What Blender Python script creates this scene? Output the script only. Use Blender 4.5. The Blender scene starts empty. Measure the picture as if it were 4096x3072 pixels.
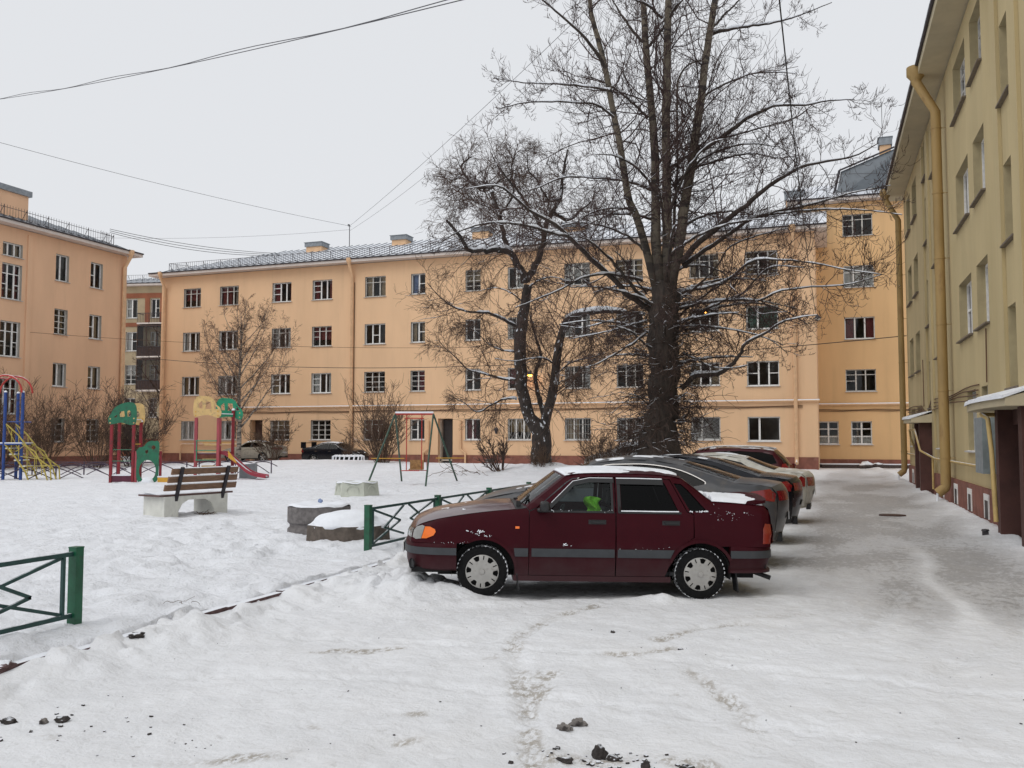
import bpy, bmesh, math, random
import numpy as np
from mathutils import Vector, Matrix
from mathutils.geometry import delaunay_2d_cdt

random.seed(7)
RNG = np.random.default_rng(7)
R = math.radians
PI = math.pi
S = bpy.context.scene
COL = S.collection

# ------------------------------------------------------------------ camera
cam_data = bpy.data.cameras.new('camera')
cam = bpy.data.objects.new('camera', cam_data)
COL.objects.link(cam)
cam_data.sensor_fit = 'HORIZONTAL'
cam_data.sensor_width = 36.0
cam_data.lens = 36.0 * 3633.0 / 4096.0
cam_data.clip_start = 0.1
cam_data.clip_end = 1500.0
cam.location = (0, 0, 1.75)
cam.rotation_euler = (R(90 + 3.43), 0, R(19.45))
S.camera = cam

# ------------------------------------------------------------------ overcast sky, soft sun, exposure
SUN_EL, SUN_AZ = R(48), R(205)          # azimuth measured from +y towards +x
world = bpy.data.worlds.new('World')
S.world = world
world.use_nodes = True
wn, wl = world.node_tree.nodes, world.node_tree.links
wn.clear()
wo = wn.new('ShaderNodeOutputWorld')
bg = wn.new('ShaderNodeBackground')
sky = wn.new('ShaderNodeTexSky')
sky.sky_type = 'NISHITA'
sky.sun_disc = False
sky.sun_elevation = SUN_EL
sky.sun_rotation = SUN_AZ
sky.air_density = 1.0
sky.dust_density = 4.0
hsv = wn.new('ShaderNodeHueSaturation')
hsv.inputs['Saturation'].default_value = 0.12
hsv.inputs['Value'].default_value = 0.9
mixw = wn.new('ShaderNodeMix')
mixw.data_type = 'RGBA'
mixw.inputs[0].default_value = 0.88                       # thick even cloud cover over the clear sky
mixw.inputs[7].default_value = (8.3, 8.5, 8.85, 1)
wl.new(sky.outputs[0], hsv.inputs['Color'])
wl.new(hsv.outputs[0], mixw.inputs[6])
wl.new(mixw.outputs[2], bg.inputs['Color'])
bg.inputs['Strength'].default_value = 0.1
wl.new(bg.outputs[0], wo.inputs['Surface'])

sun_d = bpy.data.lights.new('sun', 'SUN')
sun_d.energy = 0.9
sun_d.angle = R(40)
sun_d.color = (1.0, 0.97, 0.93)
sun = bpy.data.objects.new('sun', sun_d)
COL.objects.link(sun)
sv = Vector((math.sin(SUN_AZ) * math.cos(SUN_EL), math.cos(SUN_AZ) * math.cos(SUN_EL), math.sin(SUN_EL)))
sun.rotation_euler = sv.to_track_quat('Z', 'Y').to_euler()
sun.location = (0, -10, 40)

S.view_settings.view_transform = 'Standard'
S.view_settings.look = 'None'
S.view_settings.gamma = 1.0
S.view_settings.use_curve_mapping = False
S.view_settings.exposure = 0.0
S.cycles.use_denoising = True
S.cycles.max_bounces = 7
S.cycles.transparent_max_bounces = 10
S.cycles.sample_clamp_indirect = 6.0

# ------------------------------------------------------------------ helpers
def link(o, parent=None):
    COL.objects.link(o)
    if parent is not None:
        o.parent = parent
    return o

def tag(o, label=None, cat=None, group=None, kind=None):
    if label: o['label'] = label
    if cat: o['category'] = cat
    if group: o['group'] = group
    if kind: o['kind'] = kind
    return o

def thing(name, label, cat, loc=(0, 0, 0), rotz=0.0, group=None):
    o = bpy.data.objects.new(name, None)
    o.empty_display_size = 0.2
    link(o)
    o.location = loc
    o.rotation_euler = (0, 0, rotz)
    return tag(o, label, cat, group)

def mkmesh(name, verts, faces, mat=None, smooth=None):
    me = bpy.data.meshes.new(name)
    if isinstance(verts, np.ndarray) and isinstance(faces, np.ndarray):
        nv, nf, k = len(verts), len(faces), faces.shape[1]
        me.vertices.add(nv)
        me.vertices.foreach_set('co', verts.astype(np.float32).ravel())
        me.loops.add(nf * k)
        me.loops.foreach_set('vertex_index', faces.astype(np.int32).ravel())
        me.polygons.add(nf)
        me.polygons.foreach_set('loop_start', np.arange(0, nf * k, k, dtype=np.int32))
        me.update(calc_edges=True)
        me.validate()
    else:
        me.from_pydata([tuple(v) for v in verts], [], [tuple(f) for f in faces])
        me.update()
    if mat is not None:
        me.materials.append(mat)
    if smooth is not None:
        me.shade_smooth()
        if smooth < 179:
            me.set_sharp_from_angle(angle=R(smooth))
    return me

def obj(name, verts, faces, mat, parent=None, smooth=None):
    return link(bpy.data.objects.new(name, mkmesh(name, verts, faces, mat, smooth)), parent)

def prune(V, F):
    used = sorted({i for f in F for i in f}); ix = {o: n for n, o in enumerate(used)}
    return [V[i] for i in used], [tuple(ix[i] for i in f) for f in F]

class MB:
    """collects shapes, then links them as ONE mesh object"""
    def __init__(self):
        self.v, self.f = [], []
    def add(self, vs, fs):
        o = len(self.v)
        self.v += [tuple(p) for p in vs]
        self.f += [tuple(i + o for i in f) for f in fs]
        return self
    def box(self, x0, x1, y0, y1, z0, z1, M=None):
        vs = [Vector(p) for p in ((x0,y0,z0),(x1,y0,z0),(x1,y1,z0),(x0,y1,z0),(x0,y0,z1),(x1,y0,z1),(x1,y1,z1),(x0,y1,z1))]
        if M is not None: vs = [M @ p for p in vs]
        return self.add(vs, [(0,3,2,1),(4,5,6,7),(0,1,5,4),(1,2,6,5),(2,3,7,6),(3,0,4,7)])
    def cbox(self, c, s, M=None):
        return self.box(c[0]-s[0]/2, c[0]+s[0]/2, c[1]-s[1]/2, c[1]+s[1]/2, c[2]-s[2]/2, c[2]+s[2]/2, M)
    def bar(self, a, b, w, h=None, up=(0, 0, 1)):
        """rectangular bar from a to b, w wide across, h in the up direction"""
        h = w if h is None else h
        a, b = Vector(a), Vector(b)
        t = (b - a).normalized()
        u = Vector(up)
        if abs(t.dot(u)) > 0.97: u = Vector((1, 0, 0))
        sd = t.cross(u).normalized(); u = sd.cross(t).normalized()
        vs = []
        for p in (a, b):
            for i, j in ((-1,-1),(1,-1),(1,1),(-1,1)):
                vs.append(p + sd * (w * i / 2) + u * (h * j / 2))
        return self.add(vs, [(3,2,1,0),(4,5,6,7),(0,1,5,4),(1,2,6,5),(2,3,7,6),(3,0,4,7)])
    def tube(self, pts, r, n=8, cap=True):
        pts = [Vector(p) for p in pts]
        rs = r if isinstance(r, (list, tuple)) else [r] * len(pts)
        vs, fs = [], []
        ref = None
        for i, p in enumerate(pts):
            t = (pts[min(i+1, len(pts)-1)] - pts[max(i-1, 0)])
            t = t.normalized() if t.length > 1e-9 else Vector((0, 0, 1))
            if ref is None:
                ref = Vector((0, 0, 1)) if abs(t.z) < 0.9 else Vector((1, 0, 0))
            a = t.cross(ref)
            if a.length < 1e-4: a = t.cross(Vector((0, 1, 0)))
            a.normalize(); b = t.cross(a)
            ref = a.cross(t)
            for k in range(n):
                w = 2 * PI * k / n
                vs.append(p + (a * math.cos(w) + b * math.sin(w)) * rs[i])
        for i in range(len(pts) - 1):
            for k in range(n):
                k2 = (k + 1) % n
                fs.append((i*n+k, (i+1)*n+k, (i+1)*n+k2, i*n+k2))
        if cap:
            fs.append(tuple(range(n)))
            fs.append(tuple(reversed(range((len(pts)-1)*n, len(pts)*n))))
        return self.add(vs, fs)
    def lathe(self, prof, n=32, M=None, a0=0.0, a1=2*PI, cap=False):
        """prof = [(r, h)] turned about local z"""
        vs, fs = [], []
        full = abs(a1 - a0 - 2*PI) < 1e-6
        m = n if full else n + 1
        for r, h in prof:
            for k in range(m):
                w = a0 + (a1 - a0) * k / n
                p = Vector((r * math.cos(w), r * math.sin(w), h))
                vs.append(M @ p if M is not None else p)
        for i in range(len(prof) - 1):
            for k in range(n):
                k2 = (k + 1) % m
                fs.append((i*m+k, i*m+k2, (i+1)*m+k2, (i+1)*m+k))
        if cap:
            fs.append(tuple(range(m))); fs.append(tuple(range((len(prof)-1)*m, len(prof)*m)))
        return self.add(vs, fs)
    def plate(self, outer, holes=(), t=0.03, M=None):
        """flat plate: outline in (x,z), thickness t along y, with holes"""
        loops = [list(outer)] + [list(h) for h in holes]
        pts2, edges, o = [], [], 0
        for lp in loops:
            pts2 += [Vector(p) for p in lp]
            edges += [(o+i, o+(i+1) % len(lp)) for i in range(len(lp))]
            o += len(lp)
        vo, eo, fo, *_ = delaunay_2d_cdt(pts2, edges, [], 2 if holes else 1, 1e-5)
        tri = [f for f in fo if not any(inside((vo[f[0]] + vo[f[1]] + vo[f[2]]) / 3, h) for h in holes)]
        n = len(vo)
        vs = [Vector((p.x, -t/2, p.y)) for p in vo] + [Vector((p.x, t/2, p.y)) for p in vo]
        fs = [tuple(f) for f in tri] + [tuple(i + n for i in reversed(f)) for f in tri]
        cnt = {}
        for f in tri:
            for i in range(len(f)):
                a, b = f[i], f[(i+1) % len(f)]
                k = (min(a, b), max(a, b)); cnt.setdefault(k, []).append((a, b))
        for k, l in cnt.items():
            if len(l) == 1:
                a, b = l[0]; fs.append((b, a, a + n, b + n))
        if M is not None: vs = [M @ p for p in vs]
        return self.add(vs, fs)
    def build(self, name, mat, parent=None, smooth=None):
        return obj(name, self.v, self.f, mat, parent, smooth)

def inside(p, poly):
    x, y = p[0], p[1]; c = False; n = len(poly)
    for i in range(n):
        x0, y0 = poly[i][0], poly[i][1]; x1, y1 = poly[(i+1) % n][0], poly[(i+1) % n][1]
        if (y0 > y) != (y1 > y) and x < (x1-x0) * (y-y0) / (y1-y0) + x0: c = not c
    return c

def copy_tree(o, parent=None):
    c = o.copy(); COL.objects.link(c); c.parent = parent
    for ch in o.children: copy_tree(ch, c)
    return c

def smooth_poly(pts, it=2):
    """Chaikin corner cutting of a closed outline"""
    for _ in range(it):
        q = []
        for i in range(len(pts)):
            a, b = pts[i], pts[(i+1) % len(pts)]
            q.append((a[0]*.75+b[0]*.25, a[1]*.75+b[1]*.25)); q.append((a[0]*.25+b[0]*.75, a[1]*.25+b[1]*.75))
        pts = q
    return pts

def spline(pts, n):
    """Catmull-Rom through pts, n samples per span (any dimension)"""
    P = np.array(pts, float); out = []
    for i in range(len(P)-1):
        p0, p1, p2, p3 = P[max(i-1, 0)], P[i], P[i+1], P[min(i+2, len(P)-1)]
        for k in range(n):
            t = k / n
            out.append(0.5*((2*p1)+(-p0+p2)*t+(2*p0-5*p1+4*p2-p3)*t*t+(-p0+3*p1-3*p2+p3)*t**3))
    out.append(P[-1])
    return np.array(out)

# value noise on numpy arrays
_perm = np.random.default_rng(3).random((257, 257))
def vnoise(x, y):
    xi, yi = np.floor(x).astype(int), np.floor(y).astype(int)
    fx, fy = x - xi, y - yi
    fx, fy = fx*fx*(3-2*fx), fy*fy*(3-2*fy)
    a = _perm[xi % 256, yi % 256]; b = _perm[(xi+1) % 256, yi % 256]
    c = _perm[xi % 256, (yi+1) % 256]; d = _perm[(xi+1) % 256, (yi+1) % 256]
    return (a*(1-fx)+b*fx)*(1-fy)+(c*(1-fx)+d*fx)*fy
def fbm(x, y, o=4, g=0.5):
    s, a, t = 0.0, 1.0, 0.0
    for i in range(o):
        s = s + a*vnoise(x*2**i + 17.3*i, y*2**i + 5.7*i); t += a; a *= g
    return s/t
def sstep(a, b, x):
    t = np.clip((x-a)/(b-a), 0, 1); return t*t*(3-2*t)
# ------------------------------------------------------------------ materials
SNOWC = (0.80, 0.825, 0.87)
def mat(name, col, rough=0.7, var=0.12, scale=6.0, bump=0.0, bscale=60.0, metal=0.0, snow=None, col2=None, c2=(0.5, 0.65), c2scale=3.0, spec=0.5, coat=0.0, stretch=(1, 1, 1), streak=0.0):
    """principled surface with uneven colour; col2 = second colour in patches; snow = (lo, hi, patchiness) settles it on upward faces"""
    m = bpy.data.materials.new(name); m.use_nodes = True
    nt = m.node_tree; N, L = nt.nodes, nt.links
    b = N['Principled BSDF']
    b.inputs['Roughness'].default_value = rough
    b.inputs['Metallic'].default_value = metal
    b.inputs['Specular IOR Level'].default_value = spec
    if coat:
        b.inputs['Coat Weight'].default_value = coat; b.inputs['Coat Roughness'].default_value = 0.06
    tc = N.new('ShaderNodeTexCoord')
    mp = N.new('ShaderNodeMapping'); mp.inputs['Scale'].default_value = stretch
    L.new(tc.outputs['Object'], mp.inputs['Vector'])
    def noise(sc, det=4.0, ro=0.55):
        n = N.new('ShaderNodeTexNoise'); n.inputs['Scale'].default_value = sc
        n.inputs['Detail'].default_value = det; n.inputs['Roughness'].default_value = ro
        L.new(mp.outputs[0], n.inputs['Vector']); return n.outputs['Fac']
    def mix(f, a, c):
        x = N.new('ShaderNodeMix'); x.data_type = 'RGBA'
        if isinstance(f, float): x.inputs[0].default_value = f
        else: L.new(f, x.inputs[0])
        for i, v in ((6, a), (7, c)):
            if isinstance(v, tuple): x.inputs[i].default_value = (*v[:3], 1)
            else: L.new(v, x.inputs[i])
        return x.outputs[2]
    def ramp(f, lo, hi):
        r = N.new('ShaderNodeMapRange'); r.interpolation_type = 'SMOOTHSTEP'
        L.new(f, r.inputs['Value']); r.inputs['From Min'].default_value = lo; r.inputs['From Max'].default_value = hi
        return r.outputs[0]
    c = mix(ramp(noise(scale), 0.3, 0.7), tuple(v*(1-var) for v in col), tuple(min(v*(1+var), 1) for v in col))
    if col2:
        c = mix(ramp(noise(c2scale, 6, 0.6), *c2), c, col2)
    if streak:
        n = N.new('ShaderNodeTexNoise'); n.inputs['Scale'].default_value = 1.6; n.inputs['Detail'].default_value = 6; n.inputs['Roughness'].default_value = 0.65
        m2 = N.new('ShaderNodeMapping'); m2.inputs['Scale'].default_value = (1, 1, .07); L.new(tc.outputs['Object'], m2.inputs[0]); L.new(m2.outputs[0], n.inputs['Vector'])
        s1 = ramp(n.outputs['Fac'], .50, .80)
        q = N.new('ShaderNodeMath'); q.operation = 'MULTIPLY'; L.new(s1, q.inputs[0]); q.inputs[1].default_value = streak
        c = mix(q.outputs[0], c, tuple(v*.62 for v in col))
    if snow:
        g = N.new('ShaderNodeNewGeometry'); sp = N.new('ShaderNodeSeparateXYZ')
        L.new(g.outputs['Normal'], sp.inputs[0])
        a = N.new('ShaderNodeMath'); a.operation = 'MULTIPLY_ADD'
        L.new(noise(5.0, 3), a.inputs[0]); a.inputs[1].default_value = snow[2]; L.new(sp.outputs['Z'], a.inputs[2])
        s = ramp(a.outputs[0], snow[0] + snow[2]*0.5, snow[1] + snow[2]*0.5)
        c = mix(s, c, SNOWC)
        rr = N.new('ShaderNodeMapRange'); L.new(s, rr.inputs['Value'])
        rr.inputs['To Min'].default_value = rough; rr.inputs['To Max'].default_value = 0.75
        L.new(rr.outputs[0], b.inputs['Roughness'])
    L.new(c, b.inputs['Base Color'])
    if bump:
        bn = N.new('ShaderNodeBump'); bn.inputs['Strength'].default_value = bump; bn.inputs['Distance'].default_value = 0.02
        L.new(noise(bscale, 5, 0.6), bn.inputs['Height']); L.new(bn.outputs[0], b.inputs['Normal'])
    return m

def glass(name, tint=(0.8, 0.85, 0.85), ior=1.5, rough=0.02):
    """window pane: reflects by Fresnel, otherwise lets tinted light through"""
    m = bpy.data.materials.new(name); m.use_nodes = True
    N, L = m.node_tree.nodes, m.node_tree.links; N.clear()
    o = N.new('ShaderNodeOutputMaterial'); mx = N.new('ShaderNodeMixShader'); fr = N.new('ShaderNodeFresnel')
    fr.inputs['IOR'].default_value = ior
    g = N.new('ShaderNodeBsdfGlossy'); g.inputs['Roughness'].default_value = rough
    t = N.new('ShaderNodeBsdfTransparent'); t.inputs['Color'].default_value = (*tint, 1)
    L.new(fr.outputs[0], mx.inputs[0]); L.new(t.outputs[0], mx.inputs[1]); L.new(g.outputs[0], mx.inputs[2])
    L.new(mx.outputs[0], o.inputs[0]); return m

def emis(name, col, st):
    m = bpy.data.materials.new(name); m.use_nodes = True
    N, L = m.node_tree.nodes, m.node_tree.links
    b = N['Principled BSDF']; b.inputs['Base Color'].default_value = (*col, 1)
    b.inputs['Emission Color'].default_value = (*col, 1); b.inputs['Emission Strength'].default_value = st
    return m

M = {}
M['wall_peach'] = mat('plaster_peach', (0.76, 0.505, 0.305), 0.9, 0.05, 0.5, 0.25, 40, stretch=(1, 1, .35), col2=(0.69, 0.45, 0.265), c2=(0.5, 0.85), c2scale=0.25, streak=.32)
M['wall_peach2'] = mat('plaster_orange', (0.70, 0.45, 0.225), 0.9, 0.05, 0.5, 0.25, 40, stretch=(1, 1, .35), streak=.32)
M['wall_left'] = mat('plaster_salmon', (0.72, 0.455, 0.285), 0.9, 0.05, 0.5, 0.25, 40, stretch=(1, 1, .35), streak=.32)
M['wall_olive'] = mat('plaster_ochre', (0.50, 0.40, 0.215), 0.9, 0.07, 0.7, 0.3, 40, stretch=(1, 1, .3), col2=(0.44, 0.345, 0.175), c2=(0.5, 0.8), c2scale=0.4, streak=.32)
M['plinth'] = mat('plinth_paint', (0.22, 0.085, 0.06), 0.85, 0.2, 2.0, 0.3, 30, col2=(0.28, 0.14, 0.11), c2=(0.55, 0.75))
M['plinth_dark'] = mat('porch_paint', (0.075, 0.030, 0.024), 0.8, 0.2, 2.0, 0.3, 30)
M['soffit'] = mat('soffit_paint', (0.62, 0.55, 0.50), 0.8, 0.05, 2)
M['soffit_cream'] = mat('soffit_cream', (0.50, 0.43, 0.29), 0.8, 0.06, 2)
M['roof'] = mat('sheet_metal_roof', (0.07, 0.075, 0.085), 0.5, 0.2, 1.5, metal=0.3, col2=SNOWC, c2=(0.16, 0.36), c2scale=0.55, stretch=(1, 2.2, 1))
M['roof_grey'] = mat('dormer_metal', (0.10, 0.115, 0.13), 0.45, 0.15, 1.5, metal=0.3)
M['dark_metal'] = mat('dark_metal', (0.035, 0.03, 0.035), 0.55, 0.25, 8)
M['rail_metal'] = mat('railing_metal', (0.055, 0.045, 0.05), 0.6, 0.25, 8, snow=(0.6, 0.9, 0.4))
M['vent_metal'] = mat('galvanised', (0.23, 0.25, 0.27), 0.5, 0.15, 5, metal=0.4, snow=(0.7, 0.9, 0.3))
M['pipe_peach'] = mat('pipe_peach', (0.70, 0.45, 0.26), 0.7, 0.08, 3, snow=(0.55, 0.8, 0.3))
M['pipe_ochre'] = mat('pipe_ochre', (0.34, 0.225, 0.085), 0.65, 0.15, 2, col2=(0.25, 0.15, 0.06), c2=(0.55, 0.75), c2scale=2.0, stretch=(1, 1, .4))
M['gas_yellow'] = mat('gas_pipe_yellow', (0.48, 0.34, 0.13), 0.6, 0.12, 4, snow=(0.75, 0.95, 0.3))
M['frame_white'] = mat('window_frame', (0.76, 0.75, 0.72), 0.6, 0.1, 8)
M['frame_old'] = mat('window_frame_old', (0.58, 0.56, 0.52), 0.7, 0.18, 8)
M['sill'] = mat('sill_sheet', (0.45, 0.43, 0.40), 0.6, 0.1, 6, snow=(0.5, 0.8, 0.5))
M['sill_dark'] = mat('sill_rusty', (0.15, 0.12, 0.09), 0.7, 0.2, 8)
M['room'] = mat('room_wall', (0.45, 0.39, 0.33), 0.9, 0.2, 1.5)
M['curtain_w'] = mat('curtain_white', (0.78, 0.76, 0.72), 0.9, 0.1, 3)
M['curtain_y'] = mat('curtain_tan', (0.45, 0.33, 0.2), 0.9, 0.15, 3)
M['curtain_r'] = mat('curtain_red', (0.25, 0.06, 0.06), 0.9, 0.15, 3)
M['curtain_b'] = mat('curtain_blue', (0.20, 0.26, 0.42), 0.9, 0.15, 3)
M['curtain_g'] = mat('net_green', (0.16, 0.24, 0.19), 0.9, 0.25, 6)
M['pane'] = glass('pane_glass', (0.82, 0.84, 0.84), 1.48)
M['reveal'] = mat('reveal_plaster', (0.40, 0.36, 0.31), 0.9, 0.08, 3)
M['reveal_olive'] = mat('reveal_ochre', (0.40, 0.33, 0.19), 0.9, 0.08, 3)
M['snow'] = mat('snow_lump', SNOWC, 0.7, 0.03, 6, 0.5, 25)
M['snow_dirty'] = mat('snow_dirty', (0.62, 0.62, 0.62), 0.7, 0.12, 9, 0.6, 30)
M['concrete_w'] = mat('concrete_whitewash', (0.62, 0.62, 0.57), 0.9, 0.08, 5, 0.3, 60, col2=(0.36, 0.36, 0.32), c2=(0.6, 0.8), c2scale=4)
M['concrete_g'] = mat('concrete_greenish', (0.50, 0.52, 0.45), 0.9, 0.08, 5, 0.3, 60, col2=(0.33, 0.35, 0.29), c2=(0.55, 0.8), c2scale=4)
M['concrete'] = mat('concrete_grey', (0.15, 0.138, 0.135), 0.9, 0.25, 14, 0.6, 40)
M['concrete_br'] = mat('concrete_brown', (0.105, 0.085, 0.07), 0.9, 0.25, 9, 0.5, 40, snow=(0.55, 0.9, 0.5))
M['kerb'] = mat('kerb_stone', (0.10, 0.055, 0.055), 0.85, 0.3, 12, 0.5, 40, snow=(0.62, 0.8, 0.5))
M['green_paint'] = mat('green_paint', (0.008, 0.085, 0.040), 0.4, 0.2, 8, col2=(0.02, 0.055, 0.035), c2=(.52, .68), c2scale=7)
M['green_rail'] = mat('green_rail', (0.012, 0.05, 0.045), 0.45, 0.2, 8, snow=(0.85, 1.1, 0.5))
M['purple_rail'] = mat('purple_rail', (0.05, 0.03, 0.055), 0.5, 0.2, 8, snow=(0.7, 1.0, 0.5))
M['wood_bench'] = mat('bench_slat', (0.20, 0.115, 0.07), 0.8, 0.25, 12, 0.3, 50, stretch=(6, .6, 6), col2=(0.13, 0.08, 0.055), c2=(0.5, 0.7), c2scale=5)
M['wood_seat'] = mat('bench_seat', (0.10, 0.05, 0.045), 0.75, 0.2, 12, stretch=(6, .6, 6), snow=(0.6, 0.85, 0.6))
M['bench_iron'] = mat('bench_bracket', (0.018, 0.015, 0.02), 0.6, 0.2, 10)
M['p_red'] = mat('post_red', (0.22, 0.008, 0.016), 0.45, 0.15, 4, col2=(0.12, 0.02, 0.02), c2=(.52, .68), c2scale=7)
M['p_pink'] = mat('post_pink', (0.36, 0.06, 0.075), 0.5, 0.15, 4, stretch=(4, 4, .5), col2=(0.22, 0.06, 0.06), c2=(.52, .68), c2scale=7)
M['p_green'] = mat('panel_green', (0.010, 0.13, 0.065), 0.45, 0.12, 4, col2=(0.02, 0.075, 0.045), c2=(.52, .68), c2scale=7)
M['p_green2'] = mat('panel_teal_green', (0.010, 0.26, 0.135), 0.45, 0.1, 4, col2=(0.02, 0.16, 0.09), c2=(.52, .68), c2scale=7)
M['p_yellow'] = mat('panel_sand', (0.62, 0.42, 0.17), 0.5, 0.1, 4, col2=(0.42, 0.29, 0.14), c2=(.52, .68), c2scale=7)
M['p_amber'] = mat('panel_amber', (0.60, 0.32, 0.03), 0.5, 0.1, 4)
M['p_maroon'] = mat('plank_maroon', (0.09, 0.015, 0.035), 0.6, 0.2, 6, snow=(0.75, 0.95, 0.3))
M['p_blue'] = mat('post_blue', (0.012, 0.05, 0.22), 0.45, 0.15, 4, col2=(0.02, 0.03, 0.10), c2=(.52, .68), c2scale=7)
M['p_lemon'] = mat('tube_yellow', (0.42, 0.33, 0.06), 0.5, 0.18, 5, snow=(0.75, 1.0, 0.4), col2=(0.25, 0.19, 0.06), c2=(.52, .68), c2scale=7)
M['slide_red'] = mat('slide_red', (0.30, 0.025, 0.045), 0.4, 0.12, 4, snow=(0.9, 1.05, 0.4))
M['swing_red'] = mat('swing_red', (0.42, 0.03, 0.02), 0.4, 0.15, 4, snow=(0.55, 0.9, 0.3))
M['swing_green'] = mat('swing_green', (0.03, 0.075, 0.05), 0.5, 0.25, 5, col2=(0.05, 0.05, 0.04), c2=(.52, .68), c2scale=7)
M['seat_ply'] = mat('swing_ply', (0.33, 0.18, 0.07), 0.7, 0.25, 12, col2=(0.15, 0.25, 0.3), c2=(0.62, 0.66), c2scale=9)
M['bin_grey'] = mat('bin_grey', (0.20, 0.215, 0.23), 0.6, 0.1, 5, snow=(0.7, 0.9, 0.3))
M['bark_poplar'] = mat('bark_poplar', (0.055, 0.043, 0.036), 0.95, 0.35, 3, 1.0, 12, stretch=(3, 3, .6))
M['bark_stem'] = mat('bark_stem', (0.15, 0.125, 0.092), 0.9, 0.15, 2, 0.4, 20, stretch=(1.6, 1.6, 4), col2=(0.032, 0.026, 0.023), c2=(0.50, 0.58), c2scale=1.1)
M['twig_poplar'] = mat('twig_poplar', (0.060, 0.036, 0.032), 0.9, 0.25, 0.6)
M['bark_willow'] = mat('bark_willow', (0.045, 0.036, 0.032), 0.95, 0.35, 3, 1.0, 14, stretch=(2, 2, 1.2), col2=SNOWC, c2=(0.60, 0.64), c2scale=2.4)
M['twig_willow'] = mat('twig_willow', (0.080, 0.048, 0.034), 0.9, 0.3, 0.5)
M['twig_bush'] = mat('twig_bush', (0.115, 0.072, 0.048), 0.9, 0.3, 0.8)
M['twig_dark'] = mat('twig_dark', (0.070, 0.044, 0.034), 0.9, 0.3, 0.8)
M['twig_birch'] = mat('twig_birch', (0.105, 0.062, 0.045), 0.9, 0.3, 0.8)
M['bark_birch'] = mat('bark_birch', (0.27, 0.235, 0.195), 0.9, 0.15, 2, 0.4, 20, stretch=(1, 1, 5), col2=(0.05, 0.04, 0.035), c2=(0.48, 0.56), c2scale=2.2)
M['cable'] = mat('cable_black', (0.012, 0.012, 0.014), 0.6, 0.1, 4)
M['cable_grey'] = mat('cable_grey', (0.10, 0.10, 0.11), 0.6, 0.1, 4)
M['cable_brown'] = mat('cable_brown', (0.12, 0.06, 0.03), 0.7, 0.1, 4)
M['door_dark'] = mat('steel_door', (0.022, 0.016, 0.016), 0.5, 0.25, 5)
M['door_brown'] = mat('door_brown', (0.06, 0.03, 0.022), 0.6, 0.25, 5)
M['grille'] = mat('grille_white', (0.50, 0.50, 0.48), 0.5, 0.15, 8)
M['box_grey'] = mat('meter_box', (0.20, 0.24, 0.26), 0.5, 0.15, 6)
M['lamp_on'] = emis('lamp_glow', (1.0, 0.38, 0.05), 14.0)
M['lamp_off'] = mat('lamp_glass', (0.5, 0.48, 0.42), 0.3, 0.05, 5)
M['soil'] = mat('frozen_soil', (0.045, 0.038, 0.035), 0.95, 0.4, 30, 0.8, 60, snow=(0.8, 1.0, 0.9))
M['soil_grey'] = mat('dirty_ice', (0.22, 0.20, 0.185), 0.8, 0.35, 25, 0.8, 60, col2=(0.05, 0.042, 0.04), c2=(0.5, 0.62), c2scale=12)
M['wood_grey'] = mat('old_board', (0.07, 0.05, 0.045), 0.9, 0.3, 8, snow=(0.4, 0.7, 0.3))
M['rubber'] = mat('tyre_rubber', (0.006, 0.006, 0.0065), 0.85, 0.3, 30, 0.3, 60, spec=.2)
M['tyre_snowy'] = mat('tyre_tread', (0.008, 0.008, 0.0085), 0.85, 0.3, 30, 0.5, 60, spec=.2, col2=(0.62, 0.63, 0.65), c2=(0.44, 0.54), c2scale=24)

def stem_gradient(m, z0, z1, low):
    """older bark low on the stems is dark and furrowed"""
    N, L = m.node_tree.nodes, m.node_tree.links; b = N['Principled BSDF']; src = b.inputs['Base Color'].links[0].from_socket
    tc = N.new('ShaderNodeTexCoord'); sp = N.new('ShaderNodeSeparateXYZ'); r = N.new('ShaderNodeMapRange'); x = N.new('ShaderNodeMix'); x.data_type = 'RGBA'
    L.new(tc.outputs['Object'], sp.inputs[0]); L.new(sp.outputs['Z'], r.inputs['Value']); r.inputs['From Min'].default_value = z0; r.inputs['From Max'].default_value = z1
    L.new(r.outputs[0], x.inputs[0]); x.inputs[6].default_value = (*low, 1); L.new(src, x.inputs[7]); L.new(x.outputs[2], b.inputs['Base Color'])
stem_gradient(M['bark_stem'], 7.0, 10.5, (0.045, 0.036, 0.03))
# ------------------------------------------------------------------ ground, road, kerb
KX = -5.95                                  # kerb line, x of its road face
CAR_RED = dict(fw=(-3.84, 9.82), rw=(-1.51, 10.77))
def polydist(x, y, pts):
    d = np.full(x.shape, 1e9)
    for (x0, y0), (x1, y1) in zip(pts[:-1], pts[1:]):
        L2 = (x1-x0)**2+(y1-y0)**2
        t = np.clip(((x-x0)*(x1-x0)+(y-y0)*(y1-y0))/L2, 0, 1)
        d = np.minimum(d, np.hypot(x-x0-t*(x1-x0), y-y0-t*(y1-y0)))
    return d

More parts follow.
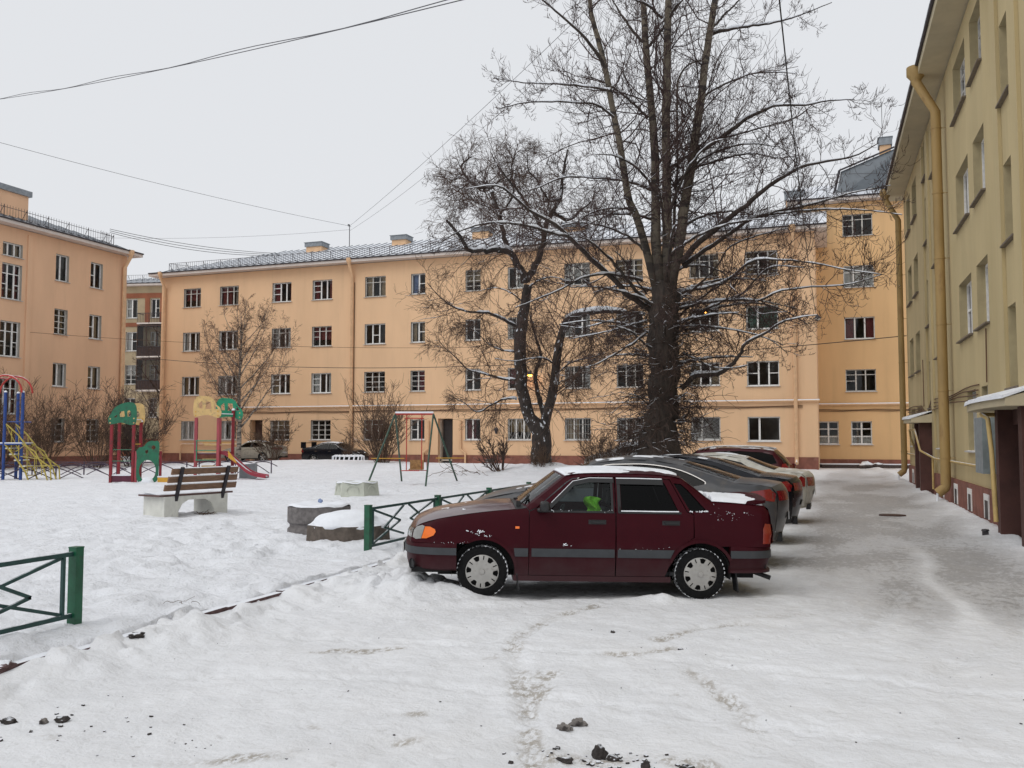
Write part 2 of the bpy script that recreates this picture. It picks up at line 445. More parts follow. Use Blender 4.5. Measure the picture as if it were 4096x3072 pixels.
TRACKS = [[(-2.84, 7.99), (-2.47, 7.14), (-2.15, 6.33), (-1.89, 5.69), (-1.74, 5.29)], [(-2.17, 6.99), (-2.09, 6.49), (-1.99, 5.94)],
    [(-2.8, 8.0), (-2.82, 8.58), (-2.74, 9.35), (-2.49, 9.89)], [(-1.9, 7.8), (-1.61, 7.88), (-1.32, 8.2)], [(-1.54, 8.44), (-1.27, 9.13), (-0.9, 9.51)],
    [(-1.17, 7.51), (-1.01, 7.24), (-0.8, 6.87), (-0.63, 6.54), (-0.5, 6.13)], [(-1.74, 5.29), (-1.5, 4.6)]]
TRACKS += [[(-2.6, 3.6), (-2.2, 5.2), (-1.2, 7.2), (.3, 9.5), (.75, 12)], [(-1.1, 3.6), (-.7, 5.2), (.3, 7.3), (1.6, 9.6), (2.0, 12)], [(-5.0, 5.9), (-3.2, 6.4), (-1.0, 6.3), (1.2, 6.0), (3, 5.6)], [(-4.9, 7.4), (-3.2, 7.7), (-1.0, 7.75), (1.2, 7.5), (3, 7.1)]]
STAINED = TRACKS[:7]
def yard_z(x, y):
    z = 0.02 + 0.05*(fbm(x*0.35, y*0.35, 3)-0.5)
    z = z + 0.42*np.exp(-(((x+30)/9)**2 + ((y-48)/5.5)**2)) + 0.33*np.exp(-(((x+16)/8)**2 + ((y-45)/6)**2)) + 0.28*np.exp(-(((x+9)/5)**2 + ((y-37)/6)**2))
    z = z - 0.25*sstep(50, 54, y)*sstep(-6.5, -9, x)
    rough = 0.55 + 0.45*np.exp(-(((x+9)/5)**2 + ((y-12)/7)**2))
    rough = rough*(.30+1.0*sstep(.25, .75, fbm(x*.45+13, y*.45, 2)))
    z = z + rough*(0.11*(fbm(x*1.5, y*1.5, 3)-0.5) + 0.11*(fbm(x*4.6+9, y*4.6, 2)-0.5))
    z = z + rough*0.05*sstep(.52, .62, fbm(x*3.7+21, y*3.7, 2))*np.exp(-((x+6.5)/3.5)**2)
    pit = fbm(x*2.6+40, y*2.6+11, 2)
    z = z - rough*0.07*sstep(0.58, 0.74, pit)
    for cx, cy, rr, hh in ((-7.75, 13.3, 1.0, 0.05), (-13.6, 16.7, 1.4, 0.05), (-13.4, 23.9, 0.9, 0.07), (-8.75, 13.9, .7, 0.1), (-6.6, 12.3, 0.5, 0.06), (-12.7, 40.0, 1.6, 0.35), (-6.3, 33.8, 2.2, 0.5)):
        d = np.hypot(x-cx, y-cy); z = z + hh*np.exp(-(d/rr)**2)*(0.6+0.8*fbm(x*3, y*3, 2))
    return z
def road_z(x, y):
    z = -0.105 + 0.03*(fbm(x*0.5+3, y*0.5, 2)-0.5) + 0.022*(fbm(x*2.2, y*2.2, 3)-0.5)
    clean = 1 - sstep(-1.5, 1.0, x)*sstep(9, 13, y)
    z = z + clean*(0.030*(fbm(x*7+1, y*5, 3)-0.5) - 0.014*sstep(.6, .75, fbm(x*2.3+7, y*1.8, 2)))
    for tr in TRACKS:
        dd = polydist(x, y, tr); z = z - 0.016*np.exp(-(dd/0.085)**4)*(.7+.3*np.sign(np.sin(46*y+26*x))) + 0.010*np.exp(-((dd-.13)/.035)**2)*fbm(x*9, y*9, 2)
    w = 0.55 + 0.5*fbm(y*0.7+2, x*0.0+8, 2)                         # ploughed bank along the kerb
    b = 1 - sstep(0.0, 1.0, (x-KX)/w)
    lowb = sstep(7.2, 7.8, y)*(1-sstep(9.6, 10.2, y))
    z = z + b*(0.135 - 0.07*lowb + 0.15*(fbm(x*2.4+5, y*1.9, 3)-0.5) + 0.10*(fbm(x*6, y*6+3, 3)-0.5) + 0.075*sstep(.50, .60, fbm(x*4.3+2, y*4.3, 2)) - .03)
    wr = 0.75 + 0.7*fbm(y*0.5+31, x*0+2, 2)                          # drift along the right-hand house
    wx = 3.3-0.01*(y-22)
    b2 = (1 - sstep(0.0, 1.0, (wx-0.22-x)/wr))*sstep(10, 15, y)
    z = z + b2*(0.11 + 0.10*(fbm(x*2+8, y*2, 3)-0.5)) - 0.12*sstep(wx-0.28, wx-0.12, x)
    z = np.maximum(z, -0.022 - 0.22*(x-KX) + 0.03*(fbm(x*5, y*5, 2)-.5))
    fx, fy = CAR_RED['fw']                                           # snow pushed up by the nose and front wheel of the red car
    d = np.hypot((x-(fx-1.05))/0.75, (y-(fy+0.15))/0.75)
    z = z + np.exp(-d**2)*(0.20*(0.5+0.9*fbm(x*3.5, y*3.5, 3)) + .09*sstep(.5, .6, fbm(x*6+4, y*6, 2)))
    for cx, cy, sx, sy, h in ((fx-0.55, fy-0.12, 0.6, 0.2, 0.125), (fx+0.3, fy-0.22, 0.7, 0.13, 0.05), (-1.95, 10.42, 0.30, 0.14, 0.08), (-2.7, 10.1, 0.6, 0.12, 0.03)):
        ca, sa = math.cos(R(22)), math.sin(R(22))
        dx, dy = x-cx, y-cy
        u, v = dx*ca+dy*sa, -dx*sa+dy*ca
        z = z + h*np.exp(-(u/sx)**2-(v/sy)**2)*(0.7+0.6*fbm(x*5, y*5, 2))
    return z
def axis(segs):
    """segs = [(to, step_start, step_end)] from a start value"""
    a = [segs[0]]
    for to, s0, s1 in segs[1:]:
        x = a[-1]; L0 = to-x; t = x
        while t < to-1e-6:
            f = (t-x)/L0; t = t + s0+(s1-s0)*f
            a.append(min(t, to))
    return np.array(a)
def sheet(name, xs, ys, zf, mat_):
    X, Y = np.meshgrid(xs, ys)
    Z = zf(X, Y)
    v = np.stack([X.ravel(), Y.ravel(), Z.ravel()], 1)
    nx, ny = len(xs), len(ys)
    i = np.arange(nx-1)[None, :] + nx*np.arange(ny-1)[:, None]
    f = np.stack([i, i+1, i+1+nx, i+nx], -1).reshape(-1, 4)
    o = obj(name, v, f, mat_, smooth=180)
    return tag(o, kind='structure'), X.ravel(), Y.ravel()
def snow_mat(name, clean, attrs):
    m = bpy.data.materials.new(name); m.use_nodes = True
    N, L = m.node_tree.nodes, m.node_tree.links
    b = N['Principled BSDF']; b.inputs['Roughness'].default_value = 0.75; b.inputs['Specular IOR Level'].default_value = 0.25
    tc = N.new('ShaderNodeTexCoord')
    def noise(sc, det=5, ro=0.6, st=None):
        n = N.new('ShaderNodeTexNoise'); n.inputs['Scale'].default_value = sc; n.inputs['Detail'].default_value = det; n.inputs['Roughness'].default_value = ro
        src = tc.outputs['Object']
        if st:
            mp = N.new('ShaderNodeMapping'); mp.inputs['Scale'].default_value = st; L.new(src, mp.inputs[0]); src = mp.outputs[0]
        L.new(src, n.inputs['Vector']); return n.outputs['Fac']
    def ramp(f, lo, hi, a=0.0, b_=1.0):
        r = N.new('ShaderNodeMapRange'); r.interpolation_type = 'SMOOTHSTEP'; L.new(f, r.inputs['Value'])
        for k, v in (('From Min', lo), ('From Max', hi), ('To Min', a), ('To Max', b_)): r.inputs[k].default_value = v
        return r.outputs[0]
    def mul(a, c):
        x = N.new('ShaderNodeMath'); x.operation = 'MULTIPLY'; L.new(a, x.inputs[0])
        if isinstance(c, float): x.inputs[1].default_value = c
        else: L.new(c, x.inputs[1])
        return x.outputs[0]
    def mix(f, a, c):
        x = N.new('ShaderNodeMix'); x.data_type = 'RGBA'; L.new(f, x.inputs[0])
        for i, v in ((6, a), (7, c)):
            if isinstance(v, tuple): x.inputs[i].default_value = (*v, 1)
            else: L.new(v, x.inputs[i])
        return x.outputs[2]
    c = mix(ramp(noise(1.3), 0.35, 0.7), clean, tuple(v*0.93 for v in clean))
    c = mix(ramp(noise(9.0, 8, 0.75), 0.54, 0.80), c, tuple(v*(0.70 if attrs else 0.80)*k for v, k in zip(clean, (1.0, .985, .95))))
    if attrs:
        at = N.new('ShaderNodeAttribute'); at.attribute_name = 'ice_and_shade'
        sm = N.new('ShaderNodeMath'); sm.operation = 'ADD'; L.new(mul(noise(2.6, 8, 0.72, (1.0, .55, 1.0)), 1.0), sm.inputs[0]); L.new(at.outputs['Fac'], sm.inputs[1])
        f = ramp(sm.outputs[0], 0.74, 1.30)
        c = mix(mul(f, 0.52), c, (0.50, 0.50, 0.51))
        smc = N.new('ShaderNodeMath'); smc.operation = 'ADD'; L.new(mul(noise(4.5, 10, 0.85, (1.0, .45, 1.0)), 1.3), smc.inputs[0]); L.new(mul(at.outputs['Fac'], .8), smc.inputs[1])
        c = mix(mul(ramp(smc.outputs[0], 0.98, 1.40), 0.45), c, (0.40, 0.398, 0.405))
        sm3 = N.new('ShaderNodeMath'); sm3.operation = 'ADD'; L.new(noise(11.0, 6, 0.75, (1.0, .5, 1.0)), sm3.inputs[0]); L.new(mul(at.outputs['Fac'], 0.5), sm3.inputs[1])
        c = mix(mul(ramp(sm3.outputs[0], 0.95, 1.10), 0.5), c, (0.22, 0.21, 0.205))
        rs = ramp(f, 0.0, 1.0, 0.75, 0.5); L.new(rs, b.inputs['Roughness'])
        ad = N.new('ShaderNodeAttribute'); ad.attribute_name = 'dirt'
        f2 = mul(ramp(ad.outputs['Fac'], .12, .75), ramp(noise(24.0, 6, 0.7, (1.0, .55, 1.0)), .40, .60))
        c = mix(mul(f2, 0.8), c, (0.30, 0.26, 0.205))
        c = mix(mul(ramp(noise(0.7, 4), 0.45, 0.8), 0.16), c, (0.60, 0.56, 0.50))     # sand trodden into the packed snow
        c = mix(mul(ramp(noise(30.0, 5, 0.8), 0.66, 0.76), 0.6), c, (0.27, 0.24, 0.21))
    L.new(c, b.inputs['Base Color'])
    bn = N.new('ShaderNodeBump'); bn.inputs['Strength'].default_value = 0.55 if attrs else 0.9; bn.inputs['Distance'].default_value = 0.045
    ad_ = N.new('ShaderNodeMath'); ad_.operation = 'MULTIPLY_ADD'; L.new(noise(5.0, 3, 0.5), ad_.inputs[0]); ad_.inputs[1].default_value = 1.6; L.new(noise(16.0, 8, 0.68), ad_.inputs[2])
    L.new(ad_.outputs[0], bn.inputs['Height']); L.new(bn.outputs[0], b.inputs['Normal'])
    return m
M['yard_snow'] = snow_mat('yard_snow', (0.845, 0.86, 0.895), False)
M['road_snow'] = snow_mat('packed_snow', (0.785, 0.795, 0.815), True)

def ground_z(x, y):
    z = yard_z(x, y)
    inroad = sstep(KX-0.10, KX-0.02, x)*(1-sstep(3.0, 3.3, x))*sstep(-30, -29.5, y)*(1-sstep(61.5, 62.2, y))
    z = z*(1-inroad) + inroad*(-0.6)
    z = z*(1-sstep(3.3, 4.0, x)) - 0.1*sstep(3.3, 4.0, x)
    far = sstep(70, 120, np.hypot(x, y))
    return z*(1-far)
gx = axis([-420, (-60, 60, 6), (-38, 3, .5), (-17, .28, .14), (KX, .075, .075), (KX+.15, .05, .05), (6, 2, 2), (420, 6, 80)])
gy = axis([-120, (-10, 30, 6), (2.5, 3, .3), (20, .08, .09), (40, .12, .22), (66, .3, .8), (500, 2, 80)])
sheet('ground', gx, gy, ground_z, M['yard_snow'])
rx = axis([KX, (-3, .032, .038), (3.6, .042, .06)])
ry = axis([-30, (-2, 6, 2), (3, .6, .3), (13.5, .036, .042), (26, .07, .14), (62, .2, .5)])
road, rX, rY = sheet('road', rx, ry, road_z, M['road_snow'])
wob = 0.6*(fbm(rY*0.25, rX*0+1, 2)-0.5)
lane = np.exp(-(np.clip(np.abs(rX-0.95-wob)-1.0, 0, 9)/0.75)**2)*sstep(7.5, 13.5, rY)*(1-0.6*sstep(40, 56, rY))
lane = np.maximum(lane, .75*np.exp(-((rX-2.1)/0.55)**2)*sstep(8.5, 13, rY)*(1-sstep(17, 22, rY)))
ridge = np.exp(-((rX-1.25-0.1*np.sin(rY*1.3))/0.14)**2)*sstep(9, 11, rY)*(1-sstep(15, 19, rY))
under = np.zeros_like(rX)                                            # dirty patches where the cars stand, darkened to paint in their shade
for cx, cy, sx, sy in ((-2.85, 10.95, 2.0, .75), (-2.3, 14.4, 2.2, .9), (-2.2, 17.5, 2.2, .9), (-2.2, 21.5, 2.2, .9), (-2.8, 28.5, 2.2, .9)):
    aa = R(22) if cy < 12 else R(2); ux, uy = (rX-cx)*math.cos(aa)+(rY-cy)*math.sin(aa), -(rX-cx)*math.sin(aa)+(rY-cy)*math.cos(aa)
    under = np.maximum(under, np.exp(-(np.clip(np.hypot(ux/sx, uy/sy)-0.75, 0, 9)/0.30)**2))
lane = lane*(.55+.5*sstep(.25, .70, fbm(rX*1.1+4, rY*.45, 3)))
ice_and_shade = np.clip(lane - 0.5*ridge + 0.85*under, 0, 1) + 0.24*sstep(-3.5, 1.0, rX)*sstep(2, 8, rY)
dirt = np.zeros_like(rX)
brk = sstep(.34, .62, fbm(rX*4+3, rY*4, 3))
for tr in STAINED:
    dirt = np.maximum(dirt, 0.80*(.45+.55*brk)*np.exp(-((polydist(rX, rY, tr)+.10*(fbm(rX*3, rY*3+9, 2)-.5))/0.10)**2))
for tr, w, a in (([(-4.23, 6.98), (-4.01, 7.11), (-3.86, 7.2)], .09, .95), ([(-3.84, 7.26), (-3.68, 7.37)], .06, .9), ([(-2.84, 5.58), (-2.66, 5.7)], .06, .85), ([(-2.54, 5.13), (-2.5, 5.19)], .07, .9),
        ([(-3.27, 5.26), (-3.14, 5.14)], .05, .7), ([(-3.63, 4.31), (-3.33, 4.48), (-3.03, 4.74)], .07, .95), ([(-1.18, 6.67), (-1.1, 6.75)], .06, .6), ([(-2.8, 7.29), (-2.76, 7.44)], .05, .8),
        ([(-1.55, 5.15), (-1.1, 5.3), (-.75, 5.35)], .10, .95), ([(-4.6, 4.45), (-4.4, 4.6)], .06, .7), ([(-1.2, 9.6), (-.3, 10.2)], .12, .5)):
    dirt = np.maximum(dirt, (a-.12)*(.4+.6*brk)*np.exp(-((polydist(rX, rY, tr)+.10*(fbm(rX*5, rY*5, 2)-.5))/(w*1.2))**2))
for nm, arr in (('ice_and_shade', ice_and_shade), ('dirt', dirt)):
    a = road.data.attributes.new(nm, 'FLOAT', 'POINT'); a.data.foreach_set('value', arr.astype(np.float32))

# kerb stones along the yard edge, one object each
kerb = thing('kerb', None, None, (KX, 0, 0))
kerb['kind'] = 'structure'
km = MB(); km.box(-0.10, 0.0, 0.012, 0.988, -0.3, 0.012)
kme = mkmesh('kerb_stone', km.v, km.f, M['kerb'])
for i in range(32):
    o = link(bpy.data.objects.new('kerb_stone', kme), kerb)
    o.location = (random.uniform(-.012, .012), 2.0 + i*1.0, random.uniform(-.02, .015))
    o.rotation_euler = (random.uniform(-.012, .012), random.uniform(-.02, .02), random.uniform(-.012, .012))
# ------------------------------------------------------------------ buildings
# local frame of a facade: x along the wall (left to right seen from outside), -y outwards, z up
def wall_with_holes(mb, x0, x1, z0, z1, holes, depth, y=0.0):
    xs = sorted({x0, x1, *[h[0] for h in holes], *[h[1] for h in holes]}); zs = sorted({z0, z1, *[h[2] for h in holes], *[h[3] for h in holes]})
    xs = [v for v in xs if x0-1e-6 <= v <= x1+1e-6]; zs = [v for v in zs if z0-1e-6 <= v <= z1+1e-6]
    idx = {}
    def vid(a, b):
        if (a, b) not in idx:
            idx[(a, b)] = len(mb.v); mb.v.append((a, y, b))
        return idx[(a, b)]
    for a, b in zip(xs[:-1], xs[1:]):
        for c, d in zip(zs[:-1], zs[1:]):
            mx, mz = (a+b)/2, (c+d)/2
            if any(h[0] < mx < h[1] and h[2] < mz < h[3] for h in holes): continue
            mb.f.append((vid(a, c), vid(b, c), vid(b, d), vid(a, d)))
    return mb
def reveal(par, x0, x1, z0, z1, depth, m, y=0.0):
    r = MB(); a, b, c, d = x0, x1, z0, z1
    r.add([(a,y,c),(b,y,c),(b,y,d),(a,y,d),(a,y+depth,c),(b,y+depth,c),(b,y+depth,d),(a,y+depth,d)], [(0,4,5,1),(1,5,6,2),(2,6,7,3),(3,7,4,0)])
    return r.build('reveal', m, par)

# vertical mullions as fractions; per casement: list of transom heights (fractions from the bottom); frame width, material
STYLES = {
    'T':  ([.34, .68], [[.72], [.72], [.72]], .045, 'frame_old'),
    'TF': ([.34, .66], [[.48, .76], [.76], [.76]], .05, 'frame_old'),
    'F':  ([.40, .70], [[.42, .72], [], []], .06, 'frame_white'),
    'P':  ([.34, .67], [[], [], []], .06, 'frame_white'),
    'Q':  ([.35, .68], [[], [.45], []], .06, 'frame_white'),
    'Q3': ([.36, .68], [[.52], [], [.52]], .065, 'frame_white'),
    'G':  ([.35, .67], [[.25, .5, .75]]*3, .045, 'frame_old'),
    'G2': ([.5], [[.25, .5, .75]]*2, .05, 'frame_old'),
    'G3': ([.5], [[.34, .67]]*2, .07, 'frame_white'),
    'D':  ([.52], [[], [.52]], .065, 'frame_white'),
    'DL': ([.48], [[.5], []], .065, 'frame_white'),
    'D0': ([.46], [[], []], .065, 'frame_white'),
    'W':  ([.36], [[], []], .075, 'frame_white'),
    'U':  ([.33, .66], [[.70], [.70], [.70]], .055, 'frame_white'),
    'ST': ([.36, .70], [[.42, .72], [.72], [.42, .72]], .06, 'frame_white'),
    'SS': ([.5], [[.5], [.5]], .05, 'frame_white'),
}
def window(root, x0, x1, z0, z1, style, rec, curtain=None, grille=None, sillmat='sill', y=0.0, rm='reveal', rd_=.3):
    mul, tr, fw, fm = STYLES[style]
    W, H = x1-x0, z1-z0
    cx, cz = x0, z0
    f = MB(); d0, d1 = y+rec, y+rec+0.07
    f.box(x0, x1, d0, d1, z0, z0+fw*1.2); f.box(x0, x1, d0, d1, z1-fw, z1)
    f.box(x0, x0+fw, d0, d1, z0+fw*1.2, z1-fw); f.box(x1-fw, x1, d0, d1, z0+fw*1.2, z1-fw)
    edges = [0]+list(mul)+[1]
    for m in mul:
        f.box(x0+m*W-fw*.75, x0+m*W+fw*.75, d0-.012, d1-.004, z0+fw*1.2, z1-fw)
    for k in range(len(edges)-1):
        a = x0+edges[k]*W+(fw if k == 0 else fw*.75); b = x0+edges[k+1]*W-(fw if k == len(edges)-2 else fw*.75)
        for t in tr[k]:
            f.box(a, b, d0+.004, d1-.008, z0+t*H-fw*.42, z0+t*H+fw*.42)
    w = f.build('window', M[fm], root)
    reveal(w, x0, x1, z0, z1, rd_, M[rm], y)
    p = MB(); p.add([(x0+.02, d0+.045, z0+.02), (x1-.02, d0+.045, z0+.02), (x1-.02, d0+.045, z1-.02), (x0+.02, d0+.045, z1-.02)], [(0, 1, 2, 3)])
    p.build('pane', M['pane'], w)
    s = MB()
    s.add([(x0-.07, y-.10, z0-.05), (x1+.07, y-.10, z0-.05), (x1+.07, y-.10, z0-.015), (x0-.07, y-.10, z0-.015),
           (x0-.07, y+rec, z0-.05), (x1+.07, y+rec, z0-.05), (x1+.07, y+rec, z0+.012), (x0-.07, y+rec, z0+.012)],
          [(0,1,2,3),(3,2,6,7),(0,4,5,1),(0,3,7,4),(1,5,6,2)])
    s.build('sill', M[sillmat], w)
    if curtain:
        for (a, b, top, bot, mt) in curtain:
            c = MB(); n = max(6, int((b-a)*W/.05)); vs = []
            for i in range(n+1):
                xx = x0+(a+(b-a)*i/n)*W; yy = d1+.14+.025*math.sin(i*2.1)
                vs += [(xx, yy, z0+bot*H), (xx, yy, z0+top*H)]
            c.add(vs, [(2*i, 2*i+2, 2*i+3, 2*i+1) for i in range(n)])
            c.build('curtain', M[mt], w, smooth=180)
    if grille:
        g = MB(); gy = y+rec-.06; th = .016
        def ln(a, b): g.bar((x0+a[0]*W, gy, z0+a[1]*H), (x0+b[0]*W, gy, z0+b[1]*H), th, th)
        ln((0, .02), (1, .02)); ln((0, .98), (1, .98)); ln((.01, 0), (.01, 1)); ln((.99, 0), (.99, 1))
        if grille == 'bars':
            for i in range(1, 9): ln((i/9, .02), (i/9, .98))
            for t in (.3, .7): ln((0, t), (1, t))
        elif grille == 'diamond':
            for i in range(1, 7): ln((i/7, .02), (i/7, .98))
            for i in range(3):
                a = i/3; ln((a, .5), (a+1/6, .95)); ln((a+1/6, .95), (a+1/3, .5)); ln((a, .5), (a+1/6, .05)); ln((a+1/6, .05), (a+1/3, .5))
        elif grille == 'fan':
            for i in range(1, 15):
                an = PI/2*i/15; e = min(1/max(math.cos(an), 1e-3), 1/max(math.sin(an), 1e-3)); e = min(e, 1.25)
                ln((.02, .02), (min(.02+e*math.cos(an), .98), min(.02+e*math.sin(an), .98)))
            for i in range(10):
                a0, a1 = PI/2*i/10, PI/2*(i+1)/10
                ln((.02+.82*math.cos(a0), .02+.9*math.sin(a0)), (.02+.82*math.cos(a1), .02+.9*math.sin(a1)))
        g.build('grille', M['grille'], w)
    return w
def rand_curtain():
    r = random.random()
    mt = random.choice(['curtain_w', 'curtain_w', 'curtain_w', 'curtain_y', 'curtain_y', 'curtain_r'])
    if r < .30: return None
    if r < .62: return [(0, random.uniform(.2, .38), 1, 0, mt), (random.uniform(.66, .82), 1, 1, 0, mt)]
    if r < .82: return [(random.choice([(0, .5), (.5, 1), (.3, 1)]) + (1, 0, mt))]
    return [(0, 1, 1, random.uniform(.0, .45), mt)]
def shell(root, L, D, Hh, floors, wm):
    """rear and end walls, floor slabs and a partition so that rooms are dark and closed"""
    e = MB(); e.box(0, .02, .3, D, -.4, Hh); e.box(L-.02, L, .3, D, -.4, Hh); e.box(.02, L-.02, D-.02, D, -.4, Hh)
    e.build('end_wall', wm, root)
    i = MB(); i.box(.02, L-.02, 3.4, 3.45, 0, Hh-.1)
    for z in floors: i.box(.02, L-.02, .3, 3.4, z-.1, z)
    for k in range(1, int(L/3.4)): i.box(k*3.4-.05, k*3.4+.05, .3, 3.4, 0, Hh-.1)
    i.build('interior', M['room'], root)
def downpipe(root, x, ztop, zbot, r, m, out=.16, eave=.62, dz=1.0, spout=True, snowcap=False):
    p = MB()
    pts = [(x, -eave-.05, ztop+.02), (x, -eave-.05, ztop-.22), (x, -out, ztop-dz), (x, -out, zbot+.25)]
    if spout: pts += [(x, -out-.02, zbot+.16), (x, -out-.22, zbot)]
    p.tube(pts, [r*1.02]*len(pts), 12)
    p.lathe([(r*1.0, -.35), (r*1.15, -.25), (r*1.9, -.12), (r*1.9, .12), (r*1.65, .12), (r*1.5, -.05)], 14, Matrix.Translation((x, -eave-.05, ztop+.1)))
    z = zbot+1.0
    while z < ztop-dz:
        p.lathe([(r*1.0, -.02), (r*1.12, -.02), (r*1.12, .02), (r*1.0, .02)], 12, Matrix.Translation((x, -out, z)))
        p.bar((x, -out, z), (x, 0, z), .015); z += 1.9
    return p.build('downpipe', m, root, 40)
def railing(root, pts, h=.62, step=.20, rows=(.06, .6)):
    b = MB()
    for (a, c) in zip(pts[:-1], pts[1:]):
        a, c = Vector(a), Vector(c); L = (c-a).length; n = max(1, int(L/step))
        for rr in rows: b.bar(a+Vector((0, 0, rr)), c+Vector((0, 0, rr)), .025)
        for i in range(n+1):
            q = a.lerp(c, i/n); b.bar(q+Vector((0, 0, .06)), q+Vector((0, 0, h)), .014, .014)
            if i % 8 == 0:
                b.bar(q+Vector((0, 0, -.15)), q+Vector((0, 0, h)), .03, .03)
                b.bar(q+Vector((0, .45, .1)), q+Vector((0, 0, h-.05)), .022, .022)
    return tag(b.build('roof_railing', M['rail_metal'], root), kind='stuff')
def hip_roof(root, L, D, z, rise, ov, hipL=True, hipR=True, mt='roof', soff='soffit', fascia=.22):
    e = ov; r = MB(); k = (D+2*e)/2
    xl, xr = (k-e if hipL else -e), (L-k+e if hipR else L+e)
    r.add([(-e, -e, z), (L+e, -e, z), (L+e, D+e, z), (-e, D+e, z), (xl, D/2, z+rise), (xr, D/2, z+rise)], [(0, 1, 5, 4), (2, 3, 4, 5), (1, 2, 5), (3, 0, 4)])
    ro = r.build('roof', M[mt], root)
    s = MB(); s.box(-e+.01, L+e-.01, -e+.01, D+e-.01, z-fascia, z-.015)
    s.build('eaves', M[soff], root)
    g = MB(); g.tube([(-e, -e-.03, z+.01), (L+e, -e-.03, z+.01)], .05, 8); g.build('gutter', M['dark_metal'], root)
    sm = MB(); n = int((L+2*e)/.62)                                # standing seams
    for i in range(1, n):
        x = -e+i*(L+2*e)/n; t = 1.0
        if x < xl: t = (x+e)/(xl+e)
        if x > xr: t = (L+e-x)/(L+e-xr)
        sm.bar((x, -e, z+.02), (x, -e+t*k, z+.02+t*rise), .03, .05)
    tag(sm.build('roof_seams', M['roof_grey'], ro), kind='stuff')
    return ro
def vent_box(root, x0, x1, y, z0, z1, cap=.32):
    b = MB(); b.box(x0+.06, x1-.06, y-.5, y+.5, z0-1.2, z1-cap); o = b.build('chimney', M['pipe_peach'], root)
    c = MB(); c.box(x0-.03, x1+.03, y-.6, y+.6, z1-cap, z1); c.box(x0-.08, x1+.08, y-.65, y+.65, z1, z1+.04)
    c.build('chimney_cap', M['vent_metal'], o)
    return o

# ---- main far house
FX, FY = -49.5, 57.6; FL = 48.65; FD = 13.6; FH = 14.35
far = thing('apartment_building', 'long peach apartment house with railed snowy roof across the far side of the yard', 'building', (FX, FY, 0))
cols = [(-47.4, -45.8), (-44.05, -42.35), (-39.35, -37.7), (-35.9, -34.25), (-31.55, -29.9), (-27.9, -26.8), (-23.75, -22.62), (-20.65, -19.5), (-16.65, -14.9), (-13.15, -11.4), (-8.4, -6.6), (-4.95, -3.03)]
sty = ['T P P P', 'T P P P', 'F TF F G', 'F TF F G', 'T Q G TF', 'D D G2 DL', 'G2 D DL D0', 'D D D P', 'TF P T P', 'G P T P', 'T P P W', 'F W Q3 W']
ZS = [(11.9, 13.35), (8.48, 9.93), (5.05, 6.5), (1.65, 3.08)]
holes, wins = [], []
for ci, (a, b) in enumerate(cols):
    for ri, st in enumerate(sty[ci].split()):
        aa, bb = a-FX, b-FX
        if ci == 7 and ri == 3: bb += .5
        z0, z1 = ZS[ri]
        if ci == 11: z0 -= .08*(ri > 1)
        holes.append((aa, bb, z0, z1)); wins.append((aa, bb, z0, z1, st, ri, ci))
doors = [(-41.1-FX, -40.05-FX), (-25.75-FX, -24.68-FX)]
for a, b in doors: holes.append((a, b, 0.0, 3.1))
w = MB(); wall_with_holes(w, 0, FL, 0, FH, holes, .3); w.build('wall', M['wall_peach'], far)
pl = MB(); segs = [0]+[v for d in doors for v in d]+[FL]
for a, b in zip(segs[0::2], segs[1::2]): pl.box(a+(.002 if a else 0), b-.002, -.05, .1, -.4, .62)
pl.build('plinth', M['plinth'], far)
for a, b, z0, z1, st, ri, ci in wins:
    cur, gr = rand_curtain(), None
    if ri == 3 and ci in (0, 1, 7): gr = 'diamond'
    if ri == 3 and ci in (8, 9): gr = 'bars'
    if ri == 3 and ci == 10: gr, cur = 'fan', None
    if ci == 11 and ri == 1: cur = [(0, 1, 1, 0, 'curtain_g')]
    if ci == 5 and ri == 0: cur = [(0, .5, 1, 0, 'curtain_b')]
    if ci == 6 and ri == 3: cur = [(0, .6, 1, 0, 'curtain_r')]
    window(far, a, b, z0, z1, st, .17, cur, gr)
for k, (a, b) in enumerate(doors):
    d = MB(); d.box(a+.01, b-.01, .62, .68, -.1, 3.08); do = d.build('door', M['door_dark' if k else 'door_brown'], far)
    q = MB(); q.box(a+.14, a+.18, .56, .62, 1.2, 1.55); q.build('handle', M['frame_white'], do)
    j = MB(); j.box(a-.02, a+.0, .0, .68, -.1, 3.1); j.box(b, b+.02, .0, .68, -.1, 3.1); j.box(a-.02, b+.02, .0, .7, 3.1, 3.12); j.build('door_reveal', M['wall_peach'], far)
shell(far, FL, FD, FH, [0.3, 3.9, 7.3, 10.7, 14.2], M['wall_peach'])
hip_roof(far, FL, FD, 14.6, 2.75, .72, True, False)
railing(far, [(.6, 2.6, 15.1), (.6, .05, 14.85), (FL-.5, .05, 14.85)])
for x0, x1, z0, z1 in ((-39.65, -38.15, 16.75, 17.4), (-32.0, -30.7, 16.75, 17.4), (-25.3, -23.9, 16.8, 17.5), (-18.2, -16.6, 16.7, 17.3)):
    vent_box(far, x0-FX, x1-FX, 5.4, z0, z1)
lv = MB(); lv.box(-46.6-FX, -44.9-FX, 4.0, 5.0, 15.6, 16.2); lv.build('roof_hatch', M['vent_metal'], far)
for x, m_ in ((-49.1, 'pipe_peach'), (-32.5, 'pipe_peach'), (-2.1, 'pipe_peach')): downpipe(far, x-FX, 14.45, .25, .11, M[m_])
g = MB(); g.tube([(7.4, -.13, 4.02), (FL+.12, -.13, 4.02)], .055, 8); g.build('gas_pipe', M['pipe_peach'], far, 60)
sn = MB(); sn.tube([(7.4, -.13, 4.075), (FL+.12, -.13, 4.075)], .045, 6); sn.build('pipe_snow', M['snow'], far, 60)
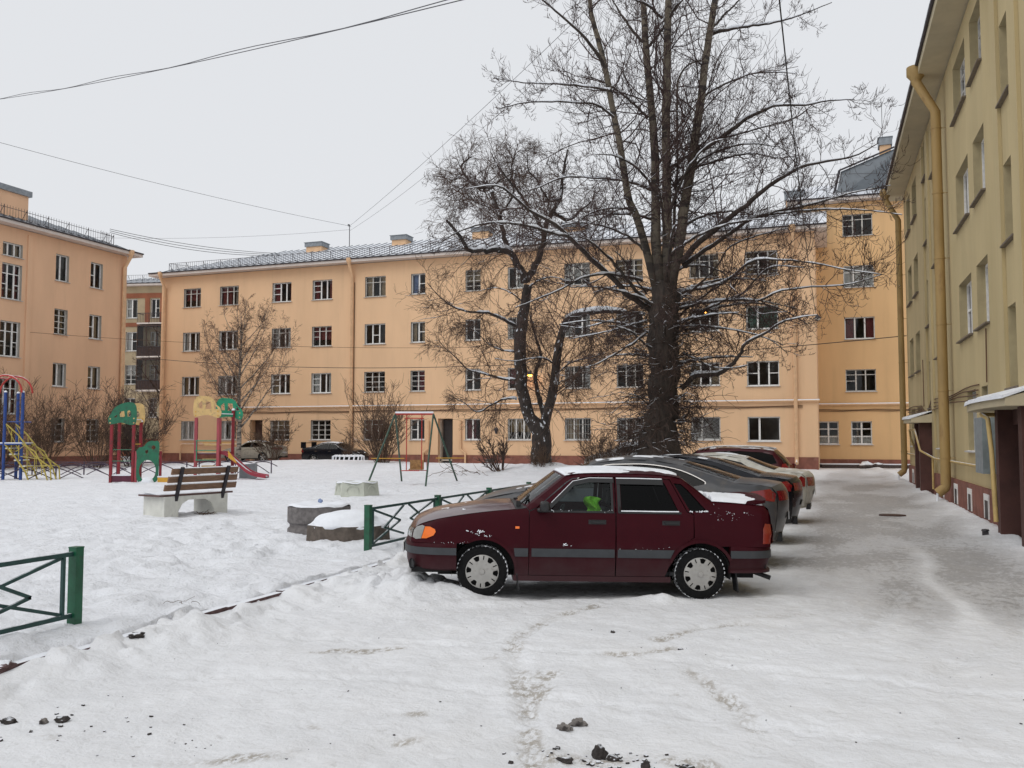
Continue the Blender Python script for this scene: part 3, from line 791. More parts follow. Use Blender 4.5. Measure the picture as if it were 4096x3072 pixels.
cb = MB()
for k in range(3): cb.tube([(7.0+i*1.7, -.03-.01*k, 3.72-.05*k+.03*math.sin(i*1.9+k)) for i in range(25)], .014, 5)
cb.build('cable', M['cable_brown'], far)
rs = MB(); rs.tube([(FX*0+17.13, -.05, z) for z in (.2, 4, 8, 13)], .022, 6); rs.build('riser', M['cable_brown'], far)
bt = MB()                                                           # drain stubs beside the second door and the gas riser by the left corner
for x, s in ((-26.45, -1), (-24.05, 1)):
    bt.tube([(x-FX, -.12, 3.0), (x-FX, -.12, 1.05), (x+s*.38-FX, -.14, .75), (x+s*.38-FX, -.16, .05)], .075, 8)
bt.tube([(2.2, -.15, .1), (2.2, -.15, 1.15), (2.35, -.15, 1.3), (7.4, -.15, 1.3)], .06, 8)
bt.build('wall_pipe', M['pipe_peach'], far, 50)
ms = MB(); ms.tube([(12.75, 6.8, 17.2), (12.75, 6.8, 19.1)], .03, 6); ms.bar((12.6, 6.8, 18.95), (12.9, 6.8, 18.95), .02); ms.lathe([(0, -.08), (.09, -.04), (.09, .04), (0, .08)], 8, Matrix.Translation((12.67, 6.8, 19.08)))
ms.build('roof_mast', M['dark_metal'], far)
gp = MB()
for x in (-22.2, -3.9): gp.box(x-FX, x-FX+.55, -.075, 0, .12, .36)
gp.build('cellar_vent', M['concrete'], far)

# ---- taller corner house behind its right end
CX, CY = -1.9, 63.0; CL = 13.0; CH = 17.25
cor = thing('corner_building', 'five storey orange corner house set back between the long house and the ochre house', 'building', (CX, CY, 0))
holes, wins = [], []
for z0, st in ((15.02, 'TF'), (11.62, 'U'), (8.22, 'P'), (4.8, 'TF')):
    holes.append((.84-CX, 2.68-CX, z0, z0+1.43)); wins.append((.84-CX, 2.68-CX, z0, z0+1.43, st))
for a, b in ((-.93, .35), (1.11, 2.37)):
    holes.append((a-CX, b-CX, 1.36, 2.86)); wins.append((a-CX, b-CX, 1.36, 2.86, 'G3'))
w = MB(); wall_with_holes(w, 0, CL, 0, CH, holes, .3); w.build('wall', M['wall_peach2'], cor)
pl = MB(); pl.box(0, CL, -.05, .1, -.4, .4); pl.build('plinth', M['plinth'], cor)
for i, (a, b, z0, z1, st) in enumerate(wins):
    cur = [None, [(0, 1, 1, .0, 'curtain_w')], [(.7, 1, 1, 0, 'curtain_r'), (0, .3, 1, 0, 'curtain_r')], None, [(0, 1, .4, 0, 'curtain_w')], [(0, 1, .4, 0, 'curtain_w')]][i]
    window(cor, a, b, z0, z1, st, .14, cur)
shell(cor, CL, 12, CH, [.3, 3.7, 7.1, 10.5, 13.9, 17.1], M['wall_peach2'])
hip_roof(cor, CL, 12, 17.5, 2.6, .7, False, False)
g = MB(); g.tube([(0, -.13, 3.95), (6.5, -.13, 3.95)], .06, 8); g.build('gas_pipe', M['pipe_peach'], cor, 60)
sn = MB(); sn.tube([(0, -.13, 4.005), (6.5, -.13, 4.005)], .05, 6); sn.build('pipe_snow', M['snow'], cor, 60)
cb = MB()
for k in range(3): cb.tube([(0.5+i*1.0, -.03-.01*k, 3.62-.05*k+.03*math.sin(i*1.9+k)) for i in range(7)], .014, 5)
cb.build('cable', M['cable_brown'], cor)
dm = MB()                                                           # big dark dormer on the roof
dm.add([(2.35, 1.4, 17.9), (7.5, 1.4, 17.9), (7.5, 1.9, 21.6), (2.75, 1.9, 19.9), (2.35, 6, 17.9), (7.5, 6, 17.9), (7.5, 6, 21.6), (2.75, 6, 19.9)],
       [(0, 1, 2, 3), (3, 2, 6, 7), (0, 3, 7, 4), (1, 5, 6, 2), (4, 7, 6, 5)])
dm.build('dormer', M['roof_grey'], cor)
de = MB(); de.bar((2.2, 1.45, 17.95), (2.65, 1.75, 19.95), .12); de.bar((2.65, 1.75, 19.95), (7.5, 1.8, 21.7), .1); de.build('dormer_edge', M['dark_metal'], cor)
vent_box(cor, -.9, .35, 1.6, 17.2, 18.6, .6)
vent_box(cor, 5.2, 6.0, 2.6, 19.5, 22.0, .5)
an = MB(); an.tube([(5.45, 2.6, 22.0), (5.45, 2.6, 24.6)], .02, 6); an.build('aerial', M['dark_metal'], cor)
lc = MB(); lc.box(CL-13.02, CL-12.9, -.75, .2, 15.2, 17.6); lc.build('side_flashing', M['dark_metal'], cor)

# ---- ochre house on the right
RH = thing('ochre_building', 'ochre apartment house with thick downpipes and porch canopies along the drive at right', 'building', (3.094, 42.6, 0), R(-89.43))
RL = 34.0; RHh = 12.25
def rl(t): return 42.6-t
holes, wins = [], []
for a, b in ((22.25, 23.8), (24.6, 26.75), (30.3, 32.1), (37.2, 38.8), (39.75, 41.35), (14.5, 16.6)):
    for z0 in (4.33, 7.3, 10.25, 1.45):
        bb = b
        if z0 == 1.45 and (a, b) == (24.6, 26.75): aa, bb = 24.4, 25.8
        elif z0 == 1.45 and (a, b) == (22.25, 23.8): aa, bb = 22.75, 23.6
        else: aa = a
        holes.append((rl(bb), rl(aa), z0, z0+1.5)); wins.append((rl(bb), rl(aa), z0, z0+1.5, random.choice(['TF', 'Q3', 'T', 'P']), z0))
for a, b, zz in ((33.4, 34.4, (2.8, 5.62, 8.5, 10.75)), (19.05, 20.15, (2.75, 5.6, 8.45, 11.0))):
    for z0 in zz:
        holes.append((rl(b), rl(a), z0, min(z0+1.6, 12.1))); wins.append((rl(b), rl(a), z0, min(z0+1.6, 12.1), 'SS', z0))
w = MB(); wall_with_holes(w, 0, RL, 0, RHh, holes, .36); w.build('wall', M['wall_olive'], RH)
for a, b, z0, z1, st, zz in wins:
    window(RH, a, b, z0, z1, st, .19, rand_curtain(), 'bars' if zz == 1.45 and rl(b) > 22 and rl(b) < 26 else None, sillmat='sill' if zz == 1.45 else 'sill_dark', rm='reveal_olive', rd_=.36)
for a, b in ((32.75, 33.35), (34.45, 35.0), (18.3, 19.0), (20.2, 20.8)):
    st_ = MB(); st_.box(rl(b), rl(a), -.07, -.002, 0.62, 12.0); st_.build('pilaster', M['wall_olive'], RH)
pl = MB(); pl.box(0, RL, -.06, .1, -.5, .62); pl.build('plinth', M['plinth'], RH)
shell(RH, RL, 12, RHh, [.3, 3.6, 6.5, 9.5, 12.2], M['wall_olive'])
hip_roof(RH, RL, 12, 12.55, 2.6, .72, False, False, soff='soffit_cream', fascia=.25)
ic = MB()                                                           # lumpy snow lip over the gutter
for i in range(70):
    x = random.uniform(0, RL); ic.cbox((x, -.73, 12.63), (random.uniform(.3, 1.2), .10, random.uniform(.05, .12)))
ic.build('eaves_snow', M['snow'], RH)
for t, rr in ((28.4, .135), (42.25, .12)): downpipe(RH, rl(t), 12.35, .2, rr, M['pipe_ochre'], out=.26, eave=.7, dz=1.15)
icc = MB()
for t in (28.4, 42.25): icc.tube([(rl(t), -.48, .2), (rl(t)+.01, -.49, .02), (rl(t), -.5, -.12)], [.035, .03, .045], 7)
icc.build('icicle', M['snow'], RH)
for t in (40.5, 37.9, 30.9, 27.9, 25.4, 22.9):
    v = MB(); x = rl(t)
    v.box(x-.32, x+.32, -.085, -.061, .36, .50); v.box(x-.32, x-.24, -.085, -.061, -.05, .36); v.box(x+.24, x+.32, -.085, -.061, -.05, .36)
    o = v.build('cellar_vent', M['frame_white'], RH)
    k = MB(); k.box(x-.24, x+.24, -.075, -.0615, -.05, .36); k.build('vent_opening', M['door_dark'], o)
for tn, tf, ext in ((33.25, 35.4, 0), (16.6, 19.35, 1.2)):                        # two porches: canopy, side walls, door
    a, b = rl(tf), rl(tn)
    s = MB(); s.box(a+.15, a+.45, -.45, -.062, -.3, 2.3); s.box(b-.45, b-.15, -.45, -.062, -.3, 2.3); s.box(a+.45, b-.45, -.20, -.062, 2.0, 2.3)
    po = s.build('porch', M['plinth_dark'], RH)
    d = MB(); d.box(a+.45, b-.45, -.12, -.062, -.2, 2.0); d.build('door', M['door_dark'], po)
    a -= ext
    c = MB()
    n = 10; vs = []
    for i in range(n+1):
        u = i/n; x = a-.1+(b-a+.2)*u; yy = -.72-.13*math.sin(PI*u)
        vs += [(x, yy, 2.42), (x, yy, 2.30 if 0 else 2.28), (x, -.0, 2.28), (x, -.0, 2.60)]
    fs = []
    for i in range(n):
        o = 4*i; fs += [(o, o+1, o+5, o+4), (o+1, o+2, o+6, o+5), (o+3, o, o+4, o+7)]
    fs += [(0, 3, 2, 1), (4*n, 4*n+1, 4*n+2, 4*n+3)]
    c.add(vs, fs); co = c.build('canopy', M['soffit_cream'], po)
    q = MB(); vs = []
    for i in range(n+1):
        u = i/n; x = a-.12+(b-a+.24)*u; yy = -.74-.13*math.sin(PI*u); k = .02*math.sin(i*2.3)
        vs += [(x, yy-.03, 2.40), (x, yy-.02, 2.47+k), (x, -.3, 2.62+k), (x, -.01, 2.68)]
    q.add(vs, [f for i in range(n) for f in ((4*i, 4*i+1, 4*i+5, 4*i+4), (4*i+1, 4*i+2, 4*i+6, 4*i+5), (4*i+2, 4*i+3, 4*i+7, 4*i+6))]+[(0, 3, 2, 1), (4*n, 4*n+1, 4*n+2, 4*n+3)]); q.build('canopy_snow', M['snow'], co, 50)
yg = MB(); X = rl
yg.tube([(X(42.5), -.1, 1.1), (X(36.2), -.1, 1.1), (X(35.8), -.3, 1.1), (X(35.5), -.55, 1.75), (X(35.3), -.6, 2.05), (X(33.4), -.6, 2.05), (X(32.8), -.5, 1.35), (X(32.3), -.12, 1.1), (X(22.3), -.12, 1.1)], .035, 8)
yg.tube([(X(32.6), -.15, 1.1), (X(32.6), -.15, .1)], .035, 8)
yg.tube([(X(19.6), -.2, 2.2), (X(19.0), -.70, 2.2), (X(18.2), -.72, 2.1), (X(17.9), -.72, 1.5), (X(17.8), -.70, .3)], .04, 8)
yg.build('gas_pipe', M['gas_yellow'], RH, 60)
cb = MB()
for k in range(4):
    z = 3.0-.09*k
    cb.tube([(X(42.5-i*1.1), -.03-.012*k, z+.04*math.sin(i*.9+k)-(.25 if 5 < i < 8 else 0)) for i in range(18)], .016, 5)
cb.tube([(X(22.6), -.04, 3.0), (X(22.5), -.04, 4.2)], .016, 5); cb.tube([(X(36), -.04, 2.9), (X(36), -.04, 4.6)], .016, 5); cb.tube([(X(33), -.04, 2.7), (X(33), -.04, 7)], .014, 5)
cb.build('cable', M['cable_brown'], RH)
bx = MB(); bx.box(X(22.55), X(21.55), -.32, -.01, 1.0, 2.2); bx.build('meter_box', M['box_grey'], RH)

# ---- house on the left
LH = thing('salmon_building', 'salmon apartment house with roof railing and big chimney at the left edge', 'building', (-46.0, 28.0, 0), R(90))
LL = 22.0; LHh = 14.35
holes, wins = [], []
for a, b, stl in ((43.9, 44.95, ['D0', 'G2', 'D0', 'G2']), (46.75, 47.8, ['DL', 'DL', 'DL', 'G2'])):
    for (z0, z1), st in zip(((11.72, 13.4), (8.33, 9.92), (5.02, 6.5), (1.55, 3.02)), stl):
        holes.append((a-28, b-28, z0, z1)); wins.append((a-28, b-28, z0, z1, st, 0.0))
for z0, z1, st in ((12.6, 13.4, 'P'), (10.03, 12.15, 'ST'), (6.6, 8.7, 'ST'), (3.2, 5.3, 'ST')):
    holes.append((40.0-28, 41.4-28, z0, z1)); wins.append((40.0-28, 41.4-28, z0, z1, st, 0.0))
w = MB(); wall_with_holes(w, 0, LL, 0, LHh, holes, .3); w.build('wall', M['wall_left'], LH)
for a, b, z0, z1, st, y in wins: window(LH, a, b, z0, z1, st, .18, rand_curtain())
sp = MB(); sp.box(41.72-28, 42.05-28, -.09, -.002, .6, 14.1); sp.build('pilaster', M['wall_left'], LH)
pl = MB(); pl.box(0, LL, -.05, .1, -.4, .62); pl.build('plinth', M['plinth'], LH)
shell(LH, LL, 12, LHh, [.3, 3.9, 7.3, 10.7, 14.2], M['wall_left'])
hip_roof(LH, LL, 12, 14.6, 2.6, .72, False, True)
railing(LH, [(4, .1, 14.9), (LL-1.2, .1, 14.9), (LL-1.2, 1.2, 15.3)], h=.75)
b = MB(); b.box(8.2, 14.6, 1.0, 2.8, 14.6, 16.75); o = b.build('chimney', M['wall_left'], LH)
c = MB(); c.box(8.05, 14.75, .85, 2.95, 16.75, 17.1); c.build('chimney_cap', M['vent_metal'], o)
downpipe(LH, LL-.4, 14.45, .3, .12, M['pipe_peach'])

# ---- old block seen through the gap between the left house and the long house
BH = thing('balcony_building', 'old cream block with brown bands and balconies seen through the gap', 'building', (-70.0, 74.0, 0), R(12))
holes, wins = [], []
GX = [(1.7, 2.9), (4.35, 5.3), (8.0, 9.3), (11.0, 12.3), (14.6, 15.9)]
for z0 in (3.9, 7.3, 10.7, 14.1):
    for a, b in GX:
        holes.append((a, b, z0, z0+1.95)); wins.append((a, b, z0, z0+1.95))
M['wall_cream'] = mat('plaster_cream', (0.38, 0.30, 0.19), 0.9, 0.1, 1, 0.2, 30)
M['band_rust'] = mat('band_rust', (0.26, 0.09, 0.045), 0.9, 0.15, 1)
w = MB(); wall_with_holes(w, 0, 18, 0, 17.4, holes, .3); w.build('wall', M['wall_cream'], BH)
for a, b, z0, z1 in wins: window(BH, a, b, z0, z1, random.choice(['DL', 'D', 'G2']), .15, rand_curtain())
for bb in ((0, 18, 16.15, 16.65), (0, 18, 13.2, 13.6), (0, 18, 0, 1.7), (3.75, 4.25, 13.6, 16.15), (5.4, 5.85, 13.6, 16.15)):
    bd = MB(); bd.box(bb[0], bb[1], -.06, -.003, bb[2], bb[3]); bd.build('band', M['band_rust'], BH)
shell(BH, 18, 11, 17.4, [.3, 3.4, 6.8, 10.2, 13.6, 17.2], M['wall_cream'])
hip_roof(BH, 18, 11, 17.6, 1.6, .6, False, False)
railing(BH, [(0, .3, 18.0), (18, .3, 18.0)], h=.6)
for z0, closed in ((13.3, False), (9.9, True), (6.5, True)):
    b = MB(); b.box(3.6, 6.9, -1.3, -.06, z0, z0+.14); bo = b.build('balcony', M['soffit'], BH)
    r_ = MB()
    for i in range(20):
        x = 3.65+i*.169; r_.bar((x, -1.26, z0+.14), (x, -1.26, z0+1.1), .03)
    r_.bar((3.6, -1.26, z0+1.1), (6.9, -1.26, z0+1.1), .05); r_.bar((3.63, -1.26, z0+1.1), (3.63, -.06, z0+1.1), .05)
    r_.build('balcony_rail', M['dark_metal'], bo)
    if closed:
        e = MB(); e.box(3.62, 3.68, -1.24, -.07, z0+.14, z0+3.2); e.box(3.68, 6.88, -1.22, -1.18, z0+.14, z0+1.15); e.box(3.62, 6.9, -1.25, -.07, z0+3.2, z0+3.3)
        for x in (4.6, 5.7, 6.8): e.box(x, x+.06, -1.22, -1.16, z0+1.15, z0+3.2)
        e.build('balcony_screen', M['door_brown'], bo)
        p = MB(); p.add([(3.7, -1.19, z0+1.15), (6.86, -1.19, z0+1.15), (6.86, -1.19, z0+3.2), (3.7, -1.19, z0+3.2)], [(0, 1, 2, 3)]); p.build('pane', M['pane'], bo)
# traced limbs: [x, y, z, radius]
POPLAR = {"trunk":[[[-6.25,33.85,0.48,0.95],[-6.22,33.86,1.19,0.86],[-6.06,33.92,2.45,0.6],[-5.95,33.96,3.72,0.56],[-5.92,33.97,4.75,0.57],[-5.91,33.97,5.77,0.58],[-5.88,33.98,6.8,0.56],[-5.84,33.99,7.57,0.45]]],"stems":[[[-5.96,33.95,6.59,0.155],[-6.17,33.82,7.31,0.155],[-6.56,33.74,8.98,0.15],[-6.84,33.51,10.1,0.144],[-7.08,33.29,10.7,0.137],[-7.21,33.11,11.7,0.13],[-7.36,32.93,12.93,0.124],[-7.49,32.75,13.69,0.117],[-7.64,32.57,14.74,0.11],[-7.71,32.41,15.38,0.103],[-7.94,32.19,16.48,0.097],[-8.17,31.98,17.51,0.09],[-8.19,31.84,17.97,0.083],[-8.23,31.69,18.77,0.077],[-8.3,31.54,19.85,0.07]],[[-5.92,33.97,6.64,0.2],[-6.07,33.86,7.82,0.2],[-6.18,33.88,8.98,0.194],[-6.2,34.01,10.4,0.184],[-6.23,34.14,11.37,0.173],[-6.27,34.27,12.82,0.163],[-6.37,34.37,14.29,0.152],[-6.54,34.45,16.02,0.142],[-6.64,34.56,17.22,0.131],[-6.74,34.67,19.05,0.121],[-6.84,34.77,20.35,0.11],[-7.02,34.85,21.78,0.1]],[[-5.8,34.01,6.64,0.205],[-5.82,33.95,7.82,0.205],[-5.78,34.02,8.98,0.199],[-5.77,33.95,10.35,0.189],[-5.76,33.88,11.48,0.179],[-5.75,33.81,13.21,0.169],[-5.7,33.76,14.93,0.159],[-5.65,33.71,16.48,0.149],[-5.6,33.66,17.63,0.14],[-5.55,33.6,18.36,0.13],[-5.5,33.55,19.5,0.12],[-5.37,33.53,21.23,0.11]],[[-5.71,34.04,6.64,0.21],[-5.62,34.02,7.82,0.21],[-5.37,34.16,8.98,0.204],[-5.12,34.34,10.79,0.192],[-4.91,34.51,12.16,0.181],[-4.77,34.66,13.36,0.169],[-4.57,34.82,14.7,0.158],[-4.4,34.97,16.28,0.146],[-4.2,35.14,17.7,0.135],[-4.03,35.29,18.9,0.123],[-3.86,35.45,20.04,0.112],[-3.63,35.62,21.56,0.1]],[[-5.61,34.39,9.04,0.06],[-5.57,34.51,10.46,0.056],[-5.47,34.66,11.96,0.051],[-5.48,34.76,12.88,0.047],[-5.48,34.87,15.01,0.043],[-5.43,34.99,15.83,0.039],[-5.1,35.21,16.41,0.034],[-4.61,35.49,16.64,0.03]]],"limbs":[[[-7.58,31.79,15.29,0.074],[-7.96,31.13,15.92,0.059],[-8.4,30.44,16.36,0.044],[-9.31,29.59,17.1,0.029],[-9.82,28.88,17.34,0.014]],[[-7.5,32.14,14.56,0.052],[-8.16,32.05,14.75,0.044],[-8.99,31.91,14.89,0.037],[-9.83,31.76,14.99,0.029],[-10.75,31.58,15.09,0.022],[-11.84,31.35,15.32,0.014]],[[-7.41,32.27,13.58,0.048],[-7.91,31.7,13.91,0.041],[-8.43,31.11,13.85,0.034],[-9.24,30.42,13.75,0.028],[-10.03,29.74,13.56,0.021],[-10.73,29.09,13.22,0.014]],[[-6.6,34.79,17.16,0.074],[-7.11,34.87,17.82,0.059],[-7.59,34.97,18.58,0.044],[-8.07,35.07,19.45,0.029],[-8.38,35.22,20.15,0.014]],[[-6.52,34.6,17.11,0.059],[-5.99,34.65,17.74,0.044],[-5.76,34.59,18.04,0.029],[-5.19,34.65,18.79,0.014]],[[-5.79,33.48,17.64,0.059],[-6.22,32.62,17.84,0.044],[-6.48,31.82,17.68,0.029],[-6.88,30.98,17.68,0.014]],[[-5.5,33.58,17.68,0.059],[-5.25,33.32,17.91,0.044],[-4.95,33.07,18.01,0.029],[-4.58,32.85,18.36,0.014]],[[-6.59,34.58,14.26,0.052],[-7.38,34.75,15.15,0.042],[-8.07,34.96,15.82,0.033],[-8.77,35.16,16.31,0.023],[-9.57,35.33,16.67,0.014]],[[-6.45,34.42,11.34,0.074],[-7.01,34.55,11.65,0.064],[-7.66,34.66,11.88,0.054],[-8.49,34.7,12.06,0.044],[-9.93,34.53,12.2,0.034],[-11.06,34.47,11.87,0.024],[-11.85,34.52,11.77,0.014]],[[-6.85,33.32,10.27,0.044],[-7.4,33.45,10.48,0.038],[-8.03,33.54,10.51,0.032],[-8.76,33.6,10.37,0.026],[-9.34,33.71,9.91,0.02],[-9.59,33.94,9.71,0.014]],[[-6.38,33.8,6.59,0.118],[-7.07,33.03,7.11,0.107],[-7.74,32.26,7.87,0.095],[-8.24,31.56,8.35,0.084],[-8.72,30.86,8.9,0.072],[-9.18,30.17,9.35,0.06],[-9.77,29.43,9.63,0.049],[-10.34,28.7,10.2,0.037],[-10.6,28.07,10.22,0.026],[-11.26,27.31,9.96,0.014]],[[-6.42,33.58,6.82,0.081],[-6.87,32.87,7.33,0.068],[-7.22,32.19,7.91,0.054],[-7.71,31.47,8.46,0.041],[-8.04,30.8,8.76,0.027],[-8.5,30.09,8.76,0.014]],[[-6.67,33.6,7.69,0.056],[-7.37,32.48,7.76,0.049],[-7.88,31.44,7.61,0.042],[-8.28,30.43,7.3,0.035],[-8.64,29.44,6.81,0.028],[-9.26,28.35,6.3,0.021],[-9.55,27.38,5.95,0.014]],[[-8.58,30.38,8.83,0.056],[-9.08,29.82,8.87,0.05],[-9.56,29.27,8.98,0.044],[-10.02,28.73,9.02,0.038],[-10.62,28.14,8.97,0.032],[-11.2,27.56,8.73,0.026],[-11.62,27.03,8.39,0.02],[-11.89,26.56,8.01,0.014]],[[-6.54,33.75,6.16,0.044],[-7.27,33.89,6.04,0.037],[-8.0,34.03,5.87,0.029],[-8.75,34.16,5.78,0.022],[-9.69,34.23,5.64,0.014]],[[-6.62,33.72,6.42,0.044],[-7.34,34.26,6.44,0.037],[-8.34,34.7,6.31,0.029],[-9.46,35.1,6.18,0.022],[-10.44,35.55,6.37,0.014]],[[-6.53,33.43,5.66,0.044],[-6.75,32.64,5.29,0.037],[-7.23,31.76,4.81,0.029],[-7.75,30.86,4.35,0.022],[-8.1,30.02,4.14,0.014]],[[-6.59,34.05,7.24,0.041],[-6.91,33.48,7.77,0.032],[-7.21,32.91,8.37,0.023],[-7.43,32.37,8.62,0.014]],[[-4.18,35.43,17.61,0.074],[-3.56,35.37,17.68,0.062],[-2.71,35.4,17.69,0.05],[-1.86,35.42,17.7,0.038],[-0.95,35.47,17.85,0.026],[0.28,35.63,18.25,0.014]],[[-4.22,35.42,17.8,0.059],[-3.79,35.99,18.53,0.044],[-3.22,36.62,19.38,0.029],[-2.91,37.15,20.05,0.014]],[[-4.56,35.09,15.0,0.048],[-3.97,35.69,15.55,0.041],[-3.33,36.32,16.02,0.034],[-2.76,36.93,16.41,0.028],[-1.84,37.66,16.61,0.021],[-1.16,38.3,16.72,0.014]],[[-4.9,34.86,12.64,0.104],[-4.21,34.57,12.92,0.092],[-3.43,34.32,13.28,0.081],[-2.74,34.03,13.62,0.07],[-2.15,33.71,13.69,0.059],[-1.65,33.35,13.71,0.048],[-0.72,33.15,13.53,0.036],[0.19,32.94,13.5,0.025],[0.92,32.67,13.35,0.014]],[[-5.58,33.66,11.93,0.063],[-5.1,34.19,12.42,0.056],[-4.5,34.77,12.93,0.049],[-3.96,35.33,13.35,0.042],[-3.16,35.97,13.69,0.035],[-2.34,36.62,14.08,0.028],[-1.16,37.4,14.57,0.021],[-0.21,38.1,15.53,0.014]],[[-4.86,34.87,12.2,0.052],[-4.18,35.64,12.57,0.044],[-3.47,36.42,12.96,0.037],[-2.75,37.21,13.21,0.029],[-1.92,38.03,13.18,0.022],[-1.24,38.8,13.43,0.014]],[[-5.32,34.18,8.4,0.126],[-4.67,33.82,8.97,0.113],[-3.8,33.54,9.52,0.101],[-2.96,33.25,10.05,0.089],[-2.14,32.94,10.56,0.076],[-1.43,32.61,10.88,0.064],[-0.74,32.26,11.08,0.051],[0.14,31.98,11.1,0.039],[0.85,31.64,11.08,0.026],[1.6,31.32,11.35,0.014]],[[-5.25,34.31,8.25,0.089],[-4.56,34.25,8.71,0.08],[-3.8,34.21,9.16,0.072],[-3.05,34.17,9.6,0.064],[-2.55,34.04,9.87,0.056],[-1.75,34.01,10.01,0.047],[-0.96,33.99,10.1,0.039],[-0.18,33.95,10.23,0.031],[0.88,34.02,10.48,0.022],[2.08,34.14,10.64,0.014]],[[-2.57,34.3,9.93,0.041],[-1.74,33.81,9.88,0.035],[-0.64,33.41,9.81,0.03],[0.48,33.02,9.66,0.025],[1.54,32.62,9.4,0.019],[2.28,32.09,9.1,0.014]],[[-5.44,34.35,7.31,0.056],[-4.29,33.97,7.36,0.05],[-3.42,33.49,7.57,0.044],[-2.57,33.0,8.08,0.038],[-1.7,32.52,7.94,0.032],[-0.65,32.1,7.71,0.026],[0.42,31.69,7.34,0.02],[1.64,31.33,7.02,0.014]],[[-5.5,34.12,6.59,0.059],[-4.54,33.92,6.77,0.054],[-3.69,33.69,6.78,0.048],[-3.02,33.4,6.75,0.042],[-2.37,33.1,6.63,0.037],[-1.73,32.79,6.87,0.031],[-0.68,32.64,6.95,0.025],[0.49,32.52,6.94,0.02],[1.63,32.39,7.2,0.014]],[[-5.54,34.32,6.02,0.052],[-4.86,34.96,6.5,0.046],[-4.08,35.64,6.82,0.039],[-3.12,36.39,7.05,0.033],[-2.31,37.08,7.02,0.027],[-1.49,37.78,6.71,0.02],[-0.83,38.42,6.3,0.014]],[[-5.49,34.33,6.28,0.052],[-4.97,35.15,6.97,0.044],[-4.29,36.03,7.6,0.037],[-3.59,36.91,8.24,0.029],[-2.78,37.83,8.63,0.022],[-2.03,38.73,8.65,0.014]],[[-5.45,34.03,5.9,0.037],[-4.69,33.68,5.91,0.032],[-3.83,33.37,5.75,0.028],[-2.86,33.1,5.52,0.023],[-2.06,32.76,5.21,0.019],[-1.45,32.36,4.68,0.014]],[[-5.41,34.15,6.94,0.052],[-4.72,34.07,7.4,0.044],[-3.96,34.02,8.11,0.037],[-3.44,33.89,8.81,0.029],[-2.39,33.94,9.17,0.022],[-1.44,33.96,9.35,0.014]],[[-5.33,34.17,3.62,0.104],[-4.79,33.95,4.06,0.094],[-3.94,33.84,4.13,0.084],[-3.47,33.59,4.35,0.074],[-3.11,33.31,4.71,0.064],[-2.88,32.98,5.11,0.054],[-2.26,32.79,5.4,0.044],[-1.65,32.59,5.73,0.034],[-1.1,32.37,5.87,0.024],[-0.44,32.19,5.91,0.014]],[[-5.3,34.19,6.8,0.048],[-4.39,34.93,6.96,0.041],[-3.45,35.69,7.13,0.034],[-2.74,36.36,7.14,0.028],[-2.02,37.04,7.04,0.021],[-1.28,37.73,6.93,0.014]],[[-5.31,34.18,6.08,0.056],[-4.47,33.95,6.47,0.049],[-3.74,33.68,6.75,0.042],[-2.99,33.41,6.97,0.035],[-2.25,33.14,7.67,0.028],[-1.72,32.8,7.77,0.021],[-0.85,32.57,7.62,0.014]],[[-5.26,34.2,5.82,0.037],[-4.63,34.74,5.96,0.032],[-3.93,35.3,5.95,0.028],[-3.23,35.87,5.88,0.023],[-2.51,36.44,5.7,0.019],[-1.79,37.02,5.41,0.014]],[[-5.27,34.2,4.95,0.037],[-4.77,33.84,4.7,0.031],[-4.14,33.53,4.36,0.025],[-3.44,33.25,4.27,0.02],[-2.84,32.93,4.33,0.014]],[[-5.82,34.0,2.76,0.067],[-5.43,33.5,3.09,0.04],[-4.96,33.03,3.41,0.014]],[[-5.44,34.14,2.35,0.074],[-5.09,33.84,2.6,0.044],[-4.91,33.48,3.03,0.014]],[[-6.3,33.83,2.81,0.037],[-6.68,33.17,3.24,0.025],[-6.95,32.54,3.37,0.014]],[[-6.04,33.92,4.95,0.052],[-6.47,33.24,5.21,0.042],[-6.84,32.58,5.6,0.033],[-7.19,31.93,5.74,0.023],[-7.44,31.31,5.73,0.014]]]}
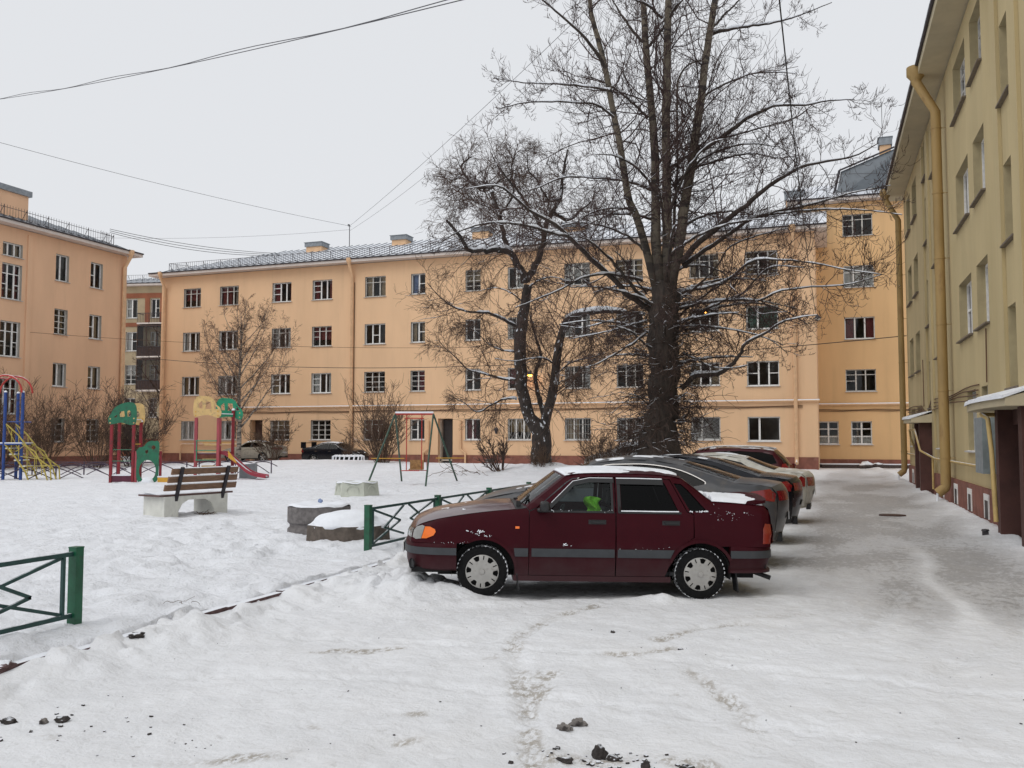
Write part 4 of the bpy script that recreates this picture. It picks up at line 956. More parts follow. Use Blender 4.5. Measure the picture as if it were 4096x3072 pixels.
WILLOW = {"trunk":[[[-12.67,40.07,-0.06,0.58],[-12.66,40.07,0.43,0.5],[-12.69,40.06,1.37,0.46],[-12.78,40.03,2.12,0.44],[-13.19,39.88,2.62,0.29],[-13.49,39.78,3.56,0.28],[-13.55,39.76,4.5,0.27],[-13.66,39.72,5.77,0.28],[-13.6,39.74,6.97,0.28],[-13.42,39.8,7.86,0.23],[-13.27,39.85,8.88,0.2]],[[-12.6,40.09,2.06,0.25],[-12.39,39.93,2.93,0.232],[-12.06,39.81,3.85,0.214],[-11.87,39.64,5.08,0.197],[-11.63,39.49,6.12,0.179],[-11.39,39.34,6.83,0.161],[-10.98,39.25,7.23,0.143],[-10.18,39.3,7.39,0.126],[-9.26,39.38,7.42,0.108],[-8.36,39.47,7.27,0.09]],[[-12.6,40.3,2.69,0.12],[-12.94,40.33,3.7,0.107],[-13.1,40.41,4.54,0.095],[-13.08,40.56,5.12,0.082],[-12.94,40.75,5.64,0.07],[-13.22,40.79,6.56,0.057],[-13.5,40.83,7.61,0.045]]],"limbs":[[[-13.44,39.79,8.97,0.184],[-13.42,39.56,9.43,0.172],[-13.67,39.23,9.88,0.16],[-13.82,38.94,10.23,0.148],[-14.06,38.61,10.33,0.136],[-14.35,38.27,10.33,0.125],[-14.63,37.93,10.23,0.113],[-15.17,37.5,10.18,0.101],[-15.4,37.18,10.37,0.089],[-15.49,36.9,10.75,0.078],[-15.62,36.62,10.94,0.066],[-15.88,36.28,11.35,0.054]],[[-14.02,39.06,10.51,0.116],[-14.22,39.18,11.24,0.108],[-14.47,39.29,12.13,0.1],[-14.76,39.38,12.83,0.092],[-15.01,39.48,13.48,0.084],[-15.27,39.58,13.63,0.077],[-15.71,39.62,13.66,0.069],[-16.11,39.67,13.99,0.061],[-16.47,39.74,14.4,0.053],[-16.68,39.86,14.92,0.046],[-16.56,40.09,15.18,0.038],[-16.34,40.36,15.45,0.03]],[[-15.15,39.83,13.58,0.054],[-14.93,40.4,14.13,0.042],[-14.61,41.01,14.57,0.03],[-14.37,41.59,15.08,0.018]],[[-16.2,39.88,14.05,0.041],[-16.48,39.25,13.56,0.031],[-16.66,38.66,13.17,0.022],[-16.83,38.07,12.73,0.012]],[[-16.61,39.95,14.53,0.041],[-17.17,40.21,14.34,0.031],[-17.83,40.44,14.57,0.022],[-18.5,40.66,14.86,0.012]],[[-13.35,39.83,9.07,0.177],[-12.97,39.78,9.69,0.161],[-12.64,39.72,10.25,0.146],[-12.45,39.61,10.95,0.13],[-12.27,39.5,11.55,0.114],[-11.94,39.44,12.15,0.099],[-11.57,39.39,12.7,0.083],[-11.39,39.28,13.73,0.067],[-11.25,39.16,14.31,0.052],[-11.11,39.03,14.85,0.036]],[[-12.44,39.73,11.12,0.102],[-12.91,40.07,12.08,0.089],[-13.34,40.43,12.61,0.076],[-13.82,40.77,13.25,0.063],[-14.41,41.08,14.1,0.05],[-14.67,41.5,15.08,0.037],[-14.54,42.06,16.41,0.024]],[[-11.57,39.39,12.7,0.068],[-11.94,38.95,12.52,0.058],[-12.12,38.56,12.83,0.048],[-12.3,38.18,13.32,0.038],[-12.56,37.77,13.66,0.028],[-12.51,37.47,14.43,0.018]],[[-12.01,39.66,12.21,0.082],[-11.43,40.29,11.91,0.066],[-10.98,40.88,12.51,0.05],[-10.61,41.43,13.02,0.034],[-10.51,41.89,13.85,0.018]],[[-14.46,39.12,12.09,0.061],[-13.97,38.93,12.5,0.053],[-13.58,38.71,13.1,0.044],[-13.83,38.26,13.68,0.035],[-14.08,37.81,14.07,0.027],[-14.23,37.4,14.59,0.018]],[[-14.41,39.14,12.09,0.048],[-15.14,39.54,12.65,0.039],[-15.94,39.92,13.06,0.03],[-16.66,40.33,13.7,0.021],[-17.49,40.7,14.29,0.012]],[[-13.84,39.65,6.97,0.081],[-14.29,39.23,7.25,0.069],[-14.91,38.75,7.5,0.058],[-15.64,38.22,7.53,0.047],[-16.13,37.79,7.71,0.036],[-16.61,37.35,8.11,0.024],[-17.09,36.92,8.75,0.013]],[[-13.84,39.65,4.44,0.062],[-14.55,39.58,4.55,0.054],[-15.33,39.48,4.78,0.046],[-16.11,39.38,4.98,0.037],[-16.65,39.37,5.51,0.029],[-17.27,39.33,6.04,0.021],[-17.64,39.37,6.45,0.013]],[[-13.78,39.67,3.56,0.056],[-14.19,39.32,3.58,0.047],[-14.71,38.92,3.3,0.039],[-15.28,38.51,2.95,0.03],[-15.73,38.14,3.34,0.022],[-16.23,37.75,3.64,0.013]],[[-13.66,39.72,5.77,0.043],[-14.55,39.94,5.88,0.036],[-15.39,40.17,6.25,0.028],[-16.12,40.44,6.89,0.021],[-16.81,40.73,7.22,0.013]],[[-12.06,40.28,5.14,0.043],[-12.45,39.62,5.41,0.036],[-12.87,38.93,5.36,0.028],[-13.4,38.22,5.2,0.021],[-14.03,37.47,5.27,0.013]],[[-11.94,40.32,4.82,0.043],[-11.51,40.87,5.29,0.036],[-10.89,41.49,5.52,0.028],[-10.25,42.12,5.81,0.021],[-9.72,42.7,6.37,0.013]],[[-11.76,40.39,7.1,0.037],[-11.03,40.12,6.91,0.029],[-10.2,39.88,6.6,0.021],[-9.62,39.55,5.93,0.013]],[[-12.12,40.26,4.19,0.031],[-11.74,40.75,4.46,0.025],[-11.35,41.24,4.23,0.019],[-11.08,41.69,3.73,0.013]],[[-13.36,39.82,8.62,0.05],[-12.68,39.36,8.95,0.037],[-11.84,38.95,9.02,0.025],[-10.91,38.57,8.72,0.013]],[[-13.31,39.84,7.86,0.043],[-14.07,40.1,8.51,0.033],[-14.96,40.32,8.92,0.023],[-15.88,40.53,8.87,0.013]]]}
# ------------------------------------------------------------------ bare trees: vectorised branch growth
def nrm(a): return a/np.maximum(np.linalg.norm(a, axis=-1, keepdims=True), 1e-9)
def tubes(P, Rr, n):
    """P (K,p,3) polylines, Rr (K,p) radii -> verts, quads"""
    K, p, _ = P.shape
    T = np.empty_like(P); T[:, 1:-1] = P[:, 2:]-P[:, :-2]; T[:, 0] = P[:, 1]-P[:, 0]; T[:, -1] = P[:, -1]-P[:, -2]
    T = nrm(T)
    m = nrm(P[:, -1]-P[:, 0]+1e-6)
    ref = np.where(np.abs(m[:, 2:3]) > 0.75, np.array([[1., .13, 0]]), np.array([[0., 0.1, 1.]]))[:, None, :]
    A = nrm(np.cross(T, np.broadcast_to(ref, T.shape))); B = np.cross(T, A)
    w = 2*PI*np.arange(n)/n
    V = P[:, :, None, :] + Rr[:, :, None, None]*(A[:, :, None, :]*np.cos(w)[None, None, :, None]+B[:, :, None, :]*np.sin(w)[None, None, :, None])
    i = (np.arange(K)[:, None, None]*p+np.arange(p-1)[None, :, None])*n
    k = np.arange(n)[None, None, :]; k2 = (k+1) % n
    F = np.stack([i+k, i+k2, i+n+k2, i+n+k], -1).reshape(-1, 4)
    return V.reshape(-1, 3), F
class Geo:
    def __init__(s): s.v, s.f, s.o = [], [], 0
    def add(s, v, f): s.v.append(v); s.f.append(f+s.o); s.o += len(v)
    def build(s, name, m, parent): return obj(name, np.concatenate(s.v), np.concatenate(s.f), m, parent, smooth=180)
def resample(pl, n):
    q = spline(pl, 6); d = np.r_[0, np.cumsum(np.linalg.norm(np.diff(q[:, :3], axis=0), axis=1))]
    t = np.linspace(0, d[-1], n)
    return np.stack([np.interp(t, d, q[:, k]) for k in range(4)], 1)
def grow(st, dr, ln, p, jit, trop, rng, tip=0.0):
    """st,dr (K,3) start and direction, ln (K): wandering polylines with p points"""
    K = len(st); P = np.empty((K, p, 3)); P[:, 0] = st; d = nrm(dr); s = (ln/(p-1))[:, None]
    for i in range(1, p):
        d = nrm(d+jit*rng.normal(size=(K, 3))+np.array(trop)[None]*(1.0/(p-1)) + np.array([0, 0, tip])*(i/(p-1))**2)
        P[:, i] = P[:, i-1]+d*s
    return P
def sample(P, Rr, n, u0, rng, bias=1.0):
    """n child sites per parent on polylines; returns start, tangent, parent radius, fraction"""
    K, p, _ = P.shape
    u = u0+(1-u0)*rng.random((K, n))**bias
    x = u*(p-1); i = np.minimum(x.astype(int), p-2); f = (x-i)[..., None]
    k = np.arange(K)[:, None]
    a, b = P[k, i], P[k, i+1]
    r = Rr[k, i]*(1-f[..., 0])+Rr[k, i+1]*f[..., 0]
    return (a+(b-a)*f).reshape(-1, 3), nrm(b-a).reshape(-1, 3), r.reshape(-1), u.reshape(-1)
def sprout(T, ang, rng, up=0.0):
    pr = nrm(np.cross(T, rng.normal(size=T.shape))); a = ang[:, None]
    return nrm(np.cos(a)*T+np.sin(a)*pr+np.array([0, 0, up])[None])
def snowcap(geo, P, Rr, rng, lo=0.004, cover=0.6, n=5, k=1.0):
    """snow lying along the upper side of branches, broken into lengths"""
    K, p, _ = P.shape
    T = np.empty_like(P); T[:, :-1] = P[:, 1:]-P[:, :-1]; T[:, -1] = T[:, -2]; T = nrm(T)
    flat = np.clip(1.25-1.5*np.abs(T[..., 2]), 0, 1)
    g = (rng.random((K, p)) < cover)*(0.6+0.6*rng.random((K, p)))
    rr = np.maximum(Rr*k, lo)*flat*g
    Q = P.copy(); Q[..., 2] += Rr*0.75+rr*0.15
    geo.add(*tubes(Q, rr, n))
def bare_tree(root, data, rng, S_):
    """S_: dict of habit numbers"""
    tr, cr, sn = Geo(), Geo(), Geo()
    def limb(pl, n, sides, geo, jag=0.0):
        q = resample(pl, n)
        if jag: q[1:-1, :3] += rng.normal(size=(n-2, 3))*jag*q[1:-1, 3:4]
        geo.add(*tubes(q[None, :, :3], q[None, :, 3], sides)); return q
    for pl in data['trunk']: limb(pl, 26, 14, tr, .10)
    mains = []
    stm = Geo()
    for pl in data.get('stems', []): mains.append(limb(pl, 30, 10, stm, .05))
    for pl in data['limbs']: mains.append(limb(pl, 24, 7, tr, .25))
    for pl in data['trunk'][1:]: mains.append(resample(pl, 24))
    for q in mains:
        if q[:, 3].max() < .2 or True: snowcap(sn, q[None, :, :3], q[None, :, 3]*1.0, rng, cover=.92, n=6, k=1.25)
    L1P, L1R = [], []
    for q in mains:
        Ln = np.linalg.norm(np.diff(q[:, :3], axis=0), axis=1).sum()
        n = max(4, int(Ln*S_['n1'])); u0 = S_.get('u0', .18)
        st, tg, r, u = sample(q[None, :, :3], q[None, :, 3], n, u0, rng)
        dr = sprout(tg, rng.uniform(*S_['a1'], size=n), rng, S_.get('up1', .15))
        ln = np.clip(Ln*rng.uniform(*S_['l1'], size=n)*(1.15-.7*u), .5, S_['max1'])
        P = grow(st, dr, ln, 8, S_['j1'], S_['t1'], rng, S_.get('tip1', 0))
        rr = np.minimum(r*.62, .006+.0055*ln)[:, None]*np.linspace(1, .35, 8)[None]
        L1P.append(P); L1R.append(rr)
    P1, R1 = np.concatenate(L1P), np.concatenate(L1R)
    cr.add(*tubes(P1, R1, 5)); snowcap(sn, P1, R1, rng, cover=S_.get('snow1', .5), n=4)
    st, tg, r, u = sample(P1, R1, S_['n2'], .12, rng)
    k = len(st)
    ln = np.repeat(np.linalg.norm(P1[:, -1]-P1[:, 0], axis=1), S_['n2'])*rng.uniform(*S_['l2'], size=k)*(1.1-.55*u)
    ln = np.clip(ln, .25, S_['max2'])
    P2 = grow(st, sprout(tg, rng.uniform(*S_['a2'], size=k), rng, S_.get('up2', .1)), ln, 6, S_['j2'], S_['t2'], rng, S_.get('tip2', 0))
    R2 = np.minimum(r*.7, S_['r2'])[:, None]*np.linspace(1, .5, 6)[None]
    cr.add(*tubes(P2, R2, 3))
    if S_.get('snow2'): snowcap(sn, P2[::2], R2[::2], rng, cover=S_['snow2'], n=3)
    st, tg, r, u = sample(P2, R2, S_['n3'], .15, rng)
    k = len(st)
    ln = np.repeat(np.linalg.norm(P2[:, -1]-P2[:, 0], axis=1), S_['n3'])*rng.uniform(*S_['l3'], size=k)
    ln = np.clip(ln, .10, S_['max3'])
    P3 = grow(st, sprout(tg, rng.uniform(*S_['a3'], size=k), rng, S_.get('up3', .1)), ln, 4, S_['j3'], S_['t3'], rng, S_.get('tip3', 0))
    R3 = np.full((k, 1), S_['r3'])*np.linspace(1, .6, 4)[None]
    cr.add(*tubes(P3, R3, 3))
    t = tr.build('trunk', S_['bark'], root)
    if stm.v: stm.build('stem', S_['stem'], root)
    cr.build('crown', S_['twig'], root)
    sn.build('branch_snow', M['snow'], root)
    return t
def rebase(data, b):
    return {k: [[[p[0]-b[0], p[1]-b[1], p[2]-b[2], p[3]] for p in pl] for pl in v] for k, v in data.items()}
rt = np.random.default_rng(21)
pb = POPLAR['trunk'][0][0]; pop_base = (pb[0], pb[1], 0.0)
pop = thing('poplar_tree', 'huge bare poplar with four tall stems behind the parked cars', 'tree', pop_base)
# wandering shoots low on the trunk
POPL = rebase(POPLAR, pop_base)
tp_ = np.array(POPL['trunk'][0])
for i in range(22):                                                  # spreading lower limbs all round the trunk
    z = 4.2+7.2*(i+rt.random())/22; x0, y0 = np.interp(z, tp_[:, 2], tp_[:, 0]), np.interp(z, tp_[:, 2], tp_[:, 1]); a = i*2.39996+rt.uniform(-.3, .3); L_ = rt.uniform(2.8, 5.2)*(.6+.4*min(1, (z-3)/5)); c, s_ = math.cos(a), math.sin(a); up = rt.uniform(.05, .30)
    POPL['limbs'].append([[x0+c*.3, y0+s_*.3, z, .06], [x0+c*L_*.35, y0+s_*L_*.35, z+L_*up*.9, .045], [x0+c*L_*.7, y0+s_*L_*.7, z+L_*up*1.3, .03], [x0+c*L_, y0+s_*L_, z+L_*up*1.15, .013]])
bare_tree(pop, POPL, rt, dict(n1=2.4, a1=(.6, 1.3), l1=(.20, .48), max1=4.2, j1=.19, t1=(0, 0, -.30), tip1=.22, n2=9, l2=(.28, .62), a2=(.5, 1.2), max2=2.0, j2=.16, t2=(0, 0, -.14), tip2=.35, r2=.0105,
    n3=3, l3=(.3, .7), a3=(.5, 1.1), max3=.75, j3=.15, t3=(0, 0, .1), tip3=.5, r3=.0085, bark=M['bark_poplar'], stem=M['bark_stem'], twig=M['twig_poplar'], snow1=.4, up1=.05))
# brushy shoots round the lower trunk
sg, ss = Geo(), Geo()
tq = resample(POPL['trunk'][0], 30); K = 400
st, tg, r, u = sample(tq[None, :, :3], tq[None, :, 3], K, .12, rt)
dr = nrm(np.c_[rt.normal(size=(K, 2)), rt.uniform(-.3, .5, K)]); st = st+nrm(dr*np.array([1, 1, 0]))*r[:, None]*.85
P = grow(st, dr, rt.uniform(.6, 2.6, K), 8, .26, (0, 0, -.5), rt, .1); Rr = np.full((K, 1), .014)*np.linspace(1, .5, 8)[None]
sg.add(*tubes(P, Rr, 4)); snowcap(ss, P, Rr, rt, cover=.35, n=4)
st, tg, r, u = sample(P, Rr, 9, .1, rt)
P2 = grow(st, sprout(tg, rt.uniform(.4, 1.3, len(st)), rt), rt.uniform(.2, 1.0, len(st)), 5, .3, (0, 0, -.4), rt); sg.add(*tubes(P2, np.full((len(st), 1), .009)*np.linspace(1, .6, 5)[None], 3))
sg.build('trunk_shoots', M['twig_dark'], pop); ss.build('shoot_snow', M['snow'], pop)
wb = WILLOW['trunk'][0][0]; wil_base = (wb[0], wb[1], 0.0)
wil = thing('willow_tree', 'gnarled bare willow with a forked snowy trunk left of the big poplar', 'tree', wil_base)
bare_tree(wil, rebase(WILLOW, wil_base), rt, dict(n1=4.6, a1=(.5, 1.4), l1=(.30, .65), max1=4.0, j1=.24, t1=(0, 0, -.30), n2=10, l2=(.30, .65), a2=(.4, 1.0), max2=1.9, j2=.20, t2=(0, 0, -.35), r2=.0095,
    n3=3, l3=(.45, .95), a3=(.3, .8), max3=1.2, j3=.18, t3=(0, 0, -.35), r3=.0075, bark=M['bark_willow'], stem=M['bark_willow'], twig=M['twig_willow'], snow1=.22, up1=.1, u0=.1))
# ---- young birch among the playground towers and the long house
def simple_tree(root, base_r, Ht, nl, spread, rng, bark, twig, n1, tw, S_=None):
    trunk = [[0, 0, -.3, base_r*1.2], [0.05, 0, Ht*.25, base_r], [-.1, .05, Ht*.5, base_r*.7], [.05, 0, Ht*.75, base_r*.4], [0, 0, Ht, .02]]
    limbs = []
    for i in range(nl):
        f = .2+.7*(i+rng.random())/nl; a = i*2.4+rng.random(); z = Ht*f; L_ = spread*(1.25-f)*rng.uniform(.7, 1.1)
        c, s = math.cos(a), math.sin(a)
        limbs.append([[0, 0, z, base_r*.5*(1.1-f)+.015], [c*L_*.4, s*L_*.4, z+L_*.45, base_r*.3*(1.1-f)+.012], [c*L_*.8, s*L_*.8, z+L_*1.0, .015], [c*L_, s*L_, z+L_*1.6, .008]])
    d = dict(n1=n1, a1=(.4, .9), l1=(.2, .4), max1=1.6, j1=.16, t1=(0, 0, .1), n2=5, l2=(.3, .6), a2=(.4, 1.0), max2=.9, j2=.2, t2=(0, 0, -.1), r2=.010, n3=3, l3=(.3, .6), a3=(.4, 1.0), max3=.5, j3=.2, t3=(0, 0, -.1), r3=.0075, bark=bark, stem=bark, twig=twig, snow1=.15)
    if S_: d.update(S_)
    bare_tree(root, dict(trunk=[trunk], limbs=limbs+[[[p[0], p[1], p[2], p[3]] for p in trunk]]), rng, d)
bi = thing('birch_tree', 'slender young birch with pale speckled trunk behind the right play tower', 'tree', (-34.5, 47.2, .3))
simple_tree(bi, .12, 9.2, 20, 3.3, rt, M['bark_birch'], M['twig_birch'], 3.4, None, dict(r2=.011, r3=.009, n2=6, n3=3, l3=(.4, .8), j2=.14, j3=.14))
bg_t = thing('distant_tree', 'thin dark tree with snowy twigs in the gap between the houses', 'tree', (-52.2, 61.0, 0))
simple_tree(bg_t, .16, 11.5, 13, 2.6, rt, M['bark_poplar'], M['twig_dark'], 2.2, None, dict(r2=.015, r3=.010, snow1=.4))
# ---- shrubs: fans of upright stems
def shrub(name, label, loc, Ht, W_, ns, rng, twig, n2=7, n3=4, group=None, lean=(0, 0), snow=.15, rr=.016, r3=.009):
    root = thing(name, label, 'bush', loc, 0, group)
    g, s = Geo(), Geo()
    a = rng.uniform(0, 2*PI, ns); sp = np.sqrt(rng.random(ns))
    d = np.stack([np.cos(a)*sp*W_/Ht+lean[0], np.sin(a)*sp*W_/Ht+lean[1], np.ones(ns)], 1)
    st = np.stack([np.cos(a)*sp*W_*.12, np.sin(a)*sp*W_*.12, np.full(ns, -.15)], 1)
    P = grow(st, d, Ht*rng.uniform(.55, 1.1, ns), 10, .10, (0, 0, .05), rng); Rr = np.full((ns, 1), rr)*rng.uniform(.6, 1.3, (ns, 1))*np.linspace(1, .35, 10)[None]
    g.add(*tubes(P, Rr, 5)); snowcap(s, P, Rr, rng, cover=snow, n=4)
    st, tg, r, u = sample(P, Rr, n2, .2, rng); k = len(st)
    P2 = grow(st, sprout(tg, rng.uniform(.3, .9, k), rng, .15), Ht*rng.uniform(.12, .32, k)*(1.2-.6*u), 6, .18, (0, 0, .08), rng); R2 = np.full((k, 1), rr*.6)*np.linspace(1, .5, 6)[None]
    g.add(*tubes(P2, R2, 3)); snowcap(s, P2[::4], R2[::4], rng, cover=snow, n=3)
    st, tg, r, u = sample(P2, R2, n3, .15, rng); k = len(st)
    P3 = grow(st, sprout(tg, rng.uniform(.3, 1.0, k), rng, .15), Ht*rng.uniform(.05, .14, k), 4, .2, (0, 0, .05), rng); g.add(*tubes(P3, np.full((k, 1), r3)*np.linspace(1, .6, 4)[None], 3))
    g.build('crown', twig, root); s.build('branch_snow', M['snow'], root)
    return root
shrub('tall_shrub', 'dense tall bare shrub in front of the salmon house, nearest the climbing frame', (-42.6, 40.3, 0), 5.2, 3.0, 40, rt, M['twig_bush'], 7, 4, 'overgrown shrubs by the salmon house', rr=.017, r3=.010)
shrub('tall_shrub', 'dense tall bare shrub in front of the salmon house, middle one of the row', (-40.6, 42.0, 0), 4.7, 3.0, 40, rt, M['twig_bush'], 7, 4, 'overgrown shrubs by the salmon house', rr=.017, r3=.010)
shrub('tall_shrub', 'dense tall bare shrub behind the left play tower', (-39.0, 43.3, 0), 4.9, 2.8, 40, rt, M['twig_dark'], 7, 4, 'overgrown shrubs by the salmon house', rr=.017, r3=.010)
shrub('tall_shrub', 'tall bare shrub behind the blue posts at the left edge', (-44.0, 38.4, 0), 5.0, 2.4, 40, rt, M['twig_bush'], 7, 4, 'overgrown shrubs by the salmon house', rr=.017, r3=.010)
shrub('tall_shrub', 'loose bare shrub in the gap beside the salmon house corner', (-40.9, 45.6, 0), 4.6, 2.2, 32, rt, M['twig_bush'], 8, 5, 'overgrown shrubs by the salmon house', rr=.017, r3=.010)
shrub('vase_shrub', 'vase shaped bare bush behind the swing', (-24.3, 46.6, .2), 4.6, 2.1, 60, rt, M['twig_bush'], 6, 3, rr=.022, r3=.011)
shrub('low_shrub', 'twiggy brown bush behind the tail of the beige car', (-34.4, 50.6, .25), 3.3, 2.0, 26, rt, M['twig_bush'], 7, 5, rr=.018, r3=.011)
shrub('low_shrub', 'small thin sapling bush behind the black car', (-30.6, 53.6, .1), 2.6, .6, 12, rt, M['twig_bush'], 5, 3, rr=.02, r3=.011)
shrub('low_shrub', 'leaning twiggy bush at the left foot of the willow', (-14.4, 39.0, .3), 2.3, 1.9, 16, rt, M['twig_dark'], 6, 4, lean=(-.55, 0), snow=.4, rr=.028, r3=.010)
shrub('low_shrub', 'tuft of thin brown shoots round the willow base', (-12.4, 39.2, .3), 1.4, .9, 60, rt, M['twig_bush'], 4, 2, rr=.010, r3=.007)
shrub('low_shrub', 'dry brown bush between the willow and the poplar', (-9.4, 37.6, .2), 2.1, 1.5, 46, rt, M['twig_bush'], 6, 3, rr=.013, r3=.009)
shrub('low_shrub', 'snowy twiggy bush at the left foot of the poplar', (-7.5, 33.2, .3), 1.9, 1.3, 26, rt, M['twig_dark'], 6, 3, lean=(-.3, 0), snow=.45, rr=.016, r3=.009)
def twigs_on_snow(name, label, loc, n, L_, rng, z=.1, thk=.012):
    root = thing(name, label, 'branch', loc)
    g = Geo(); a = rng.uniform(0, 2*PI, n)
    st = np.stack([rng.normal(size=n)*L_*.5, rng.normal(size=n)*L_*.3, np.full(n, z)], 1)
    P = grow(st, np.stack([np.cos(a), np.sin(a)*.5, rng.uniform(-.05, .25, n)], 1), L_*rng.uniform(.4, 1, n), 7, .25, (0, 0, -.15), rng)
    g.add(*tubes(P, np.full((n, 1), thk)*np.linspace(1, .5, 7)[None], 4)); g.build('twig', M['twig_bush'], root)
twigs_on_snow('fallen_branch', 'thin fallen twigs lying on the snow left of the willow', (-15.2, 37.0, .2), 16, 1.6, rt)
twigs_on_snow('dry_grass_tuft', 'dark dry tuft under the bench', (-13.28, 16.95, 0.02), 34, .22, rt, .06, .006)
twigs_on_snow('dry_grass_tuft', 'few thin dry stalks in the snow beside the near green fence', (-6.3, 7.75, .02), 6, .20, rt, .06, .003)
# ------------------------------------------------------------------ cars
def paint(name, col, dust=(0.16, 0.14, 0.13), rough=0.42, dustamt=(0.62, 0.9), snow=None, spec=.22, coat=.12):
    return mat(name, col, rough, 0.06, 3.0, col2=dust, c2=dustamt, c2scale=5.0, spec=spec, coat=coat, snow=snow)
M['glass_clear'] = glass('car_glass_clear', (0.72, 0.80, 0.80), 1.35)
M['glass_tint'] = glass('car_glass_tinted', (0.07, 0.073, 0.075), 1.25)
M['glass_semi'] = glass('car_glass_semi', (0.10, 0.11, 0.115), 1.28)
M['car_black'] = mat('car_black_trim', (0.010, 0.010, 0.011), 0.5, 0.2, 10)
M['car_under'] = mat('car_underbody', (0.006, 0.006, 0.006), 0.9, 0.3, 10)
M['car_inside'] = mat('car_interior', (0.03, 0.03, 0.032), 0.85, 0.2, 10)
M['moulding'] = mat('grey_moulding', (0.034, 0.038, 0.043), 0.55, 0.12, 9, col2=(0.06, 0.058, 0.058), c2=(0.58, 0.8), c2scale=6)
M['hubcap'] = mat('hubcap_silver', (0.36, 0.35, 0.33), 0.4, 0.1, 9, metal=0.25, col2=(0.17, 0.155, 0.14), c2=(0.52, 0.75), c2scale=9)
M['chrome'] = mat('chrome_trim', (0.30, 0.29, 0.28), 0.25, 0.05, 9, metal=0.9)
M['lens_orange'] = mat('lens_orange', (0.85, 0.17, 0.012), 0.18, 0.05, 9, coat=.5)
M['lens_red'] = mat('lens_red', (0.20, 0.006, 0.009), 0.18, 0.15, 9, coat=.5)
M['lens_red2'] = mat('lens_red_orange', (0.20, 0.018, 0.008), 0.2, 0.1, 9, coat=.5)
M['lens_clear'] = mat('lens_clear', (0.27, 0.27, 0.255), 0.12, 0.08, 9, coat=.6, col2=(0.25, 0.25, 0.25), c2=(0.5, 0.7), c2scale=14)
M['plate_w'] = mat('number_plate', (0.6, 0.6, 0.6), 0.5, 0.1, 9)
M['vest'] = mat('vest_lime', (0.20, 0.55, 0.02), 0.6, 0.12, 14, 0.3, 30)
def arc(cx, cz, r, a0, a1, n=14):
    return [(cx+r*math.cos(R(a0+(a1-a0)*i/n)), cz+r*math.sin(R(a0+(a1-a0)*i/n))) for i in range(n+1)]
